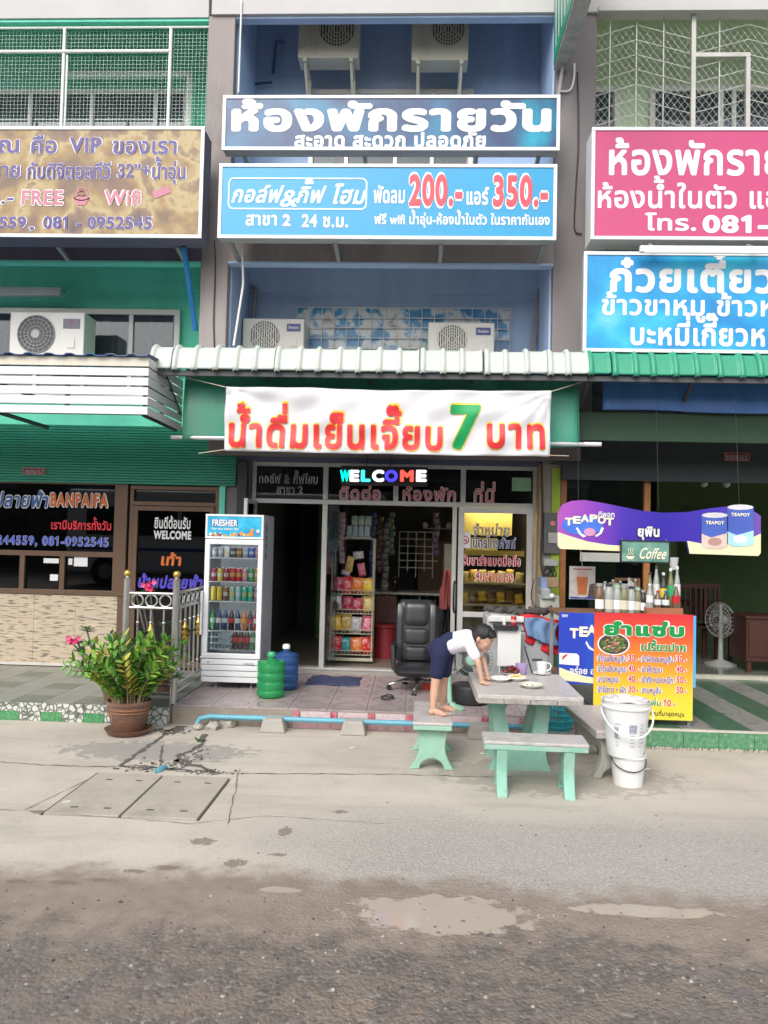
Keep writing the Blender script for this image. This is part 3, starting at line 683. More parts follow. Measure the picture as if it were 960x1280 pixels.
# shop window in a brown frame
lx = lambda p, y=640: atY(p, y, 9.0).x
wl = MB(); x146, x158 = lx(148), lx(160)
zt_, zb_ = atY(70, 605, 9).z, atY(70, 740, 9).z; zm = atY(70, 692, 9).z
wl.box(LX0, x158, 8.98, 9.06, zt_, zt_+.04); wl.box(LX0, x158, 8.98, 9.06, zb_-.03, zb_+.03); wl.box(LX0, x146-.01, 8.981, 9.059, zm-.03, zm+.03)
wl.box(x146-.04, x158, 8.975, 9.07, zb_+.03, zt_)
for p in (28, 78): q = lx(p, 715); wl.box(q-.03, q+.03, 8.983, 9.05, zb_+.03, zm-.03)
wlf = wl.build('shop_window', BRZ, left, bev=.004)
pn = box('pane', GLSD, LX0, x146-.04, 9.02, 9.026, zm+.03, zt_, wlf)
for a, c in ((LX0, lx(28)-.03), (lx(28)+.03, lx(78)-.03), (lx(78)+.03, x146-.04)): box('pane', GLSD, a, c, 9.02, 9.026, zb_+.03, zm-.03, wlf)
PY = 9.012
T2(wlf, 'บ้านปลายฟ้า', -42, 59, 632, 13, PY, M('lettering_deep_blue', (.03, .10, .30), .5), TXW, off=.03, grow=.05, shear=.15)
T2(wlf, 'BANPAIFA', 63, 135, 632, 16, PY, TXO, TXW, off=.05, grow=.05)
T2(wlf, 'เรามีบริการทั้งวัน', 64, 139, 661, 8, PY, M('lettering_bright_red', (.75, .02, .04), .5), None, off=.03)
T2(wlf, '085-2244559, 081-0952545', -40, 135, 679, 11, PY, M('lettering_royal_blue', (.06, .10, .55), .5), M('lettering_outline_grey', (.35, .38, .5), .5), off=.02, grow=.04)
for (a, b2, c, d, nm) in [(54, 698, 73, 704, 'sticker'), (62, 718, 72, 726, 'sticker'), (85, 698, 90, 706, 'sticker'), (92, 695, 109, 708, 'sticker')]:
    q = rect(a, b2, c, d, 9.0); box(nm, TXW, q[0], q[1], 9.009, 9.012, q[2], q[3], wlf)
# door
dl = thing('shop_door', 'brown framed dark glass door with WELCOME and a transom, beside the steel railing', 'door', (lx(216), 9.0, .17))
d0, d1 = lx(160, 700)+.005, lx(272, 700); m = MB(); dz = atY(216, 630, 9).z
frame(m, d0, d1, .18, zt_+.0, 8.985, .045, .07, (), (dz,), .05); frame(m, d0+.05, d1-.05, .2, dz-.03, 8.97, .055, .05)
m.build('frame', BRZ, dl, bev=.003)
box('pane', GLSD, d0+.1, d1-.1, 9.0, 9.006, .25, dz-.08, dl); box('pane', GLSD, d0+.045, d1-.045, 9.03, 9.036, dz+.03, zt_-.045, dl)
T2(dl, 'ยินดีต้อนรับ', 193, 238, 660, 10, 8.992, TXW, None, off=.03); T2(dl, 'WELCOME', 192, 239, 673, 10, 8.992, TXW, None, off=.05)
T2(dl, 'เท้า', 201, 226, 706, 10, 8.992, TXO, None, off=.05, shear=.1)
T2(dl, 'บ้านปลายฟ้า', 172, 252, 734, 11, 8.992, M('lettering_violet_blue', (.07, .05, .5), .5), None, off=.05, shear=.15)
box('jamb', TEAL, d1+.002, d1+.07, 8.98, 9.1, .17, zt_+.04, left)
for x, y in ((183, 612), (196, 610), (265, 612), (113, 612)):   # small ceiling spots seen through the glass
    pass
# interior of the left shop
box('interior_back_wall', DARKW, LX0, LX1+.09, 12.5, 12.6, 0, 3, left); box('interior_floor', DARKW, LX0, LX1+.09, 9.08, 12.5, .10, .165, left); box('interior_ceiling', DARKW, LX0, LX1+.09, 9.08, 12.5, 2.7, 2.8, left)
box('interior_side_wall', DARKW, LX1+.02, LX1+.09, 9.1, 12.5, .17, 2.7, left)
# tiled base wall: small stone strips in tiles
def stripstone():
    m, t, b = node_mat('strip_stone_tile'); N, L = t.nodes, t.links
    mp = N.new('ShaderNodeMapping'); mp.inputs['Scale'].default_value = (7, 1, 52); L.new(N.new('ShaderNodeNewGeometry').outputs['Position'], mp.inputs[0])
    v = N.new('ShaderNodeTexNoise'); v.inputs['Scale'].default_value = 1; v.inputs['Detail'].default_value = 2; L.new(mp.outputs[0], v.inputs[0])
    r = N.new('ShaderNodeValToRGB'); e = r.color_ramp.elements; e[0].position = .33; e[0].color = (.13, .11, .09, 1); e[1].position = .7; e[1].color = (.60, .50, .37, 1)
    for p, c in ((.41, (.27, .23, .18)), (.46, (.52, .42, .29)), (.58, (.46, .39, .29))): q = e.new(p); q.color = list(c)+[1]
    L.new(v.outputs[0], r.inputs[0]); L.new(r.outputs[0], b.inputs['Base Color']); b.inputs['Roughness'].default_value = .55
    bu = N.new('ShaderNodeBump'); bu.inputs['Strength'].default_value = .3; bu.inputs['Distance'].default_value = .004; L.new(v.outputs[0], bu.inputs['Height']); L.new(bu.outputs[0], b.inputs['Normal']); return m
SST = stripstone()
zwt = zb_-.035; bw = box('base_wall', M('grout', (.35, .31, .25), .9), LX0, x146+.03, 9.0, 9.1, .165, zwt, left)
h = (zwt-.17)/3; xr = x146+.03
for i in range(10):
    for j in range(3): tile(bw, SST, xr-.5*(i+.5), 8.995, .17+h*(j+.5), .497, .012, round(h-.003, 4))
box('corner_post', BRZ, x146+.031, x158, 8.98, 9.06, .165, zb_-.035, left)
# number plates
def plate(s, px0, py0, px1, py1, Y, label):
    q = rect(px0, py0, px1, py1, Y); t_ = thing('number_plate', label, 'number plate', ((q[0]+q[1])/2, Y, q[2]))
    box('plate', M('plate_dark_red', (.10, .02, .025), .4), q[0], q[1], Y-.008, Y, q[2], q[3], t_)
    m = MB(); frame(m, q[0], q[1], q[2], q[3], Y-.011, .006, .003); m.build('border', TXP, t_)
    T2(t_, s, px0+2, px1-2, py1-1.5, (py1-py0)-3.5, Y-.008, M('plate_digit_pink', (.42, .28, .28), .5), None, off=.03)
plate('8888/67', 29, 585, 57, 593, 8.945, 'small dark red house number plate reading 8888/67 on the ribbed teal panel')
# slatted white canopy
sx1 = -2.585; sy0, sy1 = 7.20, 8.28; zt, zb = 3.44, 2.885
can = thing('slatted_canopy', 'white metal slat canopy box with corrugated roof over the left shop', 'canopy', (-5, 7.7, 2.88))
WSL = M('white_slat', (.68, .67, .68), .4, .0, var=.05, dirt=(.55, .5, .4), dirt_amt=.1)
nsl = 6; sh = (zt-.09-zb)/5
for i in range(5):
    z = zb+sh*i
    o = box('slat', WSL, LX0, sx1, sy0, sy0+.018, z+.006, z+sh-.012, can, bev=.003)
    box('slat', WSL, sx1-.018, sx1, sy0+.019, sy1, z+.006, z+sh-.012, can, bev=.003)
box('top_board', M('cream_board', (.62, .58, .48), .5, var=.1, dirt=(.3, .26, .2), dirt_amt=.3, streak=True), LX0, sx1, sy0, sy0+.016, zt-.085, zt, can); box('top_board', WSL, sx1-.016, sx1, sy0+.017, sy1, zt-.085, zt-.003, can)
m = MB()
for x in (-7.4, -6.1, -4.8, -4.2, -3.4, -2.64): m.box(x, x+.035, sy0+.02, sy0+.05, zb+.01, zt-.01)
for z in (zb+.01, zt-.06): m.box(LX0, sx1-.03, sy0+.051, sy0+.085, z, z+.04)
for z in (zb, zb+.28):
    for x in (-7, -5.5, -4.1, -2.67): m.box(x, x+.035, sy0+.086, sy1, z, z+.035)
m.box(sx1-.05, sx1-.02, sy0+.5, sy0+.53, zb, zt-.02)
m.build('steel_frame', M('dark_steel', (.06, .065, .07), .5, .4), can)
m = MB(); pts = []; x = LX0; k = 0
while x < sx1+.06:
    pts.append((x, [0, .018, .018, 0][k % 4])); x += [.03, .05, .03, .09][k % 4]; k += 1
vs = []; 
for x, h in pts: vs.append((x, sy0-.05, zt+.004+h))
for x, h in pts: vs.append((x, 8.3, zt+.08+h))
n = len(pts); m.add(vs, [(i, i+1, n+i+1, n+i) for i in range(n-1)])
m.build('corrugated_sheet', M('corrugated_blue', (.10, .16, .42), .5, .2, var=.3, dirt=(.3, .28, .25), dirt_amt=.5), can, solid=.004, fix=False)
# ================================================================ RIGHT SHOPHOUSE
right = thing('shophouse', 'pale green shophouse at the right with dark fascia, orange wood posts and open room', 'building', (4.5, 9, 0))
RX0, RX1 = 1.85, 8.5
box('upper_wall', LGRN, RX0, RX1, 9.3, 9.4, 2.96, 8.3, right); box('side_wall', LGRN, RX0+.001, RX0+.02, 8.37, 9.3, 2.96, 8.3, right)
box('ceiling', LGRN, RX0+.021, RX1, 8.36, 9.29, 8.3, 8.4, right); box('ceiling', LGRN, RX0+.021, RX1, 8.36, 9.29, 5.24, 5.30, right)
box('beam', BEAM, RX0+.0, RX1, 8.22, 8.36, 7.52, 8.6, right); box('beam', PIL2, RX0, RX1, 8.24, 8.36, 4.5, 5.3, right)
box('beam_trim', BEAM, RX0, RX1, 8.17, 8.215, 7.50, 7.56, right)
box('pillar', PIL2, 1.42, 1.85, 8.25, 8.75, 2.86, 7.52, right, bev=.01)
fz0, fz1 = rect(720, 530, 960, 602, 8.9)[2:4]
box('fascia', M('dark_fascia', (.035, .045, .05), .5, var=.2), 1.66, RX1, 8.88, 8.95, fz0, fz1+.3, right)
box('lower_pillar', M('pale_pillar', (.38, .35, .32), .8, var=.2, dirt=(.2, .17, .15), dirt_amt=.4), 1.455, 1.66, 8.95, 9.25, .16, 2.66, right)
box('lime_strip', M('lime_paint', (.36, .50, .04), .6, dirt=(.12, .25, .05), dirt_amt=.3), 1.56, 1.655, 8.93, 8.948, .9, 2.62, right)
box('wood_trim', M('tan_wood', (.42, .30, .16), .6, var=.25, scale=9), 1.41, 1.455, 8.9, 9.3, .17, 2.66, right)
box('green_post', M('dark_green_post', (.05, .16, .06), .6), 1.61, 1.66, 8.86, 8.925, .17, .89, right)
rx = lambda p, y=700: atY(p, y, 9.0).x
x0, x1, z0, z1 = rect(812, 108, 1000, 175, 9.24); window(right, WHT, x0, x0+2.2, z0-.75, z1, 9.22, [x0+.85, x0+1.0], .06)
x0, x1, z0, z1 = rect(700, 108, 775, 175, 9.24); window(right, WHT, RX0+.03, x1, z0-.75, z1, 9.22, [], .07)
window(right, M('blue_frame', (.20, .38, .55), .5), RX0+.03, 2.5, 3.3, 4.7, 9.22, [], .05)
m = MB()
for p in (703, 808):
    x = rx(p); m.box(x-.035, x+.035, 8.98, 9.08, .17, fz0+.05)
box('window_base', DARKW, rx(703)+.036, rx(808)-.036, 8.99, 9.06, .17, .75, right)
rsf = m.build('wooden_posts', ORW, right, bev=.004)
box('pane', GLSM, rx(703)+.037, rx(808)-.037, 9.02, 9.026, .76, fz0+.05, rsf)
# interior
box('interior_floor', M('polished_floor', (.20, .21, .18), .12, var=.2), 1.5, RX1, 9.5, 14.0, .12, .2, right); box('sill', M('cream_sill', (.55, .52, .42), .4), 2.5, RX1, 9.42, 9.52, .165, .215, right)
box('interior_floor_edge', SUBF, 1.5, 2.5, 9.25, 9.55, .12, .17, right)
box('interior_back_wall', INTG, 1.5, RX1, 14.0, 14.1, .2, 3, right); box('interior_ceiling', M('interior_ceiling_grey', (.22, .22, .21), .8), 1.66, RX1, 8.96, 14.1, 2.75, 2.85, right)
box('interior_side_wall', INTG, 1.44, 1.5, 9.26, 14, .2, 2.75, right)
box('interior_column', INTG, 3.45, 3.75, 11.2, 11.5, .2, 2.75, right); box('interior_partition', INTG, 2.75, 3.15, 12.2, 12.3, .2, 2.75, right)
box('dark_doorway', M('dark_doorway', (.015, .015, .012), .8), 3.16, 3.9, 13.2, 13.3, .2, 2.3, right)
m = MB(); m.box(3.0, 8.2, 11.5, 11.52, 2.35, 2.74); m.build('ceiling_band', INTG, right)
plate('8888/65', 905, 566, 936, 576, 8.875, 'small dim red house number plate reading 8888/65 on the dark fascia')
# zigzag window bars and chain mesh, upper right balcony
zz = thing('balcony_grille', 'white zigzag security bars with diamond wire netting across the pale green upper balcony', 'grille', (3.3, 8.3, 5.6))
m = MB(); yb = 8.3; gx = lambda p, y=100: atY(p, y, yb).x; gzv = lambda p, y: atY(p, y, yb).z
for p in (762, 795, 829, 899): m.bar((gx(p), yb, 5.3), (gx(p), yb, 7.5), .012)
for dx in (0, 1): m.bar((4.35+dx*.6, yb, 5.3), (4.35+dx*.6, yb, 7.5), .012)
cols = [gx(733), gx(795), gx(864), gx(935)]
cols += [cols[-1]+.58, cols[-1]+1.16]
for k in range(15):
    z = 5.35+k*.165
    for i in range(len(cols)-1):
        lo, hi = z-.07, z+.09
        a, b2 = (lo, hi) if i % 2 == 0 else (hi, lo)
        if max(a, b2) < 7.5: m.bar((cols[i], yb-.008, a), (cols[i+1], yb-.008, b2), .006)
m.build('zigzag_bars', M('weathered_white_steel', (.46, .46, .43), .5, .2, dirt=(.28, .2, .14), dirt_amt=.4), zz)
m = MB(); 
for p, wd in ((865, .045), (933, .045)): x = gx(p); m.box(x-wd/2, x+wd/2, yb-.05, yb-.01, 5.3, 7.5 if p == 865 else gzv(900, 70))
zq = gzv(900, 72); m.box(gx(865)+.023, gx(933)+.023, yb-.052, yb-.012, zq-.02, zq+.025); m.box(gx(933)+.3, gx(933)+.33, yb-.05, yb-.01, 5.3, 7.5)
m.build('gate_frame', MATS['weathered_white_steel'], zz)
m = MB(); d = .075; x0, x1, z0, z1 = RX0, 4.6, 5.3, 7.5
k = -40
while k < 70:
    for s in (1, -1):
        pts = []
        a = x0+k*d
        p0, p1 = Vector((a, 0)), Vector((a+s*(z1-z0)*.75, z1-z0))
        lo, hi = 0, 1
        if abs(p1.x-p0.x) > 0:
            ta, tb = sorted(((x0-p0.x)/(p1.x-p0.x), (x1-p0.x)/(p1.x-p0.x))); lo, hi = max(0, ta), min(1, tb)
        if hi > lo:
            q0, q1 = p0.lerp(p1, lo), p0.lerp(p1, hi); m.bar((q0.x, yb+.03+s*.002, z0+q0.y), (q1.x, yb+.03+s*.002, z0+q1.y), .0024)
    k += 1
m.build('wire_netting', WIRE, zz, kind='stuff')
# ================================================================ TILE ROOFS
def tile_roof(name, label, x0, x1, mat, n):
    t_ = thing(name, label, 'roof', ((x0+x1)/2, 7.8, 3.4))
    pw = (x1-x0)/n; YF, ZF, YB, ZB = 7.42, 3.385, 7.64, 3.63
    PR_ = [(0, 0), (.008, .035), (.02, .09), (.04, .15), (.075, .20), (.13, .232), (.22, .245)]
    me = None
    def fn(u, v):   # eave cap: stands almost upright and turns over at the top; a rounded roll at its left edge
        x = u*pw*1.07; k = v*6; a = min(5, int(k)); f = k-a; y = PR_[a][0]*(1-f)+PR_[a+1][0]*f; z = PR_[a][1]*(1-f)+PR_[a+1][1]*f
        if u < .24: h = .034*sin(pi*min(1, u/.24))**.6
        elif u > .93: h = .024*sin((u-.93)/.07*pi/2)
        else: h = .004+.0012*(1 if int((u-.26)*16) % 2 == 0 else 0)
        nrm = Vector((0, -1, .25)).lerp(Vector((0, -.2, 1)), v).normalized()
        return Vector((x, YF+y, ZF+z-(.02 if v == 0 and u < .24 else 0)))+nrm*h
    for i in range(n):
        if me is None:
            m = MB(); m.grid(fn, 22, 12)
            o = m.build('roof_tile', mat, t_, smooth=True, solid=.012, fix=False); me = o.data
            for v in me.vertices: v.co += wloc(t_)
            base = o
        else:
            base2 = base.copy(); COL.objects.link(base2); o = base2
        o.location = Vector((x0+pw*i, random.uniform(-.006, .006), random.uniform(-.004, .004))) - wloc(t_); o.rotation_euler.y = random.uniform(-.006, .006)
    m = MB(); m.box(x0, x1, YF+.03, YF+.07, ZF-.06, ZF-.012); m.build('purlin', DGRAY, t_); MB().add([(x0, YB-.03, ZB-.012), (x1, YB-.03, ZB-.012), (x1, 8.3, ZB+.10), (x0, 8.3, ZB+.10)], [(0, 1, 2, 3)]).build('roof_sheet', mat, t_, solid=.015, fix=False)
    m = MB()
    for i in range(5):
        x = x0+.05+(x1-x0-.1)*i/4; m.bar((x, YF+.08, ZF+.02), (x, 8.3, ZB+.05), .04, .03); m.bar((x, YF+.2, ZF+.05), (x, 8.26, 3.05), .03)
    m.build('rafters', DGRAY, t_)
    return t_
x0 = rect(190, 434, 735, 463, 7.45)[0]; xm = rect(190, 434, 735, 463, 7.45)[1]
tile_roof('tile_roof', 'short cream cement tile roof above the white banner', x0, xm, M('cream_tile', (.52, .57, .52), .55, var=.1, scale=6, dirt=(.36, .40, .37), dirt_amt=.35, bump=.15), 21)
tile_roof('tile_roof', 'short green cement tile roof under the light blue noodle sign', xm+.012, xm+.012+.2*21, M('green_tile', (.04, .32, .19), .45, var=.15, scale=6, dirt=(.03, .2, .13), dirt_amt=.3, bump=.12), 21)
# ================================================================ AWNINGS OF CLOTH
def cloth(name, label, cat, x0, x1, zt, zb, Y, mat, amp=.012, fr=9, bulge=.05, group=None, seed=0):
    m = MB(); rn = random.Random(seed); ph = [rn.uniform(0, 6) for _ in range(5)]
    def fn(u, v):
        x = x0+(x1-x0)*u; z = zb+(zt-zb)*v
        y = Y - bulge*sin(pi*(1-v)*.6) + amp*(sin(fr*x+ph[0])+.5*sin(fr*2.3*x+ph[1]+z*4)+.4*sin(z*11+ph[2]+x))
        return Vector((x, y, z+.012*sin(3.1*x+ph[3])*(1-v)))
    m.grid(fn, 60, 12); return m
cx0, cx1, cz0, cz1 = rect(230, 470, 724, 555, 7.75)
GT = M('green_tarpaulin', (.035, .26, .17), .45, var=.15, scale=2.5, dirt=(.12, .22, .16), dirt_amt=.5, streak=True)
aw = thing('roll_up_awning', 'dark green tarpaulin awning hanging behind the white banner', 'awning', ((cx0+cx1)/2, 7.75, cz0))
cloth('', '', '', cx0, cx1, cz1+.05, cz0, 7.78, GT, seed=1).build('tarpaulin', GT, aw, smooth=True, solid=.004, fix=False)
MB().tube([(cx0-.12, 7.74, cz0+.03), (cx1+.22, 7.74, cz0+.03)], .022, 8).build('roller_bar', M('grey_tube', (.5, .52, .55), .4, .3), aw, smooth=True)
cx0, cx1, cz0, cz1 = rect(758, 480, 1000, 516, 8.0)
BT = M('blue_tarpaulin', (.08, .20, .52), .35, var=.2, scale=2.5, dirt=(.10, .18, .45), dirt_amt=.4, streak=True)
aw = thing('roll_up_awning', 'blue tarpaulin awning rolled up under the green tile roof', 'awning', (3.5, 8.0, cz0))
cloth('', '', '', cx0-.05, 7.5, cz1+.1, cz0, 8.0, BT, amp=.01, bulge=.06, seed=4).build('tarpaulin', BT, aw, smooth=True, solid=.004, fix=False)
box('hem', M('dark_green_hem', (.02, .06, .03), .6), cx0-.3, 7.5, 8.02, 8.1, cz0-.3, cz0-.01, aw)
# ================================================================ SIGN BOARDS
FR = M('sign_frame_white', (.68, .70, .70), .4, .1, var=.05, dirt=(.45, .42, .38), dirt_amt=.15)
BOXS = M('sign_box_metal', (.42, .43, .42), .5, .3, var=.12, dirt=(.25, .2, .16), dirt_amt=.35)
def sign_box(label, px, Y, dep, face, x0=None, x1=None, fw=.035, side=None, braces=()):
    q = list(rect(*px, Y)); 
    if x0 is not None: q[0] = x0
    if x1 is not None: q[1] = x1
    t_ = thing('sign_board', label, 'sign', ((q[0]+q[1])/2, Y, q[2]))
    box('box', side or BOXS, q[0]+.01, q[1]-.01, Y+.012, Y+dep, q[2]+.01, q[3]-.01, t_)
    f = box('face', face, q[0]+fw*.6, q[1]-fw*.6, Y+.003, Y+.011, q[2]+fw*.6, q[3]-fw*.6, t_)
    m = MB(); frame(m, q[0], q[1], q[2], q[3], Y-.008, fw, .019); m.build('frame', FR, t_, bev=.003)
    for bx in braces: MB().bar((bx, Y+dep-.02, q[2]+.02), (bx, 8.26, q[2]-.04), .04, .04).build('bracket', GREYST, t_)
    return t_, q
s1, q = sign_box('dark blue sign board with fat white Thai headline, topmost of the middle pair', (278, 119, 700, 188), 7.80, .16, print_mat('print_navy_teal', [(.30, (.0, .20, .36)), (.42, (.01, .11, .24)), (.52, (.015, .04, .13)), (.60, (.015, .06, .16)), (.68, (.0, .16, .28)), (.76, (.0, .28, .42))], 1.1), braces=(-1.9, -.62, .55, 1.2))
text('ห้องพักรายวัน', 289, 689, 158, 24, 7.803, TXW, s1, off=.055)
text('สะอาด สะดวก ปลอดภัย', 368, 607, 181, 13, 7.803, TXW, s1, off=.045)
s2, q = sign_box('bright blue sign board with red prices 200 and 350, lower of the middle pair', (273, 205, 696, 299), 7.72, .16, M('sign_sky_blue', (.015, .29, .54), .35, var=.08, scale=1, dirt=(.07, .33, .50), dirt_amt=.25, streak=True), braces=(-2.0, -.9, .2, 1.25))
CY = M('logo_line_white', (.62, .80, .86), .5)
qq = rect(285, 222, 459, 262, 7.72); m = MB(); r_ = .05; n = 6
def rr_outline(q, r, w):
    pts = []
    for cx, cz, a0 in ((q[1]-r, q[3]-r, 0), (q[0]+r, q[3]-r, pi/2), (q[0]+r, q[2]+r, pi), (q[1]-r, q[2]+r, 3*pi/2)):
        for i in range(7): a = a0+pi/2*i/6; pts.append((cx, cz, cos(a), sin(a)))
    m = MB(); n = len(pts); m.add([(x+c*r, 7.719, z+s*r) for x, z, c, s in pts]+[(x+c*(r-w), 7.719, z+s*(r-w)) for x, z, c, s in pts], [(i, (i+1) % n, n+(i+1) % n, n+i) for i in range(n)]); return m
rr_outline(qq, .06, .016).build('logo_border', CY, s2, fix=False)
T2(s2, 'กอล์ฟ', 289, 350, 252, 15, 7.722, CY, None, off=.035, shear=.25); T2(s2, '&', 349, 371, 258, 22, 7.722, CY, None, off=.02, shear=.2); T2(s2, 'กิ๊ฟ', 370, 403, 253, 15, 7.722, CY, None, off=.035, shear=.25); T2(s2, 'โฮม', 413, 454, 254, 16, 7.722, CY, None, off=.035, shear=.25)
T2(s2, 'สาขา', 307, 346, 281, 12, 7.722, TXW, None, off=.035); T2(s2, '2', 353, 363, 282, 14, 7.722, TXW, None, off=.045); T2(s2, '24 ช.ม.', 377, 435, 283, 12, 7.722, TXW, None, off=.035)
PKR = M('lettering_coral', (.62, .07, .10), .5)
T2(s2, 'พัดลม', 467, 506, 253, 15, 7.722, TXW, None, off=.035); T2(s2, '200.-', 511, 578, 255, 38, 7.722, PKR, TXW, off=.04, grow=.06)
T2(s2, 'แอร์', 583, 611, 255, 15, 7.722, TXW, None, off=.035); T2(s2, '350.-', 616, 685, 256, 38, 7.722, PKR, TXW, off=.04, grow=.06)
T2(s2, 'ฟรี wifi น้ำอุ่น-ห้องน้ำในตัว ในราคากันเอง', 468, 687, 278, 9, 7.722, TXW, None, off=.035)
s3, q = sign_box('weathered brown and gold sign board with purple Thai and VIP lettering, upper left', (0, 158, 254, 297), 7.7, .3, print_mat('print_rusty_gold', [(.28, (.13, .085, .075)), (.42, (.20, .13, .085)), (.49, (.30, .20, .09)), (.56, (.42, .33, .17)), (.60, (.24, .16, .10)), (.76, (.10, .07, .08))], 2.4, .55, detail=9, dist=.2), x0=-6.3, side=M('mauve_beam', (.13, .12, .16)), braces=(-5.5, -3.9, -2.6))
V_ = (TXV, TXW)
T2(s3, 'คุณ', -22, 24, 190, 15, 7.702, *V_, off=.026, grow=.02); T2(s3, 'คือ', 39, 71, 191, 15, 7.702, *V_, off=.026, grow=.02); T2(s3, 'VIP', 87, 127, 190, 19, 7.702, *V_, off=.035, grow=.02); T2(s3, 'ของเรา', 141, 221, 191, 15, 7.702, *V_, off=.026, grow=.02)
T2(s3, 'สบาย', -25, 25, 221, 14, 7.702, *V_, off=.026, grow=.02); T2(s3, 'กับดิจิตอลทีวี', 34, 138, 222, 14, 7.702, *V_, off=.026, grow=.02); T2(s3, '32”+', 147, 188, 221, 17, 7.702, *V_, off=.026, grow=.02); T2(s3, 'น้ำอุ่น', 190, 232, 223, 14, 7.702, *V_, off=.026, grow=.02)
PR = (M('lettering_rose', (.50, .17, .24), .5), TXW)
T2(s3, '350.-', -45, 17, 254, 19, 7.702, TXV, TXW, off=.02, grow=.04); T2(s3, 'FREE', 27, 79, 255, 18, 7.702, *PR, off=.03, grow=.05); T2(s3, 'Wifi', 131, 176, 255, 18, 7.702, PR[0], TXW, off=.03, grow=.04)
T2(s3, '084-2244559', -90, 33, 283, 14, 7.702, *V_, off=.03, grow=.02); T2(s3, ',', 37, 43, 286, 14, 7.702, *V_, off=.02); T2(s3, '081 - 0952545', 54, 190, 284, 15, 7.702, *V_, off=.03, grow=.02)
# cup mark and tumbling card mark on the brown sign
m = MB(); c = atY(102, 247, 7.7)
for k, (r0, dz) in enumerate(((.085, 0), (.07, .045), (.055, .085))):
    n = 18; m.add([(c.x+r0*cos(2*pi*i/n), 7.6985, c.z+dz+r0*.4*sin(2*pi*i/n)) for i in range(n)]+[(c.x+(r0-.014)*cos(2*pi*i/n), 7.6985, c.z+dz+(r0*.4-.011)*sin(2*pi*i/n)) for i in range(n)], [(i, (i+1) % n, n+(i+1) % n, n+i) for i in range(n)])
m.add([(c.x-.085, 7.6985, c.z), (c.x+.085, 7.6985, c.z), (c.x+.04, 7.6985, c.z-.08), (c.x-.04, 7.6985, c.z-.08)], [(0, 3, 2, 1)]); m.build('cup_mark', PR[0], s3, fix=False)
m = MB(); c = atY(202, 240, 7.7); a = R(22)
pt = [(-.09, -.04), (.09, -.04), (.09, .04), (-.09, .04)]; m.add([(c.x+x*cos(a)-z*sin(a), 7.6985, c.z+x*sin(a)+z*cos(a)) for x, z in pt], [(0, 1, 2, 3)]); m.build('card_mark', PR[0], s3, fix=False)
MB().tube([(rect(230, 302, 231, 303, 7.95)[0], 7.95, 4.8), (-2.47, 8.3, 4.0)], .03, 8).build('strut', M('blue_steel_tube', (.02, .18, .42), .4, .3), s3, smooth=True)
s4, q = sign_box('magenta pink sign board with white Thai lettering and a phone number, upper right', (739, 159, 960, 300), 7.60, .3, M('sign_pink', (.50, .055, .17), .4, var=.08, scale=1, dirt=(.42, .12, .20), dirt_amt=.25, streak=True), x1=5.6, side=FR, braces=(1.9, 3.4, 5))
text('ห้องพักรายวัน', 761, 1035, 215, 29, 7.603, TXW, s4, off=.03); text('ห้องน้ำในตัว แอร์', 747, 996, 257, 20, 7.603, TXW, s4, off=.025); T2(s4, 'โทร.', 806, 870, 287, 14, 7.603, TXW, None, off=.03); T2(s4, '081-0952545', 878, 1125, 288, 21, 7.603, TXW, None, off=.045)
s5, q = sign_box('light blue noodle shop sign board with white Thai lettering, under the pink sign', (729, 315, 960, 441), 7.52, .14, print_mat('print_noodle_blue', [(.35, (.01, .20, .50)), (.5, (.01, .30, .60)), (.62, (.03, .42, .64)), (.75, (.15, .52, .72))], 1.6), x1=5.5, braces=(1.7, 3.2, 5))
text('ก๋วยเตี๋ยว', 762, 968, 362, 26, 7.523, TXW, s5, off=.04); text('ข้าวขาหมู ข้าวหมูแดง', 752, 1055, 391, 18, 7.523, TXW, s5, off=.03); text('บะหมี่เกี๊ยวหมูแดง', 788, 1042, 429, 20, 7.523, TXW, s5, off=.035)
t_ = thing('tube_lamp', 'white fluorescent tube fitting above the light blue noodle sign', 'lamp', (2.8, 7.4, 4.62)); q = rect(801, 309, 960, 317, 7.35)
box('housing', WHT, q[0], q[0]+1.26, 7.36, 7.41, q[2]+.02, q[3]+.02, t_, bev=.004); MB().tube([(q[0]+.03, 7.345, q[2]+.01), (q[0]+1.2, 7.345, q[2]+.01)], .014, 8).build('tube', TXW, t_, smooth=True)
for dx in (.15, 1.1): MB().bar((q[0]+dx, 7.4, q[3]), (q[0]+dx, 7.6, q[3]+.12), .025).build('arm', GREYST, t_)
# sign seen almost edge-on beyond the top right pillar
t_ = thing('projecting_sign', 'grey edged projecting sign with green and white face, sticking out over the dark pillar', 'sign', (1.6, 7.3, 6.9))
pz = [(8.22, 6.62), (6.3, 6.62), (6.3, 8.4), (8.22, 8.4)]
xs0 = atY(689, 60, 8.2).x+.03
m = MB(); m.box(xs0+.0, xs0+.16, 5.7, 8.2, 6.86, 8.5); m.build('box', M('mottled_grey_metal', (.36, .38, .36), .6, .2, var=.3, scale=8, dirt=(.2, .2, .18), dirt_amt=.4), t_)
box('face', M('sign_green_white', (.03, .33, .19), .4), xs0-.008, xs0-.001, 5.73, 8.17, 6.9, 8.46, t_)
m = MB(); rn = random.Random(2)
for i in range(14): y = 5.9+i*.16; m.add([(xs0-.012, y, 7.0), (xs0-.012, y+.05, 7.0), (xs0-.012, y+.12, 7.9), (xs0-.012, y+.04, 7.9)], [(0, 1, 2, 3)])
m.build('pattern', TXW, t_, kind='stuff', fix=False); m = MB(); m.bar((xs0+.08, 8.1, 6.86), (xs0+.02, 8.25, 6.3), .03); m.build('bracket', GREYST, t_)
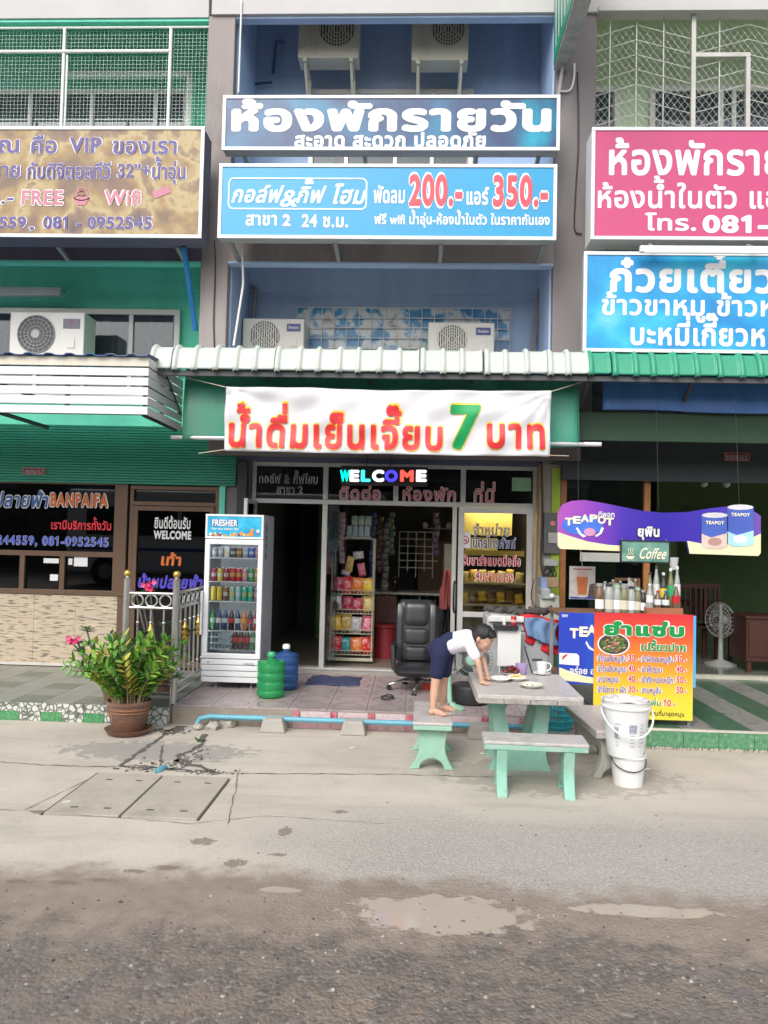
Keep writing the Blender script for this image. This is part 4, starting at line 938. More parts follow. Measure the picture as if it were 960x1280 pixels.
# ================================================================ AIR CONDITIONERS
CRM = M('aircon_cream', (.60, .58, .48), .5, var=.06, dirt=(.4, .36, .28), dirt_amt=.25, streak=True); CRW = M('aircon_white', (.66, .64, .58), .45, var=.05, dirt=(.45, .42, .36), dirt_amt=.2, streak=True)
GRILL = M('grille_dark', (.09, .095, .09), .6)
def aircon(label, px, Y, dep, mat, badge, side=1, brackets=True, slats=False):
    q = rect(*px, Y); t_ = thing('air_conditioner', label, 'air conditioner', ((q[0]+q[1])/2, Y+dep/2, q[2])); w_ = q[1]-q[0]; h = q[3]-q[2]
    box('case', mat, q[0], q[1], Y, Y+dep, q[2], q[3], t_, bev=.012)
    fc = Vector((q[0]+w_*(.36 if side > 0 else .64), Y, q[2]+h*.5)); fr = min(h*.42, w_*.3) if brackets is False else w_*.30; fc.z = fc.z if not brackets else q[2]+h*.52
    m = MB(); n = 28; m.lathe_y((fc.x, Y-.001, fc.z), [(fr, 0), (fr, .004)], n); m.build('fan_opening', GRILL, t_)
    m = MB()
    for k in range(5): r_ = fr*(1-k*.19); m.tube([(fc.x+r_*cos(2*pi*i/n), Y-.012, fc.z+r_*sin(2*pi*i/n)) for i in range(n+1)], .0045, 4, False)
    if slats:
        for k in range(-6, 7): x = fc.x+k*fr/6.5; hh = math.sqrt(max(0, fr*fr-(x-fc.x)**2)); m.bar((x, Y-.016, fc.z-hh), (x, Y-.016, fc.z+hh), .011, .006)
    else:
        for k in range(20): a = 2*pi*k/20; m.bar((fc.x+.03*cos(a), Y-.014, fc.z+.03*sin(a)), (fc.x+fr*cos(a+.2), Y-.014, fc.z+fr*sin(a+.2)), .004)
        m.lathe_y((fc.x, Y-.014, fc.z), [(fr*.24, 0), (fr*.22, .012)], 16)
    m.build('grille', mat if slats else M('grille_grey', (.42, .42, .40), .5), t_)
    bx = q[0]+w_*(.83 if side > 0 else .17)
    if badge:
        box('badge', badge, bx-w_*.11, bx+w_*.11, Y-.008, Y-.001, q[3]-h*.36, q[3]-h*.15, t_)
    MB().box(bx-.05*w_, bx+.05*w_, Y-.01, Y-.001, q[2]+h*.2, q[2]+h*.42).build('panel', mat, t_, bev=.003)
    if brackets:
        for x in (q[0]+w_*.12, q[1]-w_*.12):
            m = MB(); m.bar((x, Y-.02, q[2]-.03), (x, Y+dep+.12, q[2]-.03), .045); m.bar((x, Y+dep+.13, q[2]-.03), (x, Y+dep+.13, q[2]-.42), .045); m.bar((x, Y+.02, q[2]-.05), (x, Y+dep+.12, q[2]-.38), .03)
            m.build('bracket', mat, t_)
    return t_, q
BAD = M('badge_blue', (.04, .05, .25), .4); 
aircon('cream air conditioner on wall brackets below the top beam, left one of the upper pair', (373, 4, 449, 72), 8.75, .25, CRM, None, -1, slats=True)
aircon('cream air conditioner on wall brackets below the top beam, right one of the upper pair', (515, 2, 586, 75), 8.75, .25, CRM, None, -1, slats=True)
a3, q3 = aircon('white air conditioner with blue badge left of the wire-gridded window, above the cream roof', (303, 398, 380, 442), 8.85, .3, CRW, BAD, 1, False, True)
a4, q4 = aircon('white air conditioner with blue badge in front of the wire-gridded window', (535, 403, 618, 446), 8.85, .3, CRW, BAD, 1, False, True)
a5, q5 = aircon('white air conditioner with round black fan and dark badge above the slatted canopy', (12, 390, 105, 446), 8.6, .32, CRW, M('badge_dark', (.12, .12, .16), .4), 1, False)
for t_, q in ((a3, q3), (a4, q4)):
    w_ = q[1]-q[0]; text('Saijo', 0, 0, 0, 0, 8.841, TXW, t_, off=.02, box_=(q[0]+w_*.75, q[0]+w_*.91, q[3]-(q[3]-q[2])*.29, .03))
q = q5; bx = q[0]+(q[1]-q[0])*.83; m = MB(); cz = q[3]-(q[3]-q[2])*.24
for a in (90, 210, 330): d_ = Vector((cos(R(a)), sin(R(a))))*.026; p = Vector((-d_.y, d_.x))*.5; m.add([(bx, 8.59, cz), (bx+d_.x*.6+p.x*.6, 8.59, cz+d_.y*.6+p.y*.6), (bx+d_.x*1.2, 8.59, cz+d_.y*1.2), (bx+d_.x*.6-p.x*.6, 8.59, cz+d_.y*.6-p.y*.6)], [(0, 1, 2, 3)])
m.build('badge_mark', TXR, a5, fix=False)
# ================================================================ PIPES AND CABLES ON THE WALLS
def cable(name, label, pts, r, mat, cat='cable', smooth=True):
    P = [Vector(p) for p in pts]; out = []
    for i in range(len(P)-1):
        a, b_, c, d = P[max(i-1, 0)], P[i], P[i+1], P[min(i+2, len(P)-1)]
        for k in range(6):
            t = k/6; out.append(.5*((2*b_)+(c-a)*t+(2*a-5*b_+4*c-d)*t*t+(3*b_-a-3*c+d)*t**3))
    out.append(P[-1]); return MB().tube(out, r, 6).build(name, mat, smooth=smooth, label=label, cat=cat)
DRK = M('dark_cable', (.03, .03, .03), .5); GRYP = M('grey_pipe', (.24, .25, .26), .5)
a = atY(317, 360, 9.2); b_ = atY(315, 400, 9.2)
cable('drain_pipe', 'short grey drain pipe stub on the blue wall above the left air conditioner', [(a.x-.03, 9.2, a.z), (a.x+.03, 9.19, a.z-.02), (a.x+.02, 9.18, a.z-.15), (b_.x, 9.18, b_.z-.3)], .028, GRYP, 'pipe')
a = atY(675, 362, 9.1); cable('drain_pipe', 'dark flaking drain pipe on the blue wall beside the right pillar', [(a.x, 9.12, a.z), (a.x, 9.1, a.z-.05), (a.x-.05, 9.08, a.z-.4), (a.x-.08, 9.06, a.z-.8)], .038, GRYP, 'pipe')
P = lambda x, y, Y: tuple(atY(x, y, Y))
cable('cable', 'thin white cable hanging from the blue sign down to the cream roof', [P(302, 310, 8.1), P(304, 350, 8.15), P(301, 375, 8.1), P(292, 432, 8.05)], .012, WHT)
cable('cable', 'thin black cable running down the middle of the mauve pillar', [P(268, 300, 8.23), P(269, 340, 8.235), P(267, 400, 8.235), P(268, 436, 8.235)], .007, DRK)
cable('cable', 'long black cable stapled down the dark grey pillar beside the signs', [P(722, 90, 8.235), P(723, 180, 8.235), P(720, 230, 8.23), P(718, 285, 8.235), P(727, 292, 8.235)], .008, DRK)
cable('cable', 'pale wire loop on the dark grey pillar above the signs', [P(718, 80, 8.235), P(717, 100, 8.22), P(712, 113, 8.23), P(698, 114, 8.23)], .012, WHT)
cable('cable', 'white wire along the left edge of the blue upper wall', [P(302, 0, 8.2), P(300, 60, 8.235), P(298, 116, 8.235)], .010, WHT)
m = MB(); a = atY(345, 62, 9.25); m.tube([(a.x+.1, 9.25, a.z+.1), (a.x, 9.25, a.z+.1), (a.x-.03, 9.25, a.z-.3)], .022, 6); tag(m.build('drain_pipe', M('blue_painted_pipe', (.10, .17, .36), .6), smooth=True), 'thin blue painted pipe bend on the upper blue wall', 'pipe')
a = atY(340, 103, 9.22); m = MB(); m.tube([(a.x, 9.22, a.z), (a.x-.32, 9.22, a.z-.03), (a.x-.34, 9.22, a.z-.5)], .016, 6); tag(m.build('conduit', M('dark_blue_pipe', (.03, .06, .13), .6), smooth=True), 'dark bent conduit on the upper blue wall, left of the air conditioner', 'pipe')
# wall tube lamp of the teal recess; lamp bar under the eave; small white bars at awning ends
q = rect(-60, 359, 76, 369, 8.9); t_ = thing('tube_lamp', 'grey tube lamp fitting in the teal recess above the left air conditioner', 'lamp', ((q[0]+q[1])/2, 8.9, q[2]))
box('housing', M('lamp_grey', (.42, .45, .43), .5), q[0], q[1], 8.88, 8.95, q[2], q[3], t_, bev=.006); MB().bar((q[1]-.1, 8.92, q[3]), (q[1]-.1, 9.2, q[3]+.05), .03).build('arm', GREYST, t_); MB().bar((q[0]+.3, 8.92, q[3]), (q[0]+.3, 9.25, q[3]+.05), .03).build('arm', GREYST, t_)
q = rect(422, 466, 501, 472, 7.5); t_ = thing('tube_lamp', 'short white tube lamp tucked under the cream roof edge', 'lamp', ((q[0]+q[1])/2, 7.5, q[2])); box('housing', WHT, q[0], q[1], 7.5, 7.54, q[2], q[3], t_, bev=.004); MB().tube([(q[0]+.02, 7.495, q[2]), (q[1]-.02, 7.495, q[2])], .013, 8).build('tube', TXW, t_, smooth=True)
a = atY(730, 555, 7.7); MB().tube([(a.x, 7.7, a.z), (a.x+.17, 7.7, a.z)], .02, 8).build('white_rod', TXW, smooth=True, label='short white rod end sticking out right of the green awning', cat='rod')
# ================================================================ BANNER
bx0, bx1, bz0, bz1 = rect(281, 486, 688, 567, 7.5)
ban = thing('banner', 'white cloth banner with red Thai lettering and a big green 7', 'banner', ((bx0+bx1)/2, 7.5, bz0))
def bwarp(x, z):
    u = (x-bx0)/(bx1-bx0); v = (z-bz0)/(bz1-bz0)
    y = .018*sin(x*5+z*7)+.010*sin(x*13-z*16+1)+.006*sin(x*2+z*24)
    y += .014*sin((u*9+v*3.0))*(v) - .03*sin(pi*u)*.6
    for cx, cz in ((0, 1), (1, 1)):
        dx, dz = u-cx, v-cz; a = atan2(dz*.6, dx*3.2); y += .012*sin(a*14)*math.exp(-(dx*dx*9+dz*dz*1.6))
    return y
BW = M('banner_cloth', (.64, .64, .66), .7, var=.04, scale=3)
m = MB(); m.grid(lambda u, v: Vector((bx0+(bx1-bx0)*u, 7.5+bwarp(bx0+(bx1-bx0)*u, bz0+(bz1-bz0)*v), bz0+(bz1-bz0)*v-.012*sin(pi*u)*(1 if v > .5 else .6))), 110, 26); m.build('cloth', BW, ban, smooth=True, solid=.002, fix=False)
BRD = M('banner_red', (.66, .03, .04), .5, var=.05); 
for s, a, b_, py, cap, mt in (('น้ำดื่มเย็นเจี๊ยบ', 286, 553, 557, 27, BRD), ('7', 562, 600, 559, 54, TXGR), ('บาท', 608, 681, 559, 28, BRD)):
    text(s, a-1, b_+1, py, cap+1, 7.495, TXY, ban, off=.056, warp=bwarp, name='lettering_outline', gap=.02); text(s, a, b_, py, cap, 7.495, mt, ban, off=.036, warp=bwarp, zoff=.004, gap=.02, shear=.0)
for p, q in (((bx0+.01, bz1-.01), (bx0-.5, bz1+.12)), ((bx1-.01, bz1-.01), (bx1+.45, bz1+.16)), ((bx0+.01, bz0+.01), (bx0-.28, bz0-.02)), ((bx1-.01, bz0+.01), (bx1+.2, bz0+.02))):
    MB().tube([(p[0], 7.49, p[1]), (q[0], 7.6, q[1])], .005, 5).build('string', M('string', (.5, .45, .35), .8), ban)
# LED welcome sign
wx0, wx1, wz0, wz1 = rect(426, 583, 535, 607, 8.6)
led = thing('led_sign', 'black LED strip sign spelling WELCOME in coloured lights, hung over the doorway', 'sign', ((wx0+wx1)/2, 8.6, wz0))
box('case', BLK, wx0, wx1, 8.6, 8.66, wz0, wz1, led, bev=.004)
def em(name, c, s): return M(name, c, .4, var=.02, emit=s)
for ch, a, b_, c in (('W', 425, 437, (.0, .75, .55)), ('E', 437, 449, (.9, .9, .9)), ('L', 451, 463, (.05, .8, .7)), ('C', 465, 480, (.9, .9, .9)), ('O', 481, 497, (.05, .04, .95)), ('M', 500, 517, (.9, .07, .05)), ('E', 520, 533, (.95, .95, .95))):
    T2(led, ch, a, b_, 601, 13.5, 8.598, em('led_%d_%d_%d' % tuple(int(x*99) for x in c), c, 1.1), None, off=.06)
for x in (wx0+.28, wx0+.55): MB().tube([(x, 8.63, wz1), (x+.01, 8.66, 2.66), (x, 8.78, 2.72)], .006, 5).build('hanging_chain', DRK, led)
# ================================================================ SHOP SIGNS RIGHT
tx0, tx1, tz0, tz1 = rect(697, 629, 952, 692, 7.45)
tea = thing('shop_sign', 'wavy edged violet and blue sign with cream swoosh, milk tins and white lettering', 'sign', ((tx0+tx1)/2, 7.45, tz0))
def pp(x, y, Y=7.45): v = atY(x, y, Y); return (v.x, v.z)
top = [(698, 640), (703, 631), (715, 626), (730, 625), (750, 628), (775, 633), (800, 638), (830, 641), (860, 640), (890, 635), (910, 633), (930, 635), (944, 640), (951, 645)]
bot = [(951, 691), (948, 695), (862, 692), (859, 677), (777, 675), (776, 689), (700, 686), (697, 682)]
PV = print_mat('print_violet_blue', [(.0, (.36, .08, .42)), (.15, (.22, .05, .42)), (.3, (.06, .03, .36)), (.5, (.035, .02, .32)), (.75, (.05, .03, .35)), (1, (.16, .08, .38))], .8, .3, axis=(0, -.95, .95, .25))
def poly(parent, name, pts, Y, mat, dep=0, fix=True):
    m = MB(); P_ = [pp(x, y, Y) for x, y in pts]
    if dep: m.prism(P_, Y, Y+dep)
    else: m.add([(x, Y, z) for x, z in P_], [tuple(range(len(P_)))])
    bm_ = m.build(name, mat, parent, fix=fix)
    me = bm_.data; b2 = bmesh.new(); b2.from_mesh(me); bmesh.ops.triangulate(b2, faces=[f for f in b2.faces if len(f.verts) > 4]); b2.to_mesh(me); b2.free(); return bm_
poly(tea, 'panel', top+bot, 7.45, PV, .05)
CRE = M('sign_cream', (.74, .70, .42), .4, var=.04)
poly(tea, 'swoosh', [(697, 665), (712, 670), (735, 677), (760, 681), (776, 682), (776, 689), (700, 686), (697, 682)], 7.447, CRE); poly(tea, 'swoosh', [(859, 676), (885, 681), (915, 679), (940, 672), (951, 667), (951, 691), (948, 695), (862, 692)], 7.447, CRE)
poly(tea, 'glow_print', [(728+26*cos(k*pi/8), 657+12*sin(k*pi/8)) for k in range(16)], 7.446, M('print_light_blue', (.05, .16, .62), .4))
T2(tea, 'ทีพอท', 748, 768, 646, 5, 7.444, TXW, None, off=.02)
LC = M('lettering_cream', (.80, .76, .58), .45)
for ch, a, y in zip('TEAPOT', (706, 716, 726, 737, 747, 757), (656, 654, 652, 652, 654, 656)): T2(tea, ch, a, a+10, y, 9, 7.444, LC, None, off=.05)
m = MB(); c = pp(737, 665)
for k, (rx_, rz_) in enumerate(((.055, .04),)): m.add([(c[0]+rx_*cos(i*pi/8), 7.444, c[1]+rz_*sin(i*pi/8)) for i in range(16)], [tuple(range(16))])
m.build('pot_mark', M('print_rose', (.55, .25, .42), .4), tea, fix=False)
poly(tea, 'spout_mark', [(722, 659), (727, 667), (733, 670), (729, 672), (723, 667), (720, 660)], 7.443, TXW); poly(tea, 'handle_mark', [(752, 659), (749, 666), (743, 670), (746, 671), (752, 667), (755, 660)], 7.443, TXW)
T2(tea, 'ยุพิน', 797, 824, 670, 9, 7.444, TXW, TXK, off=.04, grow=.06)
for a, b_, c_, d_ in ((877, 641, 910, 686), (909, 631, 942, 683)):    # printed tins
    w2 = (b_-0); poly(tea, 'tin_print', [(a, b_+3), (a+8, b_), (c_-8, b_), (c_, b_+3), (c_, d_-3), (c_-8, d_), (a+8, d_), (a, d_-3)], 7.444, M('print_tin_blue', (.07, .12, .45), .3))
    poly(tea, 'tin_lid', [((a+c_)/2+(c_-a)/2*cos(k*pi/6), b_+3+3.4*sin(k*pi/6)) for k in range(12)], 7.442, M('print_tin_lid', (.62, .60, .64), .3)); poly(tea, 'tin_cream', [(a, d_-19), (a+12, d_-14), (c_, d_-20), (c_, d_-3), (c_-8, d_), (a+8, d_), (a, d_-3)], 7.442, M('print_tin_cream', (.62, .48, .42), .4) if a < 900 else M('print_tin_sky', (.35, .62, .75), .4))
    T2(tea, 'TEAPOT', a+5, c_-5, b_+14, 4, 7.441, LC, None, off=.04)
    poly(tea, 'drink_print', [((a+c_)/2+9*cos(k*pi/6), d_-9+5*sin(k*pi/6)) for k in range(12)], 7.4405, M('print_coffee', (.40, .24, .20), .4) if a < 900 else TXW)
for x in (tx0+.2, 0.5*(tx0+tx1), tx1-.2): MB().tube([(x, 7.47, tz1-.05), (x, 7.6, 3.36)], .0025, 4).build('hanging_wire', DRK, tea)
x0, x1, z0, z1 = rect(776, 676, 837, 703, 7.40)
cof = thing('coffee_sign', 'small green and grey Coffee sign with a steaming cup, hung under the violet sign', 'sign', ((x0+x1)/2, 7.4, z0))
box('panel', print_mat('print_coffee_green', [(.3, (.06, .16, .13)), (.5, (.14, .30, .24)), (.7, (.32, .46, .38))], 5), x0, x1, 7.40, 7.425, z0, z1, cof); m = MB(); frame(m, x0-.004, x1+.004, z0-.004, z1+.004, 7.392, .012, .036); m.build('frame', BLK, cof)
T2(cof, 'Coffee', 798, 831, 698, 14, 7.397, LC, None, off=.02, shear=.3)
m = MB(); c = pp(788, 695, 7.396); m.add([(c[0]-.045, 7.396, c[1]), (c[0]+.045, 7.396, c[1]), (c[0]+.02, 7.396, c[1]-.03), (c[0]-.02, 7.396, c[1]-.03)], [(0, 3, 2, 1)]); 
for dx in (-.02, .0, .02): m.tube([(c[0]+dx, 7.394, c[1]+.01), (c[0]+dx+.008, 7.394, c[1]+.03), (c[0]+dx-.002, 7.394, c[1]+.05), (c[0]+dx+.006, 7.394, c[1]+.07)], .004, 4)
m.build('cup_mark', LC, cof)
for x in (x0+.02, x1-.02): MB().tube([(x, 7.41, z1), (x, 7.455, z1+.02)], .004, 4).build('hook', GREYST, cof)
# picture of an iced drink on the glass, paper arrow behind
x0, x1, z0, z1 = rect(712, 708, 744, 749, 8.0)
dp = thing('drink_poster', 'framed poster of an iced tea glass hung on the dark glass beside the bottles', 'poster', ((x0+x1)/2, 8.0, z0)); Yp = 8.0
box('board', print_mat('print_poster', [(.3, (.42, .38, .33)), (.5, (.55, .52, .48)), (.7, (.66, .63, .60))], 6), x0, x1, Yp, Yp+.02, z0, z1, dp)
def ppq(u, v): return (x0+(x1-x0)*u, z0+(z1-z0)*v)
def flat(parent, name, pts, Y, mat): MB().add([(x, Y, z) for x, z in pts], [tuple(range(len(pts)))]).build(name, mat, parent, fix=False)
flat(dp, 'glass_print', [ppq(.33, .14), ppq(.66, .14), ppq(.72, .68), ppq(.27, .68)], Yp-.003, M('print_thai_tea', (.55, .16, .06), .4)); flat(dp, 'foam_print', [ppq(.27, .68), ppq(.72, .68), ppq(.66, .8), ppq(.5, .84), ppq(.33, .8)], Yp-.004, M('print_pale_pink', (.62, .42, .38), .4)); flat(dp, 'shadow_print', [ppq(.7, .02), ppq(.98, .02), ppq(.98, .5), ppq(.78, .45)], Yp-.0025, M('print_dark_brown', (.12, .08, .06), .4)); flat(dp, 'blue_print', [ppq(.02, .02), ppq(.98, .02), ppq(.9, .1), ppq(.5, .05), ppq(.02, .08)], Yp-.005, M('print_deep_blue', (.04, .06, .4), .4))
flat(dp, 'headline_print', [ppq(.12, .90), ppq(.88, .90), ppq(.88, .93), ppq(.12, .93)], Yp-.003, TXR)
MB().tube([((x0+x1)/2, 8.01, z1), ((x0+x1)/2, 8.3, z1+.55)], .004, 4).build('hanging_wire', GREYST, dp)
# ================================================================ DRINKS FRIDGE
FRW = M('fridge_white', (.70, .71, .72), .35, var=.03, dirt=(.5, .5, .5), dirt_amt=.05); FRG = M('fridge_grey_side', (.42, .44, .47), .4, var=.05)
fx0, fx1, fz1 = -2.19, -1.58, 1.975; FYF, FYB = 7.93, 8.49; fzb = .235
PXF = lambda y: atY(290, y, FYF).z
zh0, zd1, zd0, zb1 = PXF(674), PXF(679), PXF(817), PXF(824)
fr = thing('drinks_fridge', 'tall white glass door drinks fridge with blue printed header beside the doorway', 'fridge', (-1.885, 8.2, .17))
m = MB(); m.box(fx0, fx0+.03, FYF+.05, FYB, zb1, zh0); m.box(fx1-.03, fx1, FYF+.05, FYB, zb1, zh0); m.box(fx0, fx1, FYB, FYB+.03, fzb, fz1); m.box(fx0, fx1, FYF+.03, FYB-.001, fzb, zb1-.001); m.box(fx0, fx1, FYF+.02, FYB-.001, zh0+.001, fz1)
m.build('cabinet', FRG, fr, bev=.004)
box('inner_back', M('fridge_inside_glow', (.62, .68, .72), .5, emit=.10), fx0+.035, fx1-.035, FYB-.02, FYB-.005, zb1, zh0, fr)  # back panel glows faintly itself, standing in for lamp light inside the fridge
m = MB(); frame(m, fx0, fx1, zb1+.004, zh0-.004, FYF, .052, .05); m.build('door_frame', FRW, fr, bev=.006)
box('door_glass', glass('fridge_glass', (.93, .95, .96), .8), fx0+.05, fx1-.05, FYF+.02, FYF+.026, zb1+.05, zh0-.05, fr)
MB().bar((fx0-.012, FYF-.015, zd1-.5), (fx0-.012, FYF-.015, zd1-.95), .02).build('handle', FRW, fr)
m = MB(); frame(m, fx0, fx1, zh0+.003, fz1, FYF-.005, .022, .03); m.build('header_frame', FRW, fr, bev=.004)
hp = box('header_print', print_mat('print_header_blue', [(.3, (.01, .22, .50)), (.5, (.02, .38, .62)), (.68, (.08, .52, .72))], 4), fx0+.02, fx1-.02, FYF+.004, FYF+.012, zh0+.02, fz1-.02, fr)
T2(fr, 'FRESHER', 265, 297, 657, 8, FYF+.002, TXW, M('print_navy', (.02, .05, .3), .4), off=.04, grow=.05); T2(fr, 'For the better life', 265, 298, 662, 3, FYF+.002, TXW, None, off=.02)
rn = random.Random(11); m = MB(); w_ = fx1-fx0
FRUIT = [M('print_orange', (.75, .28, .03), .4), M('print_red', (.6, .04, .04), .4), M('print_fruit_yellow', (.8, .6, .08), .4), M('print_fruit_white', (.8, .8, .75), .4), M('print_brown', (.2, .07, .04), .4)]
for i in range(26):
    u = rn.random(); x = fx0+.05+u*(w_-.1); hh = .03+.09*max(0, u-.45); z = zh0+.03+rn.random()*hh; r0 = .010+.012*rn.random()*(.5+u); m.mat(rn.randrange(5))
    m.add([(x+r0*cos(k*pi/4), FYF+.003-.0002*i, z+r0*sin(k*pi/4)) for k in range(8)], [tuple(range(8))])
m.build('fruit_print', FRUIT, fr, kind='stuff', fix=False)
nb = 4; hb = (zb1-fzb)/nb
for i in range(nb): box('base_slat', FRW, fx0, fx1, FYF+.0, FYF+.028, fzb+hb*i+.004, fzb+hb*(i+1)-.004, fr, bev=.003)
box('badge', M('badge_grey', (.4, .4, .42), .4), fx1-.17, fx1-.06, FYF-.003, FYF-.001, zb1-.055, zb1-.035, fr)
MB().lathe_y((fx0+.07, FYF-.001, zb1-.035), [(.008, 0), (.007, .003)], 10).build('lock', BLK, fr)
m = MB(); m.box(fx1+.001, fx1+.004, FYF+.07, FYF+.2, 1.5, 1.9); m.build('side_label', M('label_grey', (.3, .31, .33), .5), fr); m = MB()
for i in range(4): m.box(fx1+.005, fx1+.006, FYF+.10, FYF+.17, 1.54+i*.09, 1.58+i*.09)
m.build('label_marks', M('label_marks', (.12, .12, .13), .5), fr, kind='stuff')
for x in (fx0+.06, fx0+.14, fx1-.1, fx1-.04): MB().lathe((x, FYF+.08, .172), [(.022, 0), (.022, .008), (.007, .014), (.007, .065)], 10).build('foot', GREYST, fr, smooth=True)
for x in (fx0+.06, fx1-.05): MB().lathe((x, FYB-.06, .172), [(.02, 0), (.02, .06)], 10).build('foot', BLK, fr)
SHZ = [PXF(y) for y in (698, 728, 753, 790, 815)]
for z in SHZ[:4]:
    m = MB(); m.tube([(fx0+.035, FYF+.07, z), (fx1-.035, FYF+.07, z)], .006, 6); m.tube([(fx0+.035, FYB-.04, z-.004), (fx1-.035, FYB-.04, z-.004)], .005, 6)
    for i in range(18): x = fx0+.045+(w_-.09)*i/17; m.bar((x, FYF+.07, z-.006), (x, FYB-.04, z-.006), .004)
    m.build('shelf', WHT, fr)
for i in range(7): x = fx0+.09+(w_-.15)*i/6; MB().tube([(x, FYF+.075, SHZ[3]), (x, FYF+.07, SHZ[3]+.075), (x, FYF+.11, SHZ[3]+.085)], .004, 5).build('divider', WHT, fr)
ld = M('fridge_lamp', (.85, .93, 1), .4, emit=3.0); box('lamp', ld, fx0+.05, fx1-.05, FYF+.06, FYF+.075, zh0-.03, zh0-.012, fr); box('lamp', ld, fx0+.034, fx0+.044, FYF+.06, FYF+.07, zb1+.1, zh0-.05, fr)
def can(c, h, r, body, label, group=None):
    t_ = thing('drink_can', label, 'can', c, group); x, y, z = c
    MB().lathe(c, [(r*.82, 0), (r, .012), (r, h-.014), (r*.86, h)], 14).build('body', body, t_, smooth=True); MB().lathe((x, y, z+h), [(r*.84, 0), (r*.8, .003)], 14).build('lid', STEEL, t_); 
    m = MB(); a = [(-1.3, -.25), (1.3, .25)]; m.add([(x+r*1.004*sin(q), y-r*1.004*cos(q), z+h*(.35+dz)) for dz in (0, .3) for q in (-1, -.5, 0, .5, 1)], [(i, i+1, i+6, i+5) for i in range(4)]); m.build('label', TXW if hash(label) % 2 else FRUIT[2], t_, smooth=True, fix=False); return t_
def bottle(c, h, r, liq, cap, lab, label, cat='bottle', group=None, neck=.30, name='drink_bottle'):
    t_ = thing(name, label, cat, c, group); x, y, z = c; b0 = 1-neck
    MB().lathe(c, [(r*.8, 0), (r, .01), (r, h*.18), (r*.93, h*.26), (r, h*.36), (r, h*b0*.92), (r*.72, h*(b0+neck*.3)), (r*.38, h*(b0+neck*.65)), (r*.34, h*.95)], 14).build('body', liq, t_, smooth=True)
    MB().lathe((x, y, z+h*.93), [(r*.44, 0), (r*.44, h*.07)], 12).build('cap', cap, t_)
    if lab: MB().lathe((x, y, z+h*.36), [(r*1.02, 0), (r*1.02, h*.24)], 14, False).build('label', lab, t_, smooth=True)
    return t_
C = lambda n, c, r=.25: M(n, c, r, var=.15, scale=30)
CC = {'red': C('can_red', (.50, .02, .03)), 'grey': C('can_grey', (.32, .36, .38)), 'white': C('can_white', (.66, .68, .68)), 'blue': C('can_blue', (.04, .12, .50)), 'pink': C('can_pink', (.60, .25, .34)), 'yellow': C('can_yellow', (.62, .48, .06)), 'dark red': C('can_dark_red', (.30, .02, .05)), 'green': C('can_green', (.05, .36, .16)), 'orange': C('can_orange', (.72, .36, .04)), 'teal': C('can_teal', (.04, .46, .34)), 'brown': C('can_brown', (.24, .10, .06)), 'dark': C('can_dark', (.05, .05, .06)), 'pale green': C('can_pale_green', (.36, .52, .36)), 'pale blue': C('can_pale_blue', (.30, .50, .55))}
LIQ = {k: M('bottle_'+k.replace(' ', '_'), v, .12, var=.08, spec=.6) for k, v in {'green': (.02, .22, .06), 'dark blue': (.02, .04, .16), 'cola': (.03, .01, .012), 'orange': (.65, .18, .03), 'red': (.45, .02, .03), 'clear': (.45, .5, .5)}.items()}
WORD = ['top', 'second', 'third', 'fourth', 'bottom']; POS = ['leftmost', 'second from left', 'third from left', 'fourth from left', 'fifth from left', 'sixth from left', 'seventh from left', 'rightmost']
rows = [(0, .105, ['grey', 'grey', 'white', 'dark', 'brown', 'grey', 'blue', 'pink']), (1, .135, ['dark red', 'yellow', 'dark red', 'red', 'red', 'pink', 'green', 'orange']), (2, .15, ['yellow', 'yellow', 'brown', 'pale green', 'pale blue', 'teal', 'teal', 'pink'])]
for r_, h, cs in rows:
    for i, c in enumerate(cs):
        x = fx0+.075+(w_-.15)*i/7; can((x, FYF+.12, SHZ[r_]+.007), h*random.uniform(.93, 1.04), .0285, CC[c], '%s drink can on the %s fridge shelf, %s' % (c, WORD[r_], POS[i]))
        can((x+.01, FYF+.21, SHZ[r_]+.007), h, .0285, CC[cs[(i+1) % 8]] if i % 3 else CC[c], '%s drink can, back row of the %s fridge shelf, %s' % (cs[(i+1) % 8] if i % 3 else c, WORD[r_], POS[i]))
capc = {'green': CC['green'], 'dark blue': CC['blue'], 'cola': CC['red'], 'orange': CC['orange'], 'red': CC['red']}; labc = {'green': CC['pale green'], 'dark blue': CC['white'], 'cola': CC['red'], 'orange': CC['orange'], 'red': CC['white']}
for i, c in enumerate(['green', 'dark blue', 'dark blue', 'cola', 'dark blue', 'orange', 'cola', 'red']):
    bottle((fx0+.075+(w_-.15)*i/7, FYF+.13, SHZ[3]+.007), .205, .031, LIQ[c], capc[c], labc[c], '%s soft drink bottle on the fourth fridge shelf, %s' % (c, POS[i]))
for i, c in enumerate(['cola', 'cola', 'cola', 'green', 'red']):
    bottle((fx0+.31+i*.062, FYF+.16, SHZ[4]+.005), .22, .031, LIQ[c], capc[c], labc[c], '%s soft drink bottle at the bottom of the fridge, %s of five' % (c, ['first', 'second', 'third', 'fourth', 'fifth'][i]))
ct = thing('crate', 'pale translucent plastic crate at the bottom left inside the fridge', 'crate', (fx0+.16, 8.1, zb1))
m = MB(); cxa, cxb = fx0+.06, fx0+.27; cz = SHZ[4]
for z in (cz+.01, cz+.07, cz+.13, cz+.19): m.box(cxa, cxb, FYF+.09, FYF+.1, z, z+.015); m.box(cxb-.01, cxb, FYF+.101, FYB-.08, z, z+.015); m.box(cxa, cxa+.01, FYF+.101, FYB-.08, z, z+.015)
for i in range(6): x = cxa+.01+i*.036; m.box(x, x+.008, FYF+.092, FYF+.098, cz+.025, cz+.19)
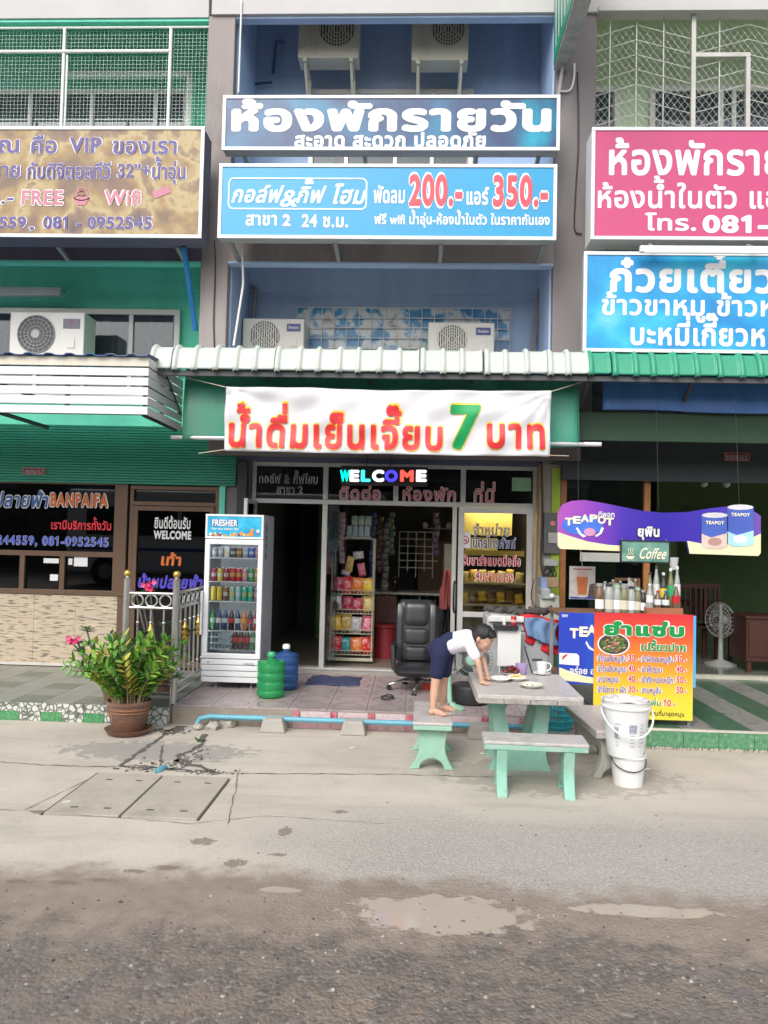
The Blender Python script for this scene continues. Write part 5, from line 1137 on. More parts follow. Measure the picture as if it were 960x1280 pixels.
m.build('slats', M('crate_plastic', (.42, .52, .54), .4), ct); box('bottom', M('crate_plastic', (.42, .52, .54)), cxa, cxb, FYF+.1, FYB-.08, cz, cz+.009, ct)
# ================================================================ WATER BOTTLES
def jug(c, h, r, mat, cap, label):
    t_ = thing('water_bottle', label, 'bottle', c); x, y, z = c; k = h
    pr = [(r*.55, .0), (r*.9, .01), (r, .03)]
    for i in range(4): z0 = .06+i*.085*h/.4; pr += [(r, z0), (r*.95, z0+.012), (r*.95, z0+.02), (r, z0+.032)]
    pr += [(r, h*.80), (r*.93, h*.86), (r*.6, h*.90), (r*.27, h*.925), (r*.25, h*1.0), (r*.28, h*1.01)]
    MB().lathe(c, pr, 28).build('body', mat, t_, smooth=True); MB().lathe((x, y, z+h*.995), [(r*.3, 0), (r*.31, .03), (r*.24, .045)], 18).build('cap', cap, t_, smooth=True); return t_
def plas(name, col, tr=.5):
    m, t, b = node_mat(name); b.inputs['Base Color'].default_value = list(col)+[1]; b.inputs['Roughness'].default_value = .12; b.inputs['Specular IOR Level'].default_value = .6
    N, L = t.nodes, t.links; tp = N.new('ShaderNodeBsdfTransparent'); tp.inputs[0].default_value = [min(1, x*1.6+.1) for x in col]+[1]; mx = N.new('ShaderNodeMixShader'); mx.inputs[0].default_value = 1-tr
    L.new(tp.outputs[0], mx.inputs[1]); L.new(b.outputs[0], mx.inputs[2]); L.new(mx.outputs[0], N['Material Output'].inputs[0]); return m
p = atZ(338, 871, .172); jug((p.x, p.y, .172), .40, .135, plas('green_clear_plastic', (.05, .42, .16), .5), CC['green'], 'big green plastic water bottle in front of the blue one, beside the fridge')
p = atZ(359, 861, .172); g_ = jug((p.x-.02, p.y, .172), .42, .13, plas('blue_clear_plastic', (.05, .14, .36), .45), TXW, 'big blue plastic water bottle with white cap, behind the green one')
# ================================================================ INSIDE THE SHOP
rk = thing('snack_rack', 'wire snack rack on castors with sloping trays inside the doorway', 'rack', (-.8, 9.75, .2))
rx0, rx1 = rect(415, 700, 466, 825, 9.75)[:2]; RKM = M('rack_cream', (.50, .46, .36), .5)
m = MB()
for x in (rx0, rx1): 
    for y in (9.62, 9.95): m.tube([(x, y, .24), (x, y+.06, 1.75)], .010, 6)
m.tube([(rx0, 9.95, 1.75), (rx1, 9.95, 1.75)], .01, 6); m.build('uprights', RKM, rk)
m = MB(); m.box(rx0-.02, rx1+.02, 9.58, 9.62, .235, .27); m.build('base_bar', RKM, rk)
for x in (rx0+.02, rx1-.02): MB().lathe((x, 9.63, .2), [(.012, 0), (.03, .01), (.03, .03), (.012, .035)], 10).build('castor', BLK, rk)
trays = [PXF2 for PXF2 in [atY(440, y, 9.7).z for y in (817, 791, 766, 742)]]
for z in trays:
    m = MB()
    for dz in (0, .05): m.tube([(rx0, 9.6, z+dz), (rx1, 9.6, z+dz)], .006, 5)
    for i in range(12): x = rx0+(rx1-rx0)*i/11; m.bar((x, 9.6, z+.05), (x, 9.6, z), .004); m.bar((x, 9.6, z), (x, 9.9, z+.02), .004)
    m.build('tray', RKM, rk)
SN = {'red': (.62, .02, .02), 'yellow': (.78, .50, .02), 'orange': (.78, .20, .02), 'pink': (.62, .14, .20), 'teal': (.05, .36, .40), 'crimson': (.45, .02, .08), 'silver': (.5, .48, .5), 'gold': (.60, .42, .10)}
def bagmat(n, c):
    return print_mat('snack_'+n, [(.32, tuple(x*.7 for x in c)), (.50, c), (.56, tuple(min(.8, x*.6+.30) for x in c)), (.59, c), (.66, (.14, .04, .05))], 22, .25)
SNM = {k: bagmat(k, v) for k, v in SN.items()}
def pillow(mb, c, w, h, d, tilt=0, ry=0):
    c = Vector(c); Rm = Matrix.Rotation(tilt, 3, 'X') @ Matrix.Rotation(ry, 3, 'Y')
    nu, nv = 8, 8
    for s in (-1, 1):
        def fn(u, v):
            a, b2 = u*2-1, v*2-1; e = (1-abs(a)**3)*(1-abs(b2)**4); cr = .004*sin(a*17)*(abs(b2) > .7)
            return c + Rm @ Vector((a*w/2*(1-.06*(1-b2*b2)), s*d/2*e**.6+cr, b2*h/2))
        mb.grid(fn, nu, nv)
    return mb
order = [['red', 'teal', 'orange', 'red'], ['yellow', 'gold', 'silver', 'pink'], ['silver', 'crimson', 'crimson', 'gold'], ['crimson', 'red', 'orange', 'yellow']]
lvl = ['bottom', 'second lowest', 'second highest', 'top']; ps4 = ['leftmost', 'left of centre', 'right of centre', 'rightmost']
for t_i, z in enumerate(trays):
    for i, c in enumerate(order[t_i]):
        x = rx0+(rx1-rx0)*(i+.5)/4
        m = MB(); pillow(m, (x+random.uniform(-.01, .01), 9.66+.02*(i % 2), z+.11+random.uniform(-.012, .02)), (rx1-rx0)/4*random.uniform(1.0, 1.2), random.uniform(.18, .22), .07, random.uniform(-.25, -.05), random.uniform(-.16, .16)); m.build('snack_bag', SNM[c], smooth=True, label='%s snack bag on the %s tray of the wire rack, %s' % (c, lvl[t_i], ps4[i]), cat='snack bag')
# tissue packs on a shelf above the rack, hanging bags, feather duster
sh = box('wall_shelf', GREYST, rect(432, 660, 464, 672, 9.75)[0], rect(432, 660, 464, 672, 9.75)[1], 9.7, 10.05, atY(450, 671, 9.75).z-.02, atY(450, 671, 9.75).z, label='grey shelf high up behind the snack rack carrying tissue packs', cat='shelf')
zs = atY(450, 671, 9.75).z
sx0_ = atY(433, 671, 9.75).x
for i in range(4): box('tissue_pack', M('pack_blue_white', (.30, .38, .42), .4, var=.4, scale=25), sx0_+i*.075, sx0_+.07+i*.075, 9.74, 9.95, zs+.001, zs+.14, bev=.01, label='bluish white tissue pack on the high shelf, %s of the lower four' % ['leftmost', 'second', 'third', 'rightmost'][i], cat='tissue pack')
for i in range(3): box('tissue_pack', M('pack_green_white', (.30, .40, .32), .4, var=.5, scale=25), sx0_+.06+i*.085, sx0_+.14+i*.085, 9.75, 9.95, zs+.143, zs+.27, bev=.01, label='greenish white tissue pack stacked on the high shelf, %s of the upper three' % ['left', 'middle', 'right'][i], cat='tissue pack')
hb = [((452, 712), .10, .16, 'pink', 'pink dotted bag hanging above the snack rack'), ((437, 705), .10, .20, 'gold', 'tan toy bag hanging above the snack rack'), ((448, 694), .14, .10, 'silver', 'pale green and white bag on the rack top'), ((432, 716), .12, .06, 'silver', 'white bundle lying on top of the snack rack')]
for (px, py), w1, h1, c, lb in hb:
    v = atY(px, py, 9.72); m = MB(); pillow(m, v, w1, h1, .07, 0, random.uniform(-.3, .3)); m.build('hanging_bag', SNM[c], smooth=True, label=lb, cat='bag')
rn = random.Random(9)
v = atY(419, 757, 9.55); m = MB()
for i in range(260):
    d = Vector((rn.gauss(0, 1), rn.gauss(0, 1), rn.gauss(0, 1.2))).normalized(); q = d.cross(Vector((0, 0, 1))).normalized()*.006; m.add([v+d*.01-q, v+d*.085*rn.uniform(.7, 1), v+d*.01+q], [(0, 1, 2)])
m.build('feather_duster', M('brown_feather', (.13, .045, .03), .9), fix=False, label='brown feather duster hanging at the left side of the snack rack', cat='duster')
# dangling strips of sachets behind the left pane
for i, (px, top_, bot_, nm, c) in enumerate([(414, 632, 700, 'grey', (.16, .18, .17)), (421, 636, 690, 'dull green', (.12, .18, .15)), (428, 640, 706, 'dull pink', (.26, .16, .17)), (411, 690, 722, 'dark red', (.28, .09, .11))]):
    m = MB(); a = atY(px, top_, 9.4); b_ = atY(px, bot_, 9.4); n = int((a.z-b_.z)/.07)
    for k in range(n): pillow(m, (a.x+.01*sin(k), 9.4+.02*cos(k*2), a.z-.07*(k+.5)), .07, .068, .012, 0, random.uniform(-.1, .1))
    m.build('sachet_strip', M('sachet_'+nm.replace(' ', '_'), c, .35, var=.6, scale=30), smooth=True, label='hanging strip of %s sachets behind the left door pane' % nm, cat='sachets')
# white wire grid on the back wall, goods
q = rect(499, 665, 541, 722, 11.8); wg = MB()
for i in range(5): x = q[0]+(q[1]-q[0])*i/4; wg.tube([(x, 11.8, q[2]+.1*(i % 2)), (x, 11.8, q[3])], .008, 5)
for i in range(6): z = q[2]+.15+(q[3]-q[2]-.15)*i/5; wg.tube([(q[0], 11.79, z), (q[1]+.08*(i % 2), 11.79, z)], .008, 5)
wg.build('wire_grid_panel', WHT, label='white wire display grid hanging deep inside the dark shop', cat='grid')
box('brown_cupboard', M('cupboard_brown', (.14, .09, .06), .6, var=.2), .05, .85, 12.4, 12.8, .2, 1.75, label='tall brown cupboard at the back of the dark shop', cat='cupboard')
cn = thing('counter', 'dim glass shelf counter with small bottles, left of the black chair', 'counter', (-.2, 11, .2)); cz = atY(500, 740, 10.8).z
box('top', M('pale_board', (.45, .43, .38), .5), -.75, .55, 10.7, 11.2, cz-.03, cz, cn); box('front', M('counter_glass_grey', (.07, .08, .09), .3), -.72, .52, 10.75, 10.77, .2, cz-.2, cn); box('back', DGRAY, -.72, .52, 11.1, 11.15, .2, cz-.031, cn)
for i in range(9): bottle((-.62+i*.115, 10.95, cz-.19), .13, .028, [LIQ['clear'], LIQ['dark blue'], LIQ['cola']][i % 3], TXW, CC['white'] if i % 2 else None, '%s small bottle inside the dim counter, %s from left' % (['clear', 'dark blue', 'dark'][i % 3], ['first', 'second', 'third', 'fourth', 'fifth', 'sixth', 'seventh', 'eighth', 'ninth'][i]), group='small bottles inside the dim counter')
box('shelf', DGRAY, -.72, .52, 10.78, 11.09, cz-.2, cz-.19, cn)
bottle((-.42, 10.85, cz), .2, .05, LIQ['clear'], TXW, CC['white'], 'whitish jar on the dim counter top', 'jar'); bottle((-.28, 10.85, cz), .22, .035, LIQ['cola'], CC['red'], None, 'dark bottle on the dim counter top beside the whitish jar')
# a dim stool and hanging shirt
v = atY(481, 790, 10.2); st_ = thing('stool', 'dark red stool with patterned back, left of the black chair', 'stool', (v.x, 10.2, .2)); RS = M('dim_red', (.30, .02, .03), .5)
m = MB(); m.lathe((v.x, 10.2, .2), [(.16, 0), (.13, .38), (.15, .40), (.15, .43)], 18); m.build('seat', RS, st_, smooth=True); m = MB(); m.box(v.x-.14, v.x+.14, 10.34, 10.37, .63, 1.0); m.build('backrest', M('dark_brown_pattern', (.08, .03, .025), .7, var=.6, scale=30), st_, bev=.04)
def limp(name, label, cat, px0, py0, px1, py1, Y, mat, seed=0):
    q = rect(px0, py0, px1, py1, Y); rn = random.Random(seed); ph = rn.uniform(0, 6); m = MB()
    m.grid(lambda u, v: Vector((q[0]+(q[1]-q[0])*(.5+(u-.5)*(.35+.65*(1-v)**.5 if v > .5 else 1)), Y+.03*sin(u*11+ph+v*2)+.02*sin(u*23), q[2]+(q[3]-q[2])*v)), 24, 14); return m.build(name, mat, smooth=True, solid=.006, fix=False, label=label, cat=cat)
limp('hanging_shirt', 'dusty pink shirt hanging inside the doorway edge', 'shirt', 550, 712, 568, 762, 9.45, M('dusty_pink_cloth', (.42, .12, .12), .9, var=.2), 3)
limp('hanging_trousers', 'black trousers hanging below the pink shirt', 'trousers', 549, 755, 566, 800, 9.5, M('black_cloth', (.012, .012, .014), .9), 4)
# display shelves behind the sliding glass door, lit by the room lamp
ds = thing('display_case', 'display case with bright packets behind the lettered sliding door', 'display case', (.95, 9.6, .2)); YL = M('yellow_board', (.62, .50, .20), .6, var=.1)
q = rect(576, 642, 632, 668, 9.35); box('header_board', YL, .56, 1.16, 9.34, 9.36, 1.83, 2.12, ds)
box('cream_panel', M('cream_panel', (.52, .50, .40), .6), .62, 1.02, 9.63, 9.65, 1.62, 1.80, ds)
for z in (.55, .98, 1.24): box('shelf', M('pale_board', (.45, .43, .38)), .55, 1.34, 9.3, 9.6, z, z+.02, ds)
box('back', M('warm_back', (.36, .30, .18), .7), .55, 1.34, 9.61, 9.63, .2, 1.3, ds)
rn = random.Random(21)
cl = [('gold', SNM['gold']), ('yellow', SNM['yellow']), ('cream', M('packet_cream', (.60, .52, .36), .4, var=.4, scale=30)), ('brown', M('packet_brown', (.24, .14, .08), .4, var=.4, scale=30))]
for k, z in enumerate((.57, 1.0, 1.26)):
    for i in range(7):
        nm, mt = cl[(i*2+k) % 4]; m = MB(); pillow(m, (.60+i*.11, 9.38+.02*(i % 2), z+.07+.012*(i % 3)), .10, .12+.02*(i % 2), .04, -.1, rn.uniform(-.15, .15)); m.build('packet', mt, smooth=True, label='%s packet on the %s display shelf behind the sliding door, %s' % (nm, ['low', 'middle', 'high'][k], ['leftmost', 'second from left', 'third from left', 'in the middle', 'third from right', 'second from right', 'rightmost'][i]), cat='packet', group='packets in the display case')
box('room_lamp', M('lamp_glow', (1, .86, .55), .4, emit=35), .62, 1.25, 9.16, 9.22, 2.17, 2.19, label='warm lamp above the display case behind the glass', cat='lamp')
box('valance', YL, .58, 1.30, 9.245, 9.262, 1.585, 1.65, ds); box('case_lamp', M('case_lamp_glow', (1, .74, .38), .4, emit=22), .60, 1.28, 9.27, 9.285, 1.60, 1.615, ds)
# ================================================================ OFFICE CHAIR
LE = M('black_leather', (.018, .019, .022), .32, var=.2, spec=.6, bump=.12, bscale=120); CH = M('chrome', (.62, .62, .62), .18, .95, var=.05)
v = atZ(527, 858, .172); cx, cy = v.x, 8.42; q = rect(494, 750, 547, 830, 8.35); bw_ = q[1]-q[0]; cxm = (q[0]+q[1])/2
oc = thing('office_chair', 'black padded leather office chair with high back standing in the doorway', 'chair', (cxm, 8.45, .17))
def pad(mb, c, w, h, d, n=10, rx_=0, e1=6):
    c = Vector(c); Rm = Matrix.Rotation(rx_, 3, 'X')
    for s in (-1, 1):
        def fn(u, v):
            a, b2 = u*2-1, v*2-1; e = ((1-abs(a)**e1)*(1-abs(b2)**e1))**.5; k = (1-.12*abs(b2)**6*abs(a)); return c+Rm@Vector((a*w/2*(1-.10*abs(b2)**8), s*d/2*e, b2*h/2*(1-.10*abs(a)**8)))
        mb.grid(fn, n, n)
    return mb
zt_c, zb_c = q[3], q[2]; hh = zt_c-zb_c
m = MB(); pad(m, (cxm, 8.42, (zt_c+zb_c)/2), bw_, hh, .10, 14, -.12); m.build('backrest', LE, oc, smooth=True)
for (u0, u1, v0, v1) in ((-.30, .30, .58, .96), (-.30, .30, .30, .56), (-.28, .28, .04, .28), (-.47, -.31, .10, .92), (.31, .47, .10, .92)):
    m = MB(); zc = zb_c+hh*(v0+v1)/2; pad(m, (cxm+bw_*(u0+u1)/2, 8.375-.12*-(zc-(zt_c+zb_c)/2), zc), bw_*(u1-u0)*1.02, hh*(v1-v0)*1.02, .06, 8, -.12); m.build('back_cushion', LE, oc, smooth=True)
m = MB(); pad(m, (cxm, 8.12, zb_c-.02), bw_*1.0, .48, .11, 12, pi/2); m.build('seat', LE, oc, smooth=True)
for s in (-1, 1): MB().tube([(cxm+s*bw_*.5, 8.4, zb_c+.06), (cxm+s*bw_*.53, 8.3, zb_c+.22), (cxm+s*bw_*.53, 8.05, zb_c+.22), (cxm+s*bw_*.5, 8.02, zb_c-.02)], [.02, .028, .028, .02], 8).build('armrest', LE, oc, smooth=True)
bz = .25; bc = Vector((cxm+.03, 8.2, bz)); MB().tube([bc+Vector((0, 0, .02)), bc+Vector((0, 0, zb_c-.08-bz))], .025, 10).build('gas_lift', BLK, oc, smooth=True)
for k in range(5):
    a = R(-170+72*k); e_ = bc+Vector((cos(a)*.31, sin(a)*.31, -.02)); MB().tube([bc+Vector((0, 0, .02)), bc+Vector((cos(a)*.16, sin(a)*.16, .02)), e_], [.022, .018, .013], 8).build('base_arm', CH, oc, smooth=True)
    m = MB(); m.add([], []); cc = e_+Vector((0, 0, -.033)); n = 12
    for sgn in (-1, 1): m.tube([cc+Vector((-sin(a)*.006*sgn*1.0, cos(a)*.006*sgn, 0)), cc+Vector((-sin(a)*.024*sgn, cos(a)*.024*sgn, 0))], .026, 12)
    m.build('castor', BLK, oc, smooth=True)
v = atZ(526, 862, .172); box('red_box', M('bright_red_plastic', (.62, .03, .02), .4), v.x+.02, v.x+.11, v.y, v.y+.12, .172, .27, bev=.01, label='small bright red plastic box under the office chair', cat='box')
# mat, cable coil
v0, v1 = atZ(384, 857, .172), atZ(449, 845, .172)
m = MB(); mx0, mx1, my0, my1 = atZ(384, 852, .172).x, atZ(450, 852, .172).x, atZ(415, 857, .172).y, atZ(415, 846, .172).y
m.grid(lambda u, v: Vector((mx0+(mx1-mx0)*u+.01*sin(v*9), my0+(my1-my0)*v+.015*sin(u*7), .178+.006*sin(u*13+v*5))), 30, 10); m.build('door_mat', M('navy_mat', (.05, .06, .14), .95, var=.5, scale=25, dirt=(.30, .12, .18), dirt_amt=.25), smooth=True, solid=.008, fix=False, label='rumpled navy door mat on the pink tiles', cat='mat')
m = MB(); v = atZ(484, 874, .175); m.tube([(v.x+.06*cos(t*.5)*(1+.1*sin(t)), v.y+.09*sin(t*.5), .178+.001*t) for t in range(30)], .005, 5); m.build('cable_coil', DRK, smooth=True, label='small coil of dark cable lying on the pink porch tiles', cat='cable')
# ================================================================ CONCRETE TABLE AND BENCHES
MINT = M('mint_green_paint', (.24, .48, .38), .6, var=.16, scale=7, dirt=(.42, .48, .42), dirt_amt=.6, bump=.15, bscale=50)
MINTW = M('worn_mint_paint', (.28, .50, .38), .6, var=.12, scale=7, dirt=(.48, .52, .46), dirt_amt=.5, bump=.2, bscale=50)
BARE = M('bare_bench_concrete', (.36, .35, .31), .8, var=.15, scale=6, dirt=(.24, .25, .22), dirt_amt=.4, bump=.3)
TERR = M('terrazzo_top', (.50, .47, .45), .4, var=.14, scale=28, dirt=(.30, .27, .25), dirt_amt=.55, bump=.15, bscale=80)
TEDGE = M('stone_edge_mottled', (.36, .33, .30), .6, var=.35, scale=22, dirt=(.16, .13, .11), dirt_amt=.4)
def hour(wt, ww, wb, h, arch_w, arch_h):      # outline of a concrete foot, half by half
    R_ = []; n = 12
    for i in range(n+1):
        t = i/n; z = h*(1-t); 
        if t < .45: a = t/.45; wd = wt+(ww-wt)*sin(a*pi/2)
        else: a = (t-.45)/.55; wd = ww+(wb-ww)*(1-cos(a*pi/2))
        R_.append((wd/2, z))
    pts = R_+[(arch_w/2*cos(k*pi/8), arch_h*sin(k*pi/8)) for k in range(9)]+[(-x, z) for x, z in reversed(R_)]
    return pts
def tri_prism(pts, a, b, axis):
    m = MB(); m.prism(pts, a, b, axis); return m
def build_foot(name, pts, c, th, mat, parent, axis='Y', bev=.008):
    P_ = [(x+(c[0] if axis == 'Y' else c[1]), z+c[2]) for x, z in pts]; k = c[1] if axis == 'Y' else c[0]
    o = tri_prism(P_, k-th/2, k+th/2, axis).build(name, mat, parent, bev=bev); return o
def bench(label, c, along, top, legm, L=.76, Wd=.30, H=.375, rz=0):
    t_ = thing('bench', label, 'bench', (0, 0, 0)); m = MB()
    if along == 'Y': m.box(-Wd/2, Wd/2, -L/2, L/2, H-.022, H); m2 = MB().box(-Wd/2+.004, Wd/2-.004, -L/2+.004, L/2-.004, H-.06, H-.0225)
    else: m.box(-L/2, L/2, -Wd/2, Wd/2, H-.022, H); m2 = MB().box(-L/2+.004, L/2-.004, -Wd/2+.004, Wd/2-.004, H-.06, H-.0225)
    m.build('seat', TERR, t_, bev=.005); m2.build('seat_slab', legm, t_, bev=.006)
    o = hour(.25, .20, .34, H-.061, .19, .085)
    for s in (-1, 1): build_foot('leg', o, (0, s*(L/2-.12), 0) if along == 'Y' else (s*(L/2-.13), 0, 0), .075, legm, t_, 'Y' if along == 'Y' else 'X')
    t_.location = c; t_.rotation_euler.z = rz; return t_
bench('mint green concrete bench with the barefoot boy standing on it', (.165, 6.25, 0), 'Y', TERR, MINTW, rz=R(-1))
bench('long mint green concrete bench in front of the table', (.865, 5.52, 0), 'X', TERR, MINT, L=.72, Wd=.27, rz=R(-1.5))
bench('bare grey concrete bench behind the white buckets', (1.50, 6.25, 0), 'Y', TERR, BARE, L=.9, Wd=.34, rz=R(4))
tb = thing('picnic_table', 'concrete table with grey terrazzo top and mint green arched legs, plates on it', 'table', (.86, 6.1, 0))
TZ = .64; tx0, tx1 = .475, 1.24; ty0, ty1 = 5.66, 6.62
box('table_top', TERR, tx0, tx1, ty0, ty1, TZ-.03, TZ, tb, bev=.004)
for i in range(4): w_ = (tx1-tx0)/4; box('edge_stone', TEDGE, tx0+w_*i+.002, tx0+w_*(i+1)-.002, ty0-.006, ty0+.05, TZ-.062, TZ-.031+.002*(i % 2), tb, bev=.003)
for s, x in ((-1, tx0), (1, tx1)):
    for i in range(5): w_ = (ty1-ty0-.06)/5; box('edge_stone', TEDGE, x-.006 if s < 0 else x-.05, x+.05 if s < 0 else x+.006, ty0+.055+w_*i+.002, ty0+.055+w_*(i+1)-.002, TZ-.062, TZ-.032, tb, bev=.003)
box('top_slab', MINT, tx0+.05, tx1-.05, ty0+.055, ty1-.03, TZ-.075, TZ-.031, tb)
Ht = TZ-.076
def table_leg(cy):
    out = []; n = 12
    for i in range(n+1): t = i/n; z = Ht*(1-t); wd = .46-.10*t if t < .72 else .388+.09*((t-.72)/.28)**2; out.append((wd/2, z))
    pts = out+[(-x, z) for x, z in reversed(out)]
    hole = [(.155*(1-.25*(1-v))*c_, z) for c_, z, v in []]
    # leg panel with an arched opening, built as two side strips, a head and a foot
    m = MB(); oh = [( .065+.055*k/8, .16+(Ht-.27)*k/8) for k in range(9)]; hd = [(.12*cos(q*pi/16), Ht-.11+.075*sin(q*pi/16)) for q in range(0, 9)]
    inner = oh+hd[1:]; N_ = 16
    def outer_w(z): t = 1-z/Ht; return (.46-.10*t if t < .72 else .388+.09*((t-.72)/.28)**2)/2
    for s in (-1, 1):
        L_ = [(0, .16)]+inner; O = [(outer_w(z) if k not in (0,) else outer_w(.16), z) for k, (x, z) in enumerate(L_)]
        O[-1] = (0.06, Ht); O[-2] = (.14, Ht); O[-3] = (.20, Ht); O[-4] = (outer_w(Ht), Ht)
        vs = [(cx_+s*x, y, z) for y in (cy-.04, cy+.04) for x, z in L_+O]; n = len(L_); 
        for k in range(n-1):
            for off_ in (0, 2*n): m.add([vs[off_+k], vs[off_+k+1], vs[off_+n+k+1], vs[off_+n+k]], [(0, 1, 2, 3)])
            m.add([vs[k], vs[k+1], vs[2*n+k+1], vs[2*n+k]], [(0, 1, 2, 3)]); m.add([vs[n+k], vs[n+k+1], vs[3*n+k+1], vs[3*n+k]], [(0, 1, 2, 3)])
    m.prism([(cx_-.06, Ht-.036), (cx_+.06, Ht-.036), (cx_+.06, Ht), (cx_-.06, Ht)], cy-.0395, cy+.0395)
    lo = [(outer_w(z), z) for z in (.16, .12, .08, .04, 0)]; m.prism([(cx_+x, z) for x, z in lo]+[(cx_-x, z) for x, z in reversed(lo)], cy-.04, cy+.04)
    m.build('leg', MINT, tb)
cx_ = .84
table_leg(6.06); table_leg(6.42)
# ---------------------------------------------------------------- crockery
CER = M('white_ceramic', (.78, .78, .76), .15, var=.03, spec=.6)
def plate_thing(px, py, r, label, rim=None):
    v = atZ(px, py, TZ+.01); c = (v.x, v.y, TZ+.001); t_ = thing('plate', label, 'plate', c)
    MB().lathe(c, [(r*.5, 0), (r*.55, .004), (r*.8, .014), (r, .026), (r*.99, .029), (r*.78, .018), (r*.5, .008), (.001, .007)], 32, False).build('dish', rim or CER, t_, smooth=True, fix=False)
    return t_, Vector(c)
def heap(name, label, cat, c, r, h, mats, n, sz, seed, flat=1):
    rn = random.Random(seed); m = MB()
    for i in range(n):
        a, d = rn.uniform(0, 6.3), r*rn.random()**.6; z = h*(1-(d/r)**2)*rn.random(); s = sz*rn.uniform(.6, 1.3); m.mat(rn.randrange(len(mats)))
        k = len(m.v); m.ball((0, 0, 0), s, 6, 4, flat); Rm = Matrix.Rotation(rn.uniform(-.8, .8), 3, 'X') @ Matrix.Rotation(rn.uniform(0, 3), 3, 'Z') @ Matrix.Diagonal((rn.uniform(.8, 2), .8, .8))
        for q in range(k, len(m.v)): m.v[q] = Rm @ m.v[q] + Vector((c[0]+cos(a)*d, c[1]+sin(a)*d, c[2]+z+s*.5))
    return m.build(name, mats, smooth=True, fix=False, label=label, cat=cat)
p1, c1 = plate_thing(625, 850, .088, 'white plate of plain white rice, leftmost on the table'); heap('rice', 'white rice heaped on the leftmost plate', 'rice', c1+Vector((0, 0, .010)), .055, .03, [M('rice_white', (.80, .79, .75), .6)], 130, .006, 1)
p2, c2 = plate_thing(646, 849, .086, 'white plate with pale yellow food in the middle of the table'); heap('fried_egg_pieces', 'pale yellow cut food on the middle plate', 'food', c2+Vector((.0, 0, .010)), .06, .035, [M('food_yellow', (.70, .58, .26), .5), M('food_pale', (.72, .66, .45), .5)], 46, .013, 2)
p3, c3 = plate_thing(664, 858, .092, 'shallow cream plate with leftovers, nearest to the table front', M('cream_ceramic', (.66, .66, .54), .2)); heap('leftovers', 'thin smear of brownish leftovers on the nearest plate', 'food', c3+Vector((0, 0, .009)), .05, .008, [M('food_brownish', (.30, .24, .14), .5), M('rice_white', (.8, .79, .75))], 40, .007, 3)
v = atZ(640, 845, TZ); heap('grilled_meat', 'dark red grilled meat heap behind the plates', 'food', (v.x, v.y+.05, TZ+.022), .062, .04, [M('meat_red', (.22, .02, .015), .3), M('meat_dark', (.11, .02, .015), .35)], 34, .016, 4)
v = atZ(640, 845, TZ); plate_t = thing('plate', 'small plate hidden under the red grilled meat', 'plate', (v.x, v.y+.05, TZ+.001)); MB().lathe((v.x, v.y+.05, TZ+.001), [(.04, 0), (.045, .004), (.075, .016), (.074, .019), (.04, .007), (.001, .006)], 24, False).build('dish', CER, plate_t, smooth=True, fix=False)
v = atZ(677, 843, TZ); mg = thing('mug', 'white mug with handle standing on a saucer at the table back', 'mug', (v.x, v.y, TZ+.012)); x, y = v.x, v.y
MB().lathe((x, y, TZ+.012), [(.030, 0), (.036, .01), (.042, .05), (.047, .092), (.044, .092), (.039, .05), (.032, .015), (.001, .012)], 28, False).build('cup', CER, mg, smooth=True, fix=False)
MB().tube([(x+.040, y, TZ+.095), (x+.066, y, TZ+.095), (x+.078, y, TZ+.075), (x+.072, y, TZ+.045), (x+.040, y, TZ+.032)], .006, 8).build('handle', CER, mg, smooth=True)
MB().lathe((x, y, TZ+.001), [(.035, 0), (.04, .003), (.075, .012), (.074, .015), (.035, .008), (.001, .008)], 28, False).build('saucer', CER, smooth=True, fix=False, label='white saucer under the white mug', cat='saucer')
v = atZ(654, 846, TZ); MB().lathe((v.x, v.y+.12, TZ), [(.036, 0), (.042, .008), (.052, .09), (.049, .09), (.038, .01), (.001, .008)], 24, False).build('purple_cup', plas('lilac_plastic', (.52, .44, .66), .5), smooth=True, fix=False, label='translucent lilac plastic cup behind the plates', cat='cup')
# ================================================================ BOY
SKIN = M('skin', (.56, .33, .23), .5, var=.05, scale=6, spec=.4); HAIR = M('black_hair', (.012, .010, .010), .45, var=.3, scale=40, bump=.5, bscale=180)
SHIRT = M('white_shirt_cloth', (.72, .69, .76), .9, var=.08, scale=9, bump=.9, bscale=22); SHORT = M('navy_shorts_cloth', (.010, .014, .055), .85, var=.2, scale=6, bump=.35, bscale=16)
def blob(name, prims, mat, parent, vox=.006, smooth_it=4, **kw):
    m = MB()
    for p in prims:
        if p[0] == 'c':
            _, a, b_, r0, r1 = p; a, b_ = Vector(a), Vector(b_); m.tube([a, a.lerp(b_, .5), b_], [r0, (r0+r1)/2, r1], 14); m.ball(a, r0, 14, 9); m.ball(b_, r1, 14, 9)
        else:
            _, c, rad, rot = p; k = len(m.v); m.ball((0, 0, 0), 1, 18, 12)
            for q in range(k, len(m.v)): m.v[q] = rot @ Vector((m.v[q].x*rad[0], m.v[q].y*rad[1], m.v[q].z*rad[2])) + Vector(c)
    o = m.build(name, mat, parent, smooth=True, fix=True, **kw)
    md = o.modifiers.new('remesh', 'REMESH'); md.mode = 'VOXEL'; md.voxel_size = vox; md.use_smooth_shade = True
    ms = o.modifiers.new('smooth', 'SMOOTH'); ms.iterations = smooth_it; ms.factor = .5
    return o
I3 = Matrix.Identity(3)
def basis(f, u):
    f = Vector(f).normalized(); s = f.cross(Vector(u)).normalized(); u2 = s.cross(f).normalized(); return Matrix((f, s, u2)).transposed()   # columns: forward, side, up
BY = 6.22
bz_ = lambda px, py, Y=BY: atY(px, py, Y)
boy = thing('person', 'small boy in white shirt and navy shorts, barefoot on the bench, leaning over the table', 'person', (.27, BY, .376))
SEAT = .376
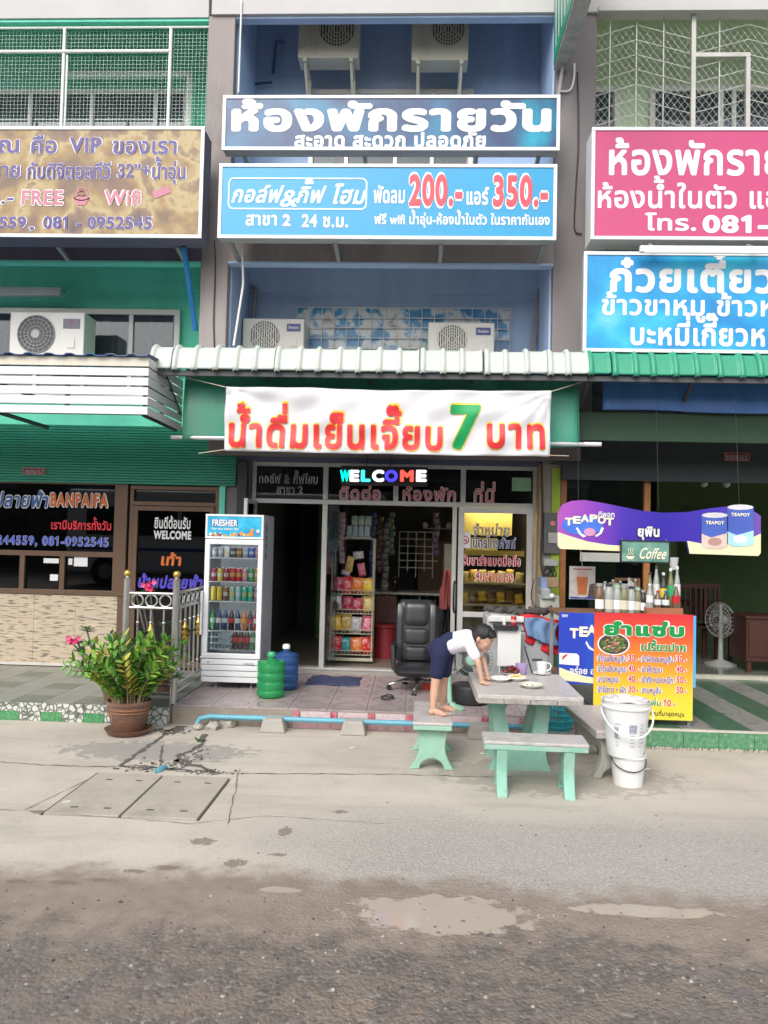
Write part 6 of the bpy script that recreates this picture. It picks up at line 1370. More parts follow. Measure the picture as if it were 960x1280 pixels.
fn_ = atZ(546, 884, SEAT+.02); ff_ = atZ(559, 878, SEAT+.02)
ankN = Vector((fn_.x-.035, 6.13, SEAT+.045)); ankF = Vector((ff_.x-.05, 6.29, SEAT+.045))
hipN = bz_(550, 818, BY-.06); hipF = bz_(557, 818, BY+.06)
kneN = Vector((ankN.x*.5+hipN.x*.5-.012, 6.15, SEAT+.215)); kneF = Vector((ankF.x*.55+hipF.x*.45-.004, 6.27, SEAT+.215))
pel = bz_(552, 812); wai = bz_(566, 803); che = bz_(583, 800); neck0 = bz_(592, 799); hc = bz_(603, 797); hc.y = BY-.02
shN = bz_(587, 806, BY-.085); shF = bz_(588, 804, BY+.085)
hanN = atZ(604, 853, TZ+.018); hanF = atZ(611, 848, TZ+.018)
elN = (shN+hanN)/2+Vector((.012, -.03, .01)); elF = (shF+hanF)/2+Vector((.03, .03, .02))
HF = Vector((.80, -.28, -.42)); HB = basis(HF, (.35, -.05, 1)); f_, s_, u_ = HB.col[0], HB.col[1], HB.col[2]
def hp(a, b_, c): return hc + f_*a + s_*b_ + u_*c
pr = [('e', pel, (.085, .088, .075), I3), ('c', pel, wai, .078, .070), ('c', wai, che, .070, .078), ('c', che, neck0, .07, .04), ('c', neck0, hp(-.03, 0, -.05), .034, .034),
      ('c', hipN, kneN, .055, .036), ('c', kneN, kneN.lerp(ankN, .35), .035, .036), ('c', kneN.lerp(ankN, .35), ankN, .036, .022), ('c', hipF, kneF, .055, .036), ('c', kneF, kneF.lerp(ankF, .35), .035, .036), ('c', kneF.lerp(ankF, .35), ankF, .036, .022),
      ('c', shN, elN, .032, .025), ('c', elN, hanN+Vector((-.012, 0, .022)), .025, .017), ('c', shF, elF, .032, .025), ('c', elF, hanF+Vector((-.012, 0, .022)), .025, .017), ('c', shN, che, .04, .05), ('c', shF, che, .04, .05)]
# head: skull, jaw, cheeks, nose, ears, lips
pr += [('e', hp(0, 0, .012), (.088, .074, .088), HB), ('e', hp(.028, 0, -.045), (.055, .052, .050), HB), ('e', hp(.045, -.034, -.03), (.030, .026, .028), HB), ('e', hp(.045, .034, -.03), (.030, .026, .028), HB),
       ('e', hp(.085, 0, -.022), (.014, .012, .014), HB), ('c', hp(.078, 0, .008), hp(.088, 0, -.018), .006, .009), ('e', hp(.073, 0, -.052), (.012, .018, .007), HB), ('e', hp(.071, 0, -.062), (.012, .016, .007), HB), ('e', hp(.063, 0, -.082), (.018, .02, .016), HB),
       ('e', hp(-.012, -.076, -.014), (.016, .009, .024), HB), ('e', hp(-.012, .076, -.014), (.016, .009, .024), HB)]
def foot(ank, a):
    d = Vector((cos(a), sin(a), 0)); n = Vector((-sin(a), cos(a), 0)); g = Vector((ank.x, ank.y, SEAT))
    o = [('e', g-d*.012+Vector((0, 0, .024)), (.026, .024, .024), I3), ('c', g+Vector((0, 0, .034)), g+d*.07+Vector((0, 0, .020)), .025, .021), ('c', g+d*.03+Vector((0, 0, .018)), g+d*.10+Vector((0, 0, .013)), .022, .013), ('c', g+d*.07-n*.014+Vector((0, 0, .012)), g+d*.10+n*.014+Vector((0, 0, .012)), .012, .012)]
    for k in range(5): b_ = g+d*(.108-.006*k)+n*(.024-.012*k)*(1 if True else 1)+Vector((0, 0, .009)); o.append(('c', b_, b_+d*(.022-.003*k), .0085-.0007*k, .0075-.0007*k))
    return o
pr += foot(ankN, R(-14)); pr += foot(ankF, R(-6))
def hand(h, a, side):
    d = Vector((cos(a), sin(a), 0)); n = Vector((-sin(a), cos(a), 0))*side; z0 = TZ
    pc = Vector((h.x, h.y, z0+.016)); o = [('e', pc, (.028, .027, .013), Matrix.Rotation(a, 3, 'Z')), ('c', pc-d*.022+Vector((0, 0, .010)), pc, .016, .013)]
    for k, L_ in enumerate((.030, .036, .034, .026)):
        sp_ = (k-1.5)*.30; b_ = pc+d*.020+n*(.018-.012*k)*-1*-1; dd = (d*cos(sp_)+n*-sin(sp_)).normalized(); b_.z = z0+.013
        kn = b_+dd*L_*.5+Vector((0, 0, .004)); tip = b_+dd*L_; tip.z = z0+.007; o += [('c', b_, kn, .0072, .0066), ('c', kn, tip, .0066, .0058)]
    b_ = pc-d*.006+n*.022; dd = (d*.6+n*.8).normalized(); o += [('c', b_, b_+dd*.018+Vector((0, 0, -.002)), .0082, .0074), ('c', b_+dd*.018+Vector((0, 0, -.003)), b_+dd*.018+(d*.9+n*.3)*.014+Vector((0, 0, -.006)), .0074, .006)]
    return o
pr += hand(hanN, R(-38), 1); pr += hand(hanF, R(-25), 1)
body = blob('body', pr, SKIN, boy, .0042, 3)
hr = [('e', hp(-.014, 0, .030), (.089, .083, .083), HB), ('e', hp(-.045, 0, .0), (.058, .077, .07), HB), ('e', hp(.040, 0, .062), (.048, .064, .036), HB), ('c', hp(.072, -.04, .058), hp(.072, .04, .058), .017, .017), ('e', hp(-.008, -.068, .016), (.026, .014, .030), HB), ('e', hp(-.008, .068, .016), (.026, .014, .030), HB)]
rn = random.Random(5)
for i in range(70):
    a, b_ = rn.uniform(-1.3, 1.3), rn.uniform(-1.5, 1.5); q = hp(.0+.085*sin(a)*cos(b_)*.9, .082*sin(b_), .035+.080*cos(a)*cos(b_)); d = (q-hc).normalized(); hr.append(('c', q-d*.008, q+d*.004+f_*.018-u_*.006, .007, .003))
for i in range(15): t = (i-7)/7; hr.append(('c', hp(.070-.012*abs(t), t*.055, .060), hp(.079-.018*abs(t), t*.060, .030+.006*rn.random()), .009, .004))
blob('hair', hr, HAIR, boy, .0042, 2)
for s in (-1, 1):
    MB().ball(hp(.0725, s*.029, -.003), .0080, 12, 8).build('eye', M('eye_white', (.6, .58, .55), .2), boy, smooth=True); MB().ball(hp(.0765, s*.029, -.004), .0056, 10, 7).build('iris', M('iris_dark', (.02, .012, .01), .1), boy, smooth=True)
    MB().tube([hp(.075, s*.014, .016), hp(.082, s*.029, .020), hp(.073, s*.044, .015)], [.0022, .003, .0018], 6).build('eyebrow', HAIR, boy, smooth=True)
MB().tube([hp(.083, -.014, -.057), hp(.0855, 0, -.0565), hp(.083, .014, -.057)], [.0018, .003, .0018], 6).build('lips', M('lip_red', (.34, .11, .09), .4), boy, smooth=True)
sh_ = [('c', wai+Vector((-.028, 0, -.012)), che, .085, .087), ('e', wai+Vector((-.02, 0, -.018)), (.072, .094, .082), I3), ('c', che, neck0+Vector((-.012, 0, -.006)), .082, .050), ('c', shN, che, .05, .06), ('c', shF, che, .05, .06), ('c', shN, shN.lerp(elN, .62), .046, .045), ('c', shF, shF.lerp(elF, .62), .046, .045), ('e', che+Vector((-.01, 0, -.035)), (.07, .08, .06), I3), ('e', wai+Vector((.0, 0, -.05)), (.06, .07, .045), I3)]
blob('shirt', sh_, SHIRT, boy, .006, 5)
MB().tube([neck0+HB@Vector((.01, .035*cos(t*pi/6), .035*sin(t*pi/6))) for t in range(13)], .011, 8).build('collar', SHIRT, boy, smooth=True)
so_ = [('e', pel+Vector((-.012, 0, .004)), (.098, .105, .090), I3), ('c', pel, wai+Vector((-.018, 0, 0)), .090, .084), ('c', hipN, hipN.lerp(kneN, .58), .072, .058), ('c', hipF, hipF.lerp(kneF, .58), .072, .058), ('e', hipN.lerp(kneN, .52), (.064, .058, .024), I3), ('e', hipF.lerp(kneF, .52), (.064, .058, .024), I3)]
blob('shorts', so_, SHORT, boy, .006, 5)
# ================================================================ PEDESTAL FAN, GREY CABINET, BASKET BEHIND THE TABLE
v = atZ(562, 868, .172); FX, FYc = atY(572, 830, 6.95).x, 7.3
fan = thing('electric_fan', 'mint green pedestal fan with dark round guard, half hidden behind the boy', 'fan', (atY(563, 880, 7.25).x, FYc, .172)); fx_ = fan.location.x
MB().lathe((fx_+.02, FYc, .172), [(.12, 0), (.12, .012), (.10, .03), (.04, .045), (.03, .06)], 24).build('base', MINTW, fan, smooth=True); MB().tube([(fx_, FYc+.02, .22), (fx_-.02, FYc+.06, .52)], .024, 10).build('pole', MINTW, fan, smooth=True)
hc_ = Vector((atY(590, 826, 7.2).x, 7.3, atY(590, 826, 7.2).z)); n = 30
m = MB(); rr = .20
for yy, r_ in ((-.05, .06), (-.045, .12), (-.03, .17), (0, rr), (.05, .17), (.07, .1)): m.tube([hc_+Vector((r_*cos(2*pi*i/n), yy, r_*sin(2*pi*i/n))) for i in range(n+1)], .004, 5, False)
for k in range(36): a = 2*pi*k/36; m.tube([hc_+Vector((.05*cos(a), -.052, .05*sin(a))), hc_+Vector((.13*cos(a), -.045, .13*sin(a))), hc_+Vector((rr*cos(a), 0, rr*sin(a))), hc_+Vector((.1*cos(a), .07, .1*sin(a)))], .002, 4)
m.build('guard', M('guard_grey', (.20, .22, .21), .5), fan); MB().lathe_y(hc_+Vector((0, -.05, 0)), [(.05, 0), (.05, .008), (.03, .012)], 20).build('hub_badge', MINT, fan, smooth=True)
m = MB()
for k in range(3):
    a = 2*pi*k/3
    m.add([hc_+Vector((.02*cos(a), 0, .02*sin(a))), hc_+Vector((.16*cos(a-.3), -.02, .16*sin(a-.3))), hc_+Vector((.17*cos(a+.2), .0, .17*sin(a+.2))), hc_+Vector((.14*cos(a+.7), .02, .14*sin(a+.7)))], [(0, 1, 2, 3)])
m.build('blades', M('blade_smoky', (.03, .035, .035), .3), fan, solid=.003, fix=False); MB().ball(hc_+Vector((0, .1, 0)), .07, 16, 10).build('motor', BLK, fan, smooth=True)
v = atY(590, 855, 7.45); MB().lathe((v.x, 7.62, .172), [(.15, 0), (.18, .02), (.19, .16), (.18, .18)], 24).build('tub', BLK, smooth=True, label='low black tub on the porch behind the fan', cat='tub')
q = rect(608, 770, 688, 885, 7.75); GC_ = M('grey_appliance', (.36, .37, .38), .45, var=.08, dirt=(.25, .25, .25), dirt_amt=.2)
gc = thing('washing_machine', 'grey top-loading tub machine with rounded lid and clothes on it, behind the table', 'machine', ((q[0]+q[1])/2, 8.0, .172))
zt = q[3]-.05; box('body', GC_, q[0], q[1], 7.75, 8.25, .2, zt-.10, gc, bev=.03)
m = MB(); P_ = [(q[0], zt-.098), (q[1], zt-.098), (q[1]-.01, zt-.03), (q[1]-.06, zt+.02), (q[0]+.06, zt+.06), (q[0]+.0, zt+.03)]; m.prism(P_, 7.75, 8.25); m.build('lid', M('grey_lid', (.50, .51, .52), .4), gc, bev=.012)
box('seam', DGRAY, q[0]+.16, q[0]+.165, 7.745, 7.749, .3, zt-.12, gc); box('handle_slot', DGRAY, q[1]-.18, q[1]-.08, 7.744, 7.749, .58, .6, gc)
box('rim_panel', M('white_lid', (.66, .66, .62), .4), q[0]+.01, q[0]+.36, 7.70, 7.74, zt-.01, zt+.05, gc, bev=.01)
for x in (q[0]+.05, q[1]-.05): MB().lathe((x, 7.82, .172), [(.025, 0), (.025, .03)], 10).build('foot', BLK, gc)
q2 = rect(622, 788, 651, 833, 7.6); wp = thing('hanging_board', 'white flat panel door with dark shelf strip hung before the grey machine', 'panel', ((q2[0]+q2[1])/2, 7.62, q2[2]))
box('board', WHT, q2[0], q2[1], 7.60, 7.63, q2[2], q2[3], wp, bev=.004); q3 = rect(618, 782, 648, 787, 7.55); box('shelf_strip', BLK, q3[0], q3[1], 7.55, 7.72, q3[2], q3[3], wp); MB().tube([(q2[0]+.02, 7.61, q2[2]), (q2[0]+.02, 7.61, .172)], .006, 6).build('leg', WHT, wp)
bottle((q3[0]+.10, 7.6, q3[3]), .085, .018, M('bottle_white', (.7, .7, .68), .2), CC['white'], None, 'tiny white bottle on the dark strip above the white panel'); can((q3[1]-.04, 7.6, q3[3]), .09, .028, CC['red'], 'red and white tin on the dark strip above the white panel')
def drape(name, label, pts_c, w_, h_, y0, mat, seed, cat='clothes'):
    rn = random.Random(seed); ph = [rn.uniform(0, 6) for _ in range(4)]; m = MB()
    x0_, z0_ = pts_c
    def fn(u, v):
        x = x0_+w_*(u-.5)*(1+.12*sin(v*5+ph[0])); t = v; L_ = h_*t
        top_l = .26
        if L_ < top_l: y = y0+.22-L_; z = z0_+.012*sin(u*7+ph[1])-.02*(1-L_/top_l)
        else: y = y0-.03+.02*sin(u*13+ph[3]+v*3); z = z0_-(L_-top_l)*(1-.35*abs(u-.75))
        return Vector((x+.02*sin(v*9+ph[2]), y, z-.05*(u-.5)))
    m.grid(fn, 26, 22); return m.build(name, mat, smooth=True, solid=.012, fix=False, label=label, cat=cat)
zt2 = zt+.05
drape('draped_shirt', 'light blue denim shirt draped over the right corner of the grey machine', (q[1]-.10, zt2-.03), .34, .50, 7.73, M('denim_blue_cloth', (.16, .27, .45), .9, var=.25, scale=12), 1)
drape('draped_cloth', 'bright red cloth lying behind and below the light blue shirt', (q[1]-.08, zt2-.01), .40, .62, 7.78, M('red_cloth', (.60, .02, .03), .85, var=.15, scale=8), 2)
m = MB(); rn = random.Random(8)
for i in range(9): pillow(m, (q[0]+.05+i*.075, 8.0+rn.uniform(-.05, .08), zt+.06+rn.uniform(0, .04)), .14, .07, .09, rn.uniform(-.4, .4), rn.uniform(-.5, .5))
m.build('cloth_heap', M('dark_mixed_cloth', (.07, .065, .06), .9, var=.6, scale=20), smooth=True, label='dark crumpled cloth heap on top of the grey machine', cat='clothes', kind='stuff')
v = atY(695, 885, 7.0); bk = thing('basket', 'turquoise plastic laundry basket behind the table leg', 'basket', (v.x, 7.0, .10)); TQ = M('turquoise_plastic', (.02, .36, .42), .4)
m = MB(); n = 34; H_ = .27
for k in range(n): a = 2*pi*k/n; m.bar((v.x+.135*cos(a), 7.0+.135*sin(a), .13), (v.x+.17*cos(a), 7.0+.17*sin(a), .13+H_), .016, .004)
for j in range(6): r_ = .135+.035*j/5; z = .13+H_*j/5; m.tube([(v.x+r_*cos(2*pi*i/n), 7.0+r_*sin(2*pi*i/n), z) for i in range(n+1)], .008, 5, False)
m.build('basket_weave', TQ, bk); MB().lathe((v.x, 7.0, .10), [(.13, 0), (.137, .05), (.13, .05), (.001, .04)], 24, False).build('bottom', TQ, bk, smooth=True, fix=False); MB().tube([(v.x+.175*cos(2*pi*i/n), 7.0+.175*sin(2*pi*i/n), .13+H_) for i in range(n+1)], .012, 6, False).build('rim', TQ, bk, smooth=True)
box('basket_block', BARE, v.x-.15, v.x+.15, 6.85, 7.06, 0, .098, bev=.01, label='concrete block under the turquoise basket', cat='block')
# ================================================================ BUCKETS
BK = M('white_bucket', (.72, .72, .71), .35, var=.04, dirt=(.5, .48, .44), dirt_amt=.12)
def bucket(label, c, r0, r1, h):
    t_ = thing('bucket', label, 'bucket', c); MB().lathe(c, [(r0, 0), (r0*1.01, .01), (r1*.97, h*.86), (r1*1.04, h*.87), (r1*1.04, h*.90), (r1*.99, h*.91), (r1*1.0, h*.98), (r1*1.03, h), (r1*.97, h), (r1*.93, h*.9), (r0*.95, .02), (.001, .015)], 36, False).build('shell', BK, t_, smooth=True, fix=False); return t_
v = atZ(785, 980, 0); bx_, by_ = v.x, 5.78
b1 = bucket('small white bucket standing upright at the bottom of the bucket stack', (bx_, by_, 0), .105, .125, .235)
b2 = bucket('large white bucket with printed label and wire handle, on top of the small one', (bx_-.02, by_, .215), .130, .172, .40)
MB().tube([(bx_-.02+.185*cos(a), by_-.02-.04*sin(-a)-.15*abs(sin(a)), .55+.0-.17*abs(sin(a))) for a in [pi+pi*i/16 for i in range(17)]], .007, 6).build('handle', BK, b2, smooth=True)
MB().tube([(bx_+.125*cos(a), by_-.12*abs(sin(a))-.01, .19-.07*abs(sin(a))) for a in [pi+pi*i/12 for i in range(13)]], .004, 6).build('handle', DRK, b1, smooth=True)
LBP = M('label_print_faint', (.46, .50, .60), .5)
def arc_patch(c, r, a0, a1, z0, z1, m, dr=.002, r2=None, n=6):
    r2 = r2 or r
    m.add([(c[0]+((r, r2)[j]+dr)*sin(a0+(a1-a0)*i/n), c[1]-((r, r2)[j]+dr)*cos(a0+(a1-a0)*i/n), (z0, z1)[j]) for j in (0, 1) for i in range(n+1)], [(i, i+1, n+2+i, n+1+i) for i in range(n)])
m = MB(); rn = random.Random(4); cb = (bx_-.02, by_)
def rb(z): return .130+(.168-.130)*(z-.215)/.345
for a0 in (-.75, -.05, .42):
    for k in range(7): z = .30+.026*k; L_ = rn.uniform(.12, .30); arc_patch(cb, rb(z), a0, a0+L_, z, z+.009, m, .003, rb(z+.009))
m.build('printed_label', LBP, b2, fix=False, kind='stuff'); m = MB(); arc_patch(cb, rb(.40), -.1, .25, .40, .46, m, .002, rb(.46)); arc_patch(cb, rb(.41), -.78, -.6, .36, .44, m, .002, rb(.44)); m.build('label_badge', M('label_badge', (.30, .34, .40), .5), b2, fix=False)
m = MB(); c = (bx_-.02, by_, .60)
m.grid(lambda u, v: Vector((c[0]+(.16*v)*cos(2*pi*u), c[1]+(.16*v)*sin(2*pi*u), c[2]+.012+.02*(1-v)+.008*sin(u*25+v*9)+.006*sin(v*30+u*11))), 40, 10); m.build('plastic_bag', M('clear_white_film', (.68, .66, .64), .25, var=.2, scale=30), smooth=True, fix=False, label='crumpled pale plastic bag filling the top of the large bucket', cat='bag')
# ================================================================ PIPE ALONG THE KERB
PB = M('blue_pvc', (.12, .36, .46), .4, var=.12, dirt=(.25, .33, .34), dirt_amt=.3); YP = 6.99
a, b_ = atY(262, 902, YP), atY(600, 905, YP)
m = MB(); m.tube([(a.x-.12, YP-.02, .02), (a.x-.09, YP, .085), (a.x, YP, .105), (-.6, YP, .103), (.3, YP+.005, .10), (1.28, YP, .10), (1.38, YP+.01, .11), (1.44, YP+.05, .16), (1.43, YP+.18, .21), (1.33, YP+.3, .21)], .024, 12)
pl = m.build('water_pipe', PB, smooth=True, label='light blue plastic water pipe running along the porch edge', cat='pipe')
for px, lab in ((342, 'trapezoid concrete block propping the blue pipe, nearest to the green bottle'), (442, 'trapezoid concrete block propping the blue pipe, left of the bench'), (600, 'squat concrete block propping the blue pipe between bench and table')):
    x = atY(px, 912, 6.95).x; m = MB(); m.prism([(x-.115, 0), (x+.115, 0), (x+.085, .125), (x-.085, .125)], 6.88, 7.05); m.build('pipe_block', M('pale_block', (.40, .38, .34), .85, var=.15, bump=.3), bev=.012, label=lab, cat='block')
rn = random.Random(41)
for px, py, r_ in ((285, 908, .085), (266, 912, .06), (247, 912, .045)):
    v = atZ(px, py, 0); m = MB(); m.ball((v.x, v.y, r_*.5), r_, 12, 8, .75); m.v = [q_+Vector((rn.uniform(-.2, .2), rn.uniform(-.2, .2), rn.uniform(-.12, .12)))*r_ for q_ in m.v]; o = m.build('stone', M('pale_stone', (.42, .39, .34), .85, var=.2, bump=.5, bscale=20), smooth=True, label={285: 'large rounded pale lump under the pipe bend', 266: 'middle pale lump at the pipe bend', 247: 'small lump at the left foot of the pipe bend'}[px], cat='stone')
v = atZ(200, 963, 0); MB().tube([(v.x-.01, v.y-.05, .0), (v.x+.01, v.y+.0, .012), (v.x+.02, v.y+.06, .0)], .024, 12).build('pipe_end', PB, smooth=True, label='blue pipe end poking out of the broken ground by the drain lids', cat='pipe')
rn = random.Random(31); m = MB()
for i in range(300):
    p = rn.choice([(205, 955, .16, .05), (245, 945, .10, .10), (215, 915, .12, .05), (262, 966, .18, .03), (180, 962, .2, .03)]); v = atZ(p[0], p[1], 0); pebble(m, v.x+rn.gauss(0, p[2]*.6), v.y+rn.gauss(0, p[3]), rn.uniform(.004, .016), rn.choice((0, 1, 2, 2)))
m.build('rubble', PEB, kind='stuff', fix=False)
rn = random.Random(77)
for k, (px, py) in enumerate(((78, 1004), (520, 925), (600, 942), (437, 936), (612, 955), (805, 962))):
    v = atZ(px, py, 0); a = rn.uniform(-.8, .8); MB().bar((v.x, v.y, .006), (v.x+.05*cos(a), v.y+.05*sin(a), .008), .016, .008).build('litter', M('litter_white', (.66, .64, .6), .7), label='small white scrap of litter on the ground ' + ['left of the drain lids', 'in front of the left bench', 'beside the table base', 'below the middle pipe block', 'under the front bench', 'right of the buckets'][k], cat='litter')
v = atZ(248, 928, 0); m = MB()
for i in range(22): a = rn.uniform(0, 6.3); d = Vector((cos(a), sin(a), 1.2)).normalized(); q_ = Vector((-sin(a), cos(a), 0))*.008; L_ = rn.uniform(.03, .07); m.add([v, v+d*L_*.6-q_, v+d*L_, v+d*L_*.6+q_], [(0, 1, 2, 3)])
m.build('weed', M('weed_green', (.05, .14, .03), .6), fix=False, label='tiny green weed growing in the ground crack', cat='weed')
# ================================================================ SNACK COUNTER AT THE RIGHT
WOODB = M('counter_wood', (.20, .10, .05), .6, var=.2); YM = 6.9
q = rect(742, 767, 866, 899, YM); kx0, kx1 = atY(699, 800, YM).x, q[1]+.02; kz = q[3]
kt = thing('food_counter', 'low food counter table behind the printed menu, bottles and jars standing on it', 'counter', ((kx0+kx1)/2, 7.1, .17))
box('counter_top', WOODB, kx0, kx1, 6.93, 7.5, kz-.045, kz-.015, kt, bev=.004)
for x in (kx0+.03, kx1-.03):
    for y in (6.97, 7.46): box('leg', GREYST, x-.015, x+.015, y-.015, y+.015, .172, kz-.046, kt)
box('back_shelf', WOODB, kx0+.02, kx1-.02, 7.1, 7.45, .55, .57, kt)
# blue printed skirt
BB = print_mat('print_banner_blue', [(0, (.02, .05, .42)), (.35, (.015, .12, .55)), (.6, (.02, .26, .66)), (1, (.10, .42, .72))], .8, .35, axis=(0, -.4, .3, .3))
z855 = atY(720, 855, 6.92).z
bb = thing('printed_skirt', 'blue printed cloth front with cream swoosh and white lettering left of the menu', 'banner', ((kx0+kx1)/2, 6.92, z855))
box('sheet', BB, kx0, kx1+.012, 6.918, 6.925, z855, kz-.01, bb)
def pq(x, y, Y): v = atY(x, y, Y); return (v.x, v.z)
def polyY(parent, name, pts, Y, mat):
    m = MB(); P_ = [pq(x, y, Y) for x, y in pts]; m.add([(x, Y, z) for x, z in P_], [tuple(range(len(P_)))]); o = m.build(name, mat, parent, fix=False)
    b2 = bmesh.new(); b2.from_mesh(o.data); bmesh.ops.triangulate(b2, faces=b2.faces[:]); b2.to_mesh(o.data); b2.free(); return o
polyY(bb, 'swoosh', [(699, 834), (712, 839), (730, 845), (748, 848), (748, 855), (699, 850)], 6.916, CRE)
for ch, a, y in zip('TEA', (712, 724, 734), (797, 795, 793)): T2(bb, ch, a, a+11, y, 12, 6.916, LC, None, off=.05)
T2(bb, 'POT', 745, 775, 792, 12, 6.9165, LC, None, off=.05)
T2(bb, 'อร่อย อร่อย', 712, 760, 842, 6, 6.915, TXW, None, off=.03)
polyY(bb, 'white_patch', [(699, 816), (721, 817), (724, 820), (724, 832), (699, 830)], 6.9155, TXW); polyY(bb, 'gauge_mark', [(703, 826), (703, 821), (707, 818), (711, 818), (708, 820), (705, 823)], 6.914, TXR); polyY(bb, 'swirl_mark', [(733, 801), (737, 808), (744, 813), (744, 815), (736, 811), (732, 804)], 6.9145, TXW)
T2(bb, 'TEAPOT', 702, 710, 771, 3, 6.916, TXW, None, off=.05)
# menu board
MN = print_mat('print_menu_gradient', [(0, (.72, .62, .05)), (.22, (.76, .55, .04)), (.5, (.74, .28, .03)), (.78, (.62, .09, .03)), (1, (.58, .03, .04))], .6, .35, axis=(2, 0, q[3]-q[2], .06))
mn = thing('menu_board', 'red to yellow printed menu board with green Thai headline and prices, on the counter front', 'menu', ((q[0]+q[1])/2, YM, q[2]))
box('sheet', MN, q[0], q[1], YM-.004, YM+.003, q[2], q[3], mn); YT = YM-.004
GRN = M('menu_green', (.0, .26, .05), .5); PUR = M('menu_purple', (.10, .05, .30), .5); MRD = M('menu_red', (.60, .02, .04), .5)
T2(mn, 'ยำแซ่บ', 755, 855, 793, 11, YT, GRN, TXW, off=.06, grow=.05); T2(mn, 'เปรี้ยวปาก', 801, 857, 813, 7, YT, GRN, TXW, off=.04, grow=.05)
for y, l, lp, r, rp, lw in ((826, 'ยำวุ้นเส้นหมูสับ', '30.-', 'ยำผักรวมหมูสับ', '30.-', (747, 782, 802, 841)), (839, 'ยำวุ้นเส้นหมูยอ', '40.-', 'ยำเห็ดรวม', '40.-', (747, 782, 802, 827)), (852, 'มาม่าหมูยอ', '40.-', 'ยำกุ้ง+ปลาหมึก', '50.-', (747, 773, 802, 841)), (865, 'ยำไข่ดาว + ผัก', '30.-', 'ลาบหมูสับ', '50.-', (747, 782, 802, 826))):
    T2(mn, l, lw[0], lw[1], y, 5.5, YT, PUR, TXW, off=.02, grow=.06); T2(mn, lp, 785, 798, y, 8, YT, MRD, TXW, off=.02, grow=.06); T2(mn, r, lw[2], lw[3], y+1, 5.5, YT, PUR, TXW, off=.02, grow=.06); T2(mn, rp, 845, 858, y+1, 8, YT, MRD, TXW, off=.02, grow=.06)
T2(mn, 'ทุกเมนูใส่ผักเพิ่ม', 759, 826, 880, 4.5, YT, GRN, TXW, off=.02, grow=.05); T2(mn, '10.-', 829, 844, 882, 8, YT, MRD, TXW, off=.02, grow=.06); T2(mn, 'ขอบคุณที่มาอุดหนุน', 800, 855, 894, 4, YT, TXK, None, off=.02)
dx_, dz_ = pq(767, 805, YT); m = MB(); m.add([(dx_+.142*cos(i*pi/14), YT-.001, dz_+.098*sin(i*pi/14)) for i in range(28)], [tuple(range(28))]); m.build('dish_rim', TXW, mn, fix=False)
m = MB(); rn = random.Random(6); DM = [M('dish_green', (.05, .20, .03), .5), M('dish_brown', (.30, .14, .06), .5), M('dish_pale', (.55, .38, .26), .5), M('dish_dark', (.06, .05, .03), .5)]
m.mat(3); m.add([(dx_+.130*cos(i*pi/14), YT-.0015, dz_+.088*sin(i*pi/14)) for i in range(28)], [tuple(range(28))])
for i in range(110):
    a, d = rn.uniform(0, 6.3), rn.random()**.5; x, z = dx_+.105*d*cos(a), dz_+.066*d*sin(a); r_ = rn.uniform(.008, .02); m.mat(rn.choices((0, 1, 2, 3), (.4, .25, .2, .15) if d > .5 else (.1, .4, .4, .1))[0]); b_ = rn.uniform(0, 3)
    m.add([(x+r_*cos(b_)*1.6, YT-.002-.00002*i, z+r_*sin(b_)*1.0), (x-r_*sin(b_)*.5, YT-.002-.00002*i, z+r_*cos(b_)*.5), (x-r_*cos(b_)*1.6, YT-.002-.00002*i, z-r_*sin(b_)), (x+r_*sin(b_)*.5, YT-.002-.00002*i, z-r_*cos(b_)*.5)], [(0, 1, 2, 3)])
m.build('dish_print', DM, mn, kind='stuff', fix=False)
# jars and bottles on the counter
kzt = kz-.014
JM = {k: M('jar_'+k, v, .15, var=.2, spec=.6) for k, v in {'clear': (.34, .36, .34), 'brown': (.16, .09, .05), 'olive': (.18, .18, .09), 'dark': (.035, .035, .03)}.items()}
def X_(px): return atY(px, 760, 7.12).x
OR = ['first', 'second', 'third', 'fourth', 'fifth', 'sixth', 'seventh', 'eighth', 'ninth']
for i, (px, hh, r_, c) in enumerate([(749, .26, .042, 'brown'), (761, .26, .042, 'clear'), (771, .25, .036, 'clear'), (780, .25, .042, 'olive'), (789, .24, .036, 'clear'), (797, .23, .030, 'olive'), (804, .21, .028, 'dark')]):
    z = kzt; t_ = thing('glass_jar', '%s glass jar with white label in the front row on the counter, %s from left' % (c, OR[i]), 'jar', (X_(px), 7.12, z)); cc = (X_(px), 7.12, z)
    MB().lathe(cc, [(r_*.9, 0), (r_, .01), (r_, hh*.74), (r_*.72, hh*.84), (r_*.7, hh*.9)], 16).build('body', JM[c], t_, smooth=True); MB().lathe((cc[0], 7.12, z+hh*.9), [(r_*.78, 0), (r_*.78, hh*.1)], 14).build('lid', [GREYST, CC['dark'], CC['pale green']][i % 3], t_, smooth=True)
    m = MB(); arc_patch(cc, r_, -1.2, 1.2, z+hh*.12, z+hh*.45, m, .001); m.build('label', [TXW, M('label_cream', (.62, .58, .48), .5)][i % 2], t_, smooth=True, fix=False)
for i, (px, hh, r_, c) in enumerate([(756, .22, .034, 'clear'), (766, .24, .03, 'olive'), (775, .23, .034, 'dark'), (786, .26, .03, 'clear'), (794, .25, .03, 'brown')]):
    cc = (atY(px, 760, 7.30).x, 7.30, kzt); bottle(cc, hh+.05, r_, JM[c], GREYST, None, '%s bottle in the back row behind the counter jars, %s from left' % (c, OR[i]), neck=.4)
cd_x0, cd_x1 = atY(806, 760, 7.06).x, atY(851, 760, 7.06).x
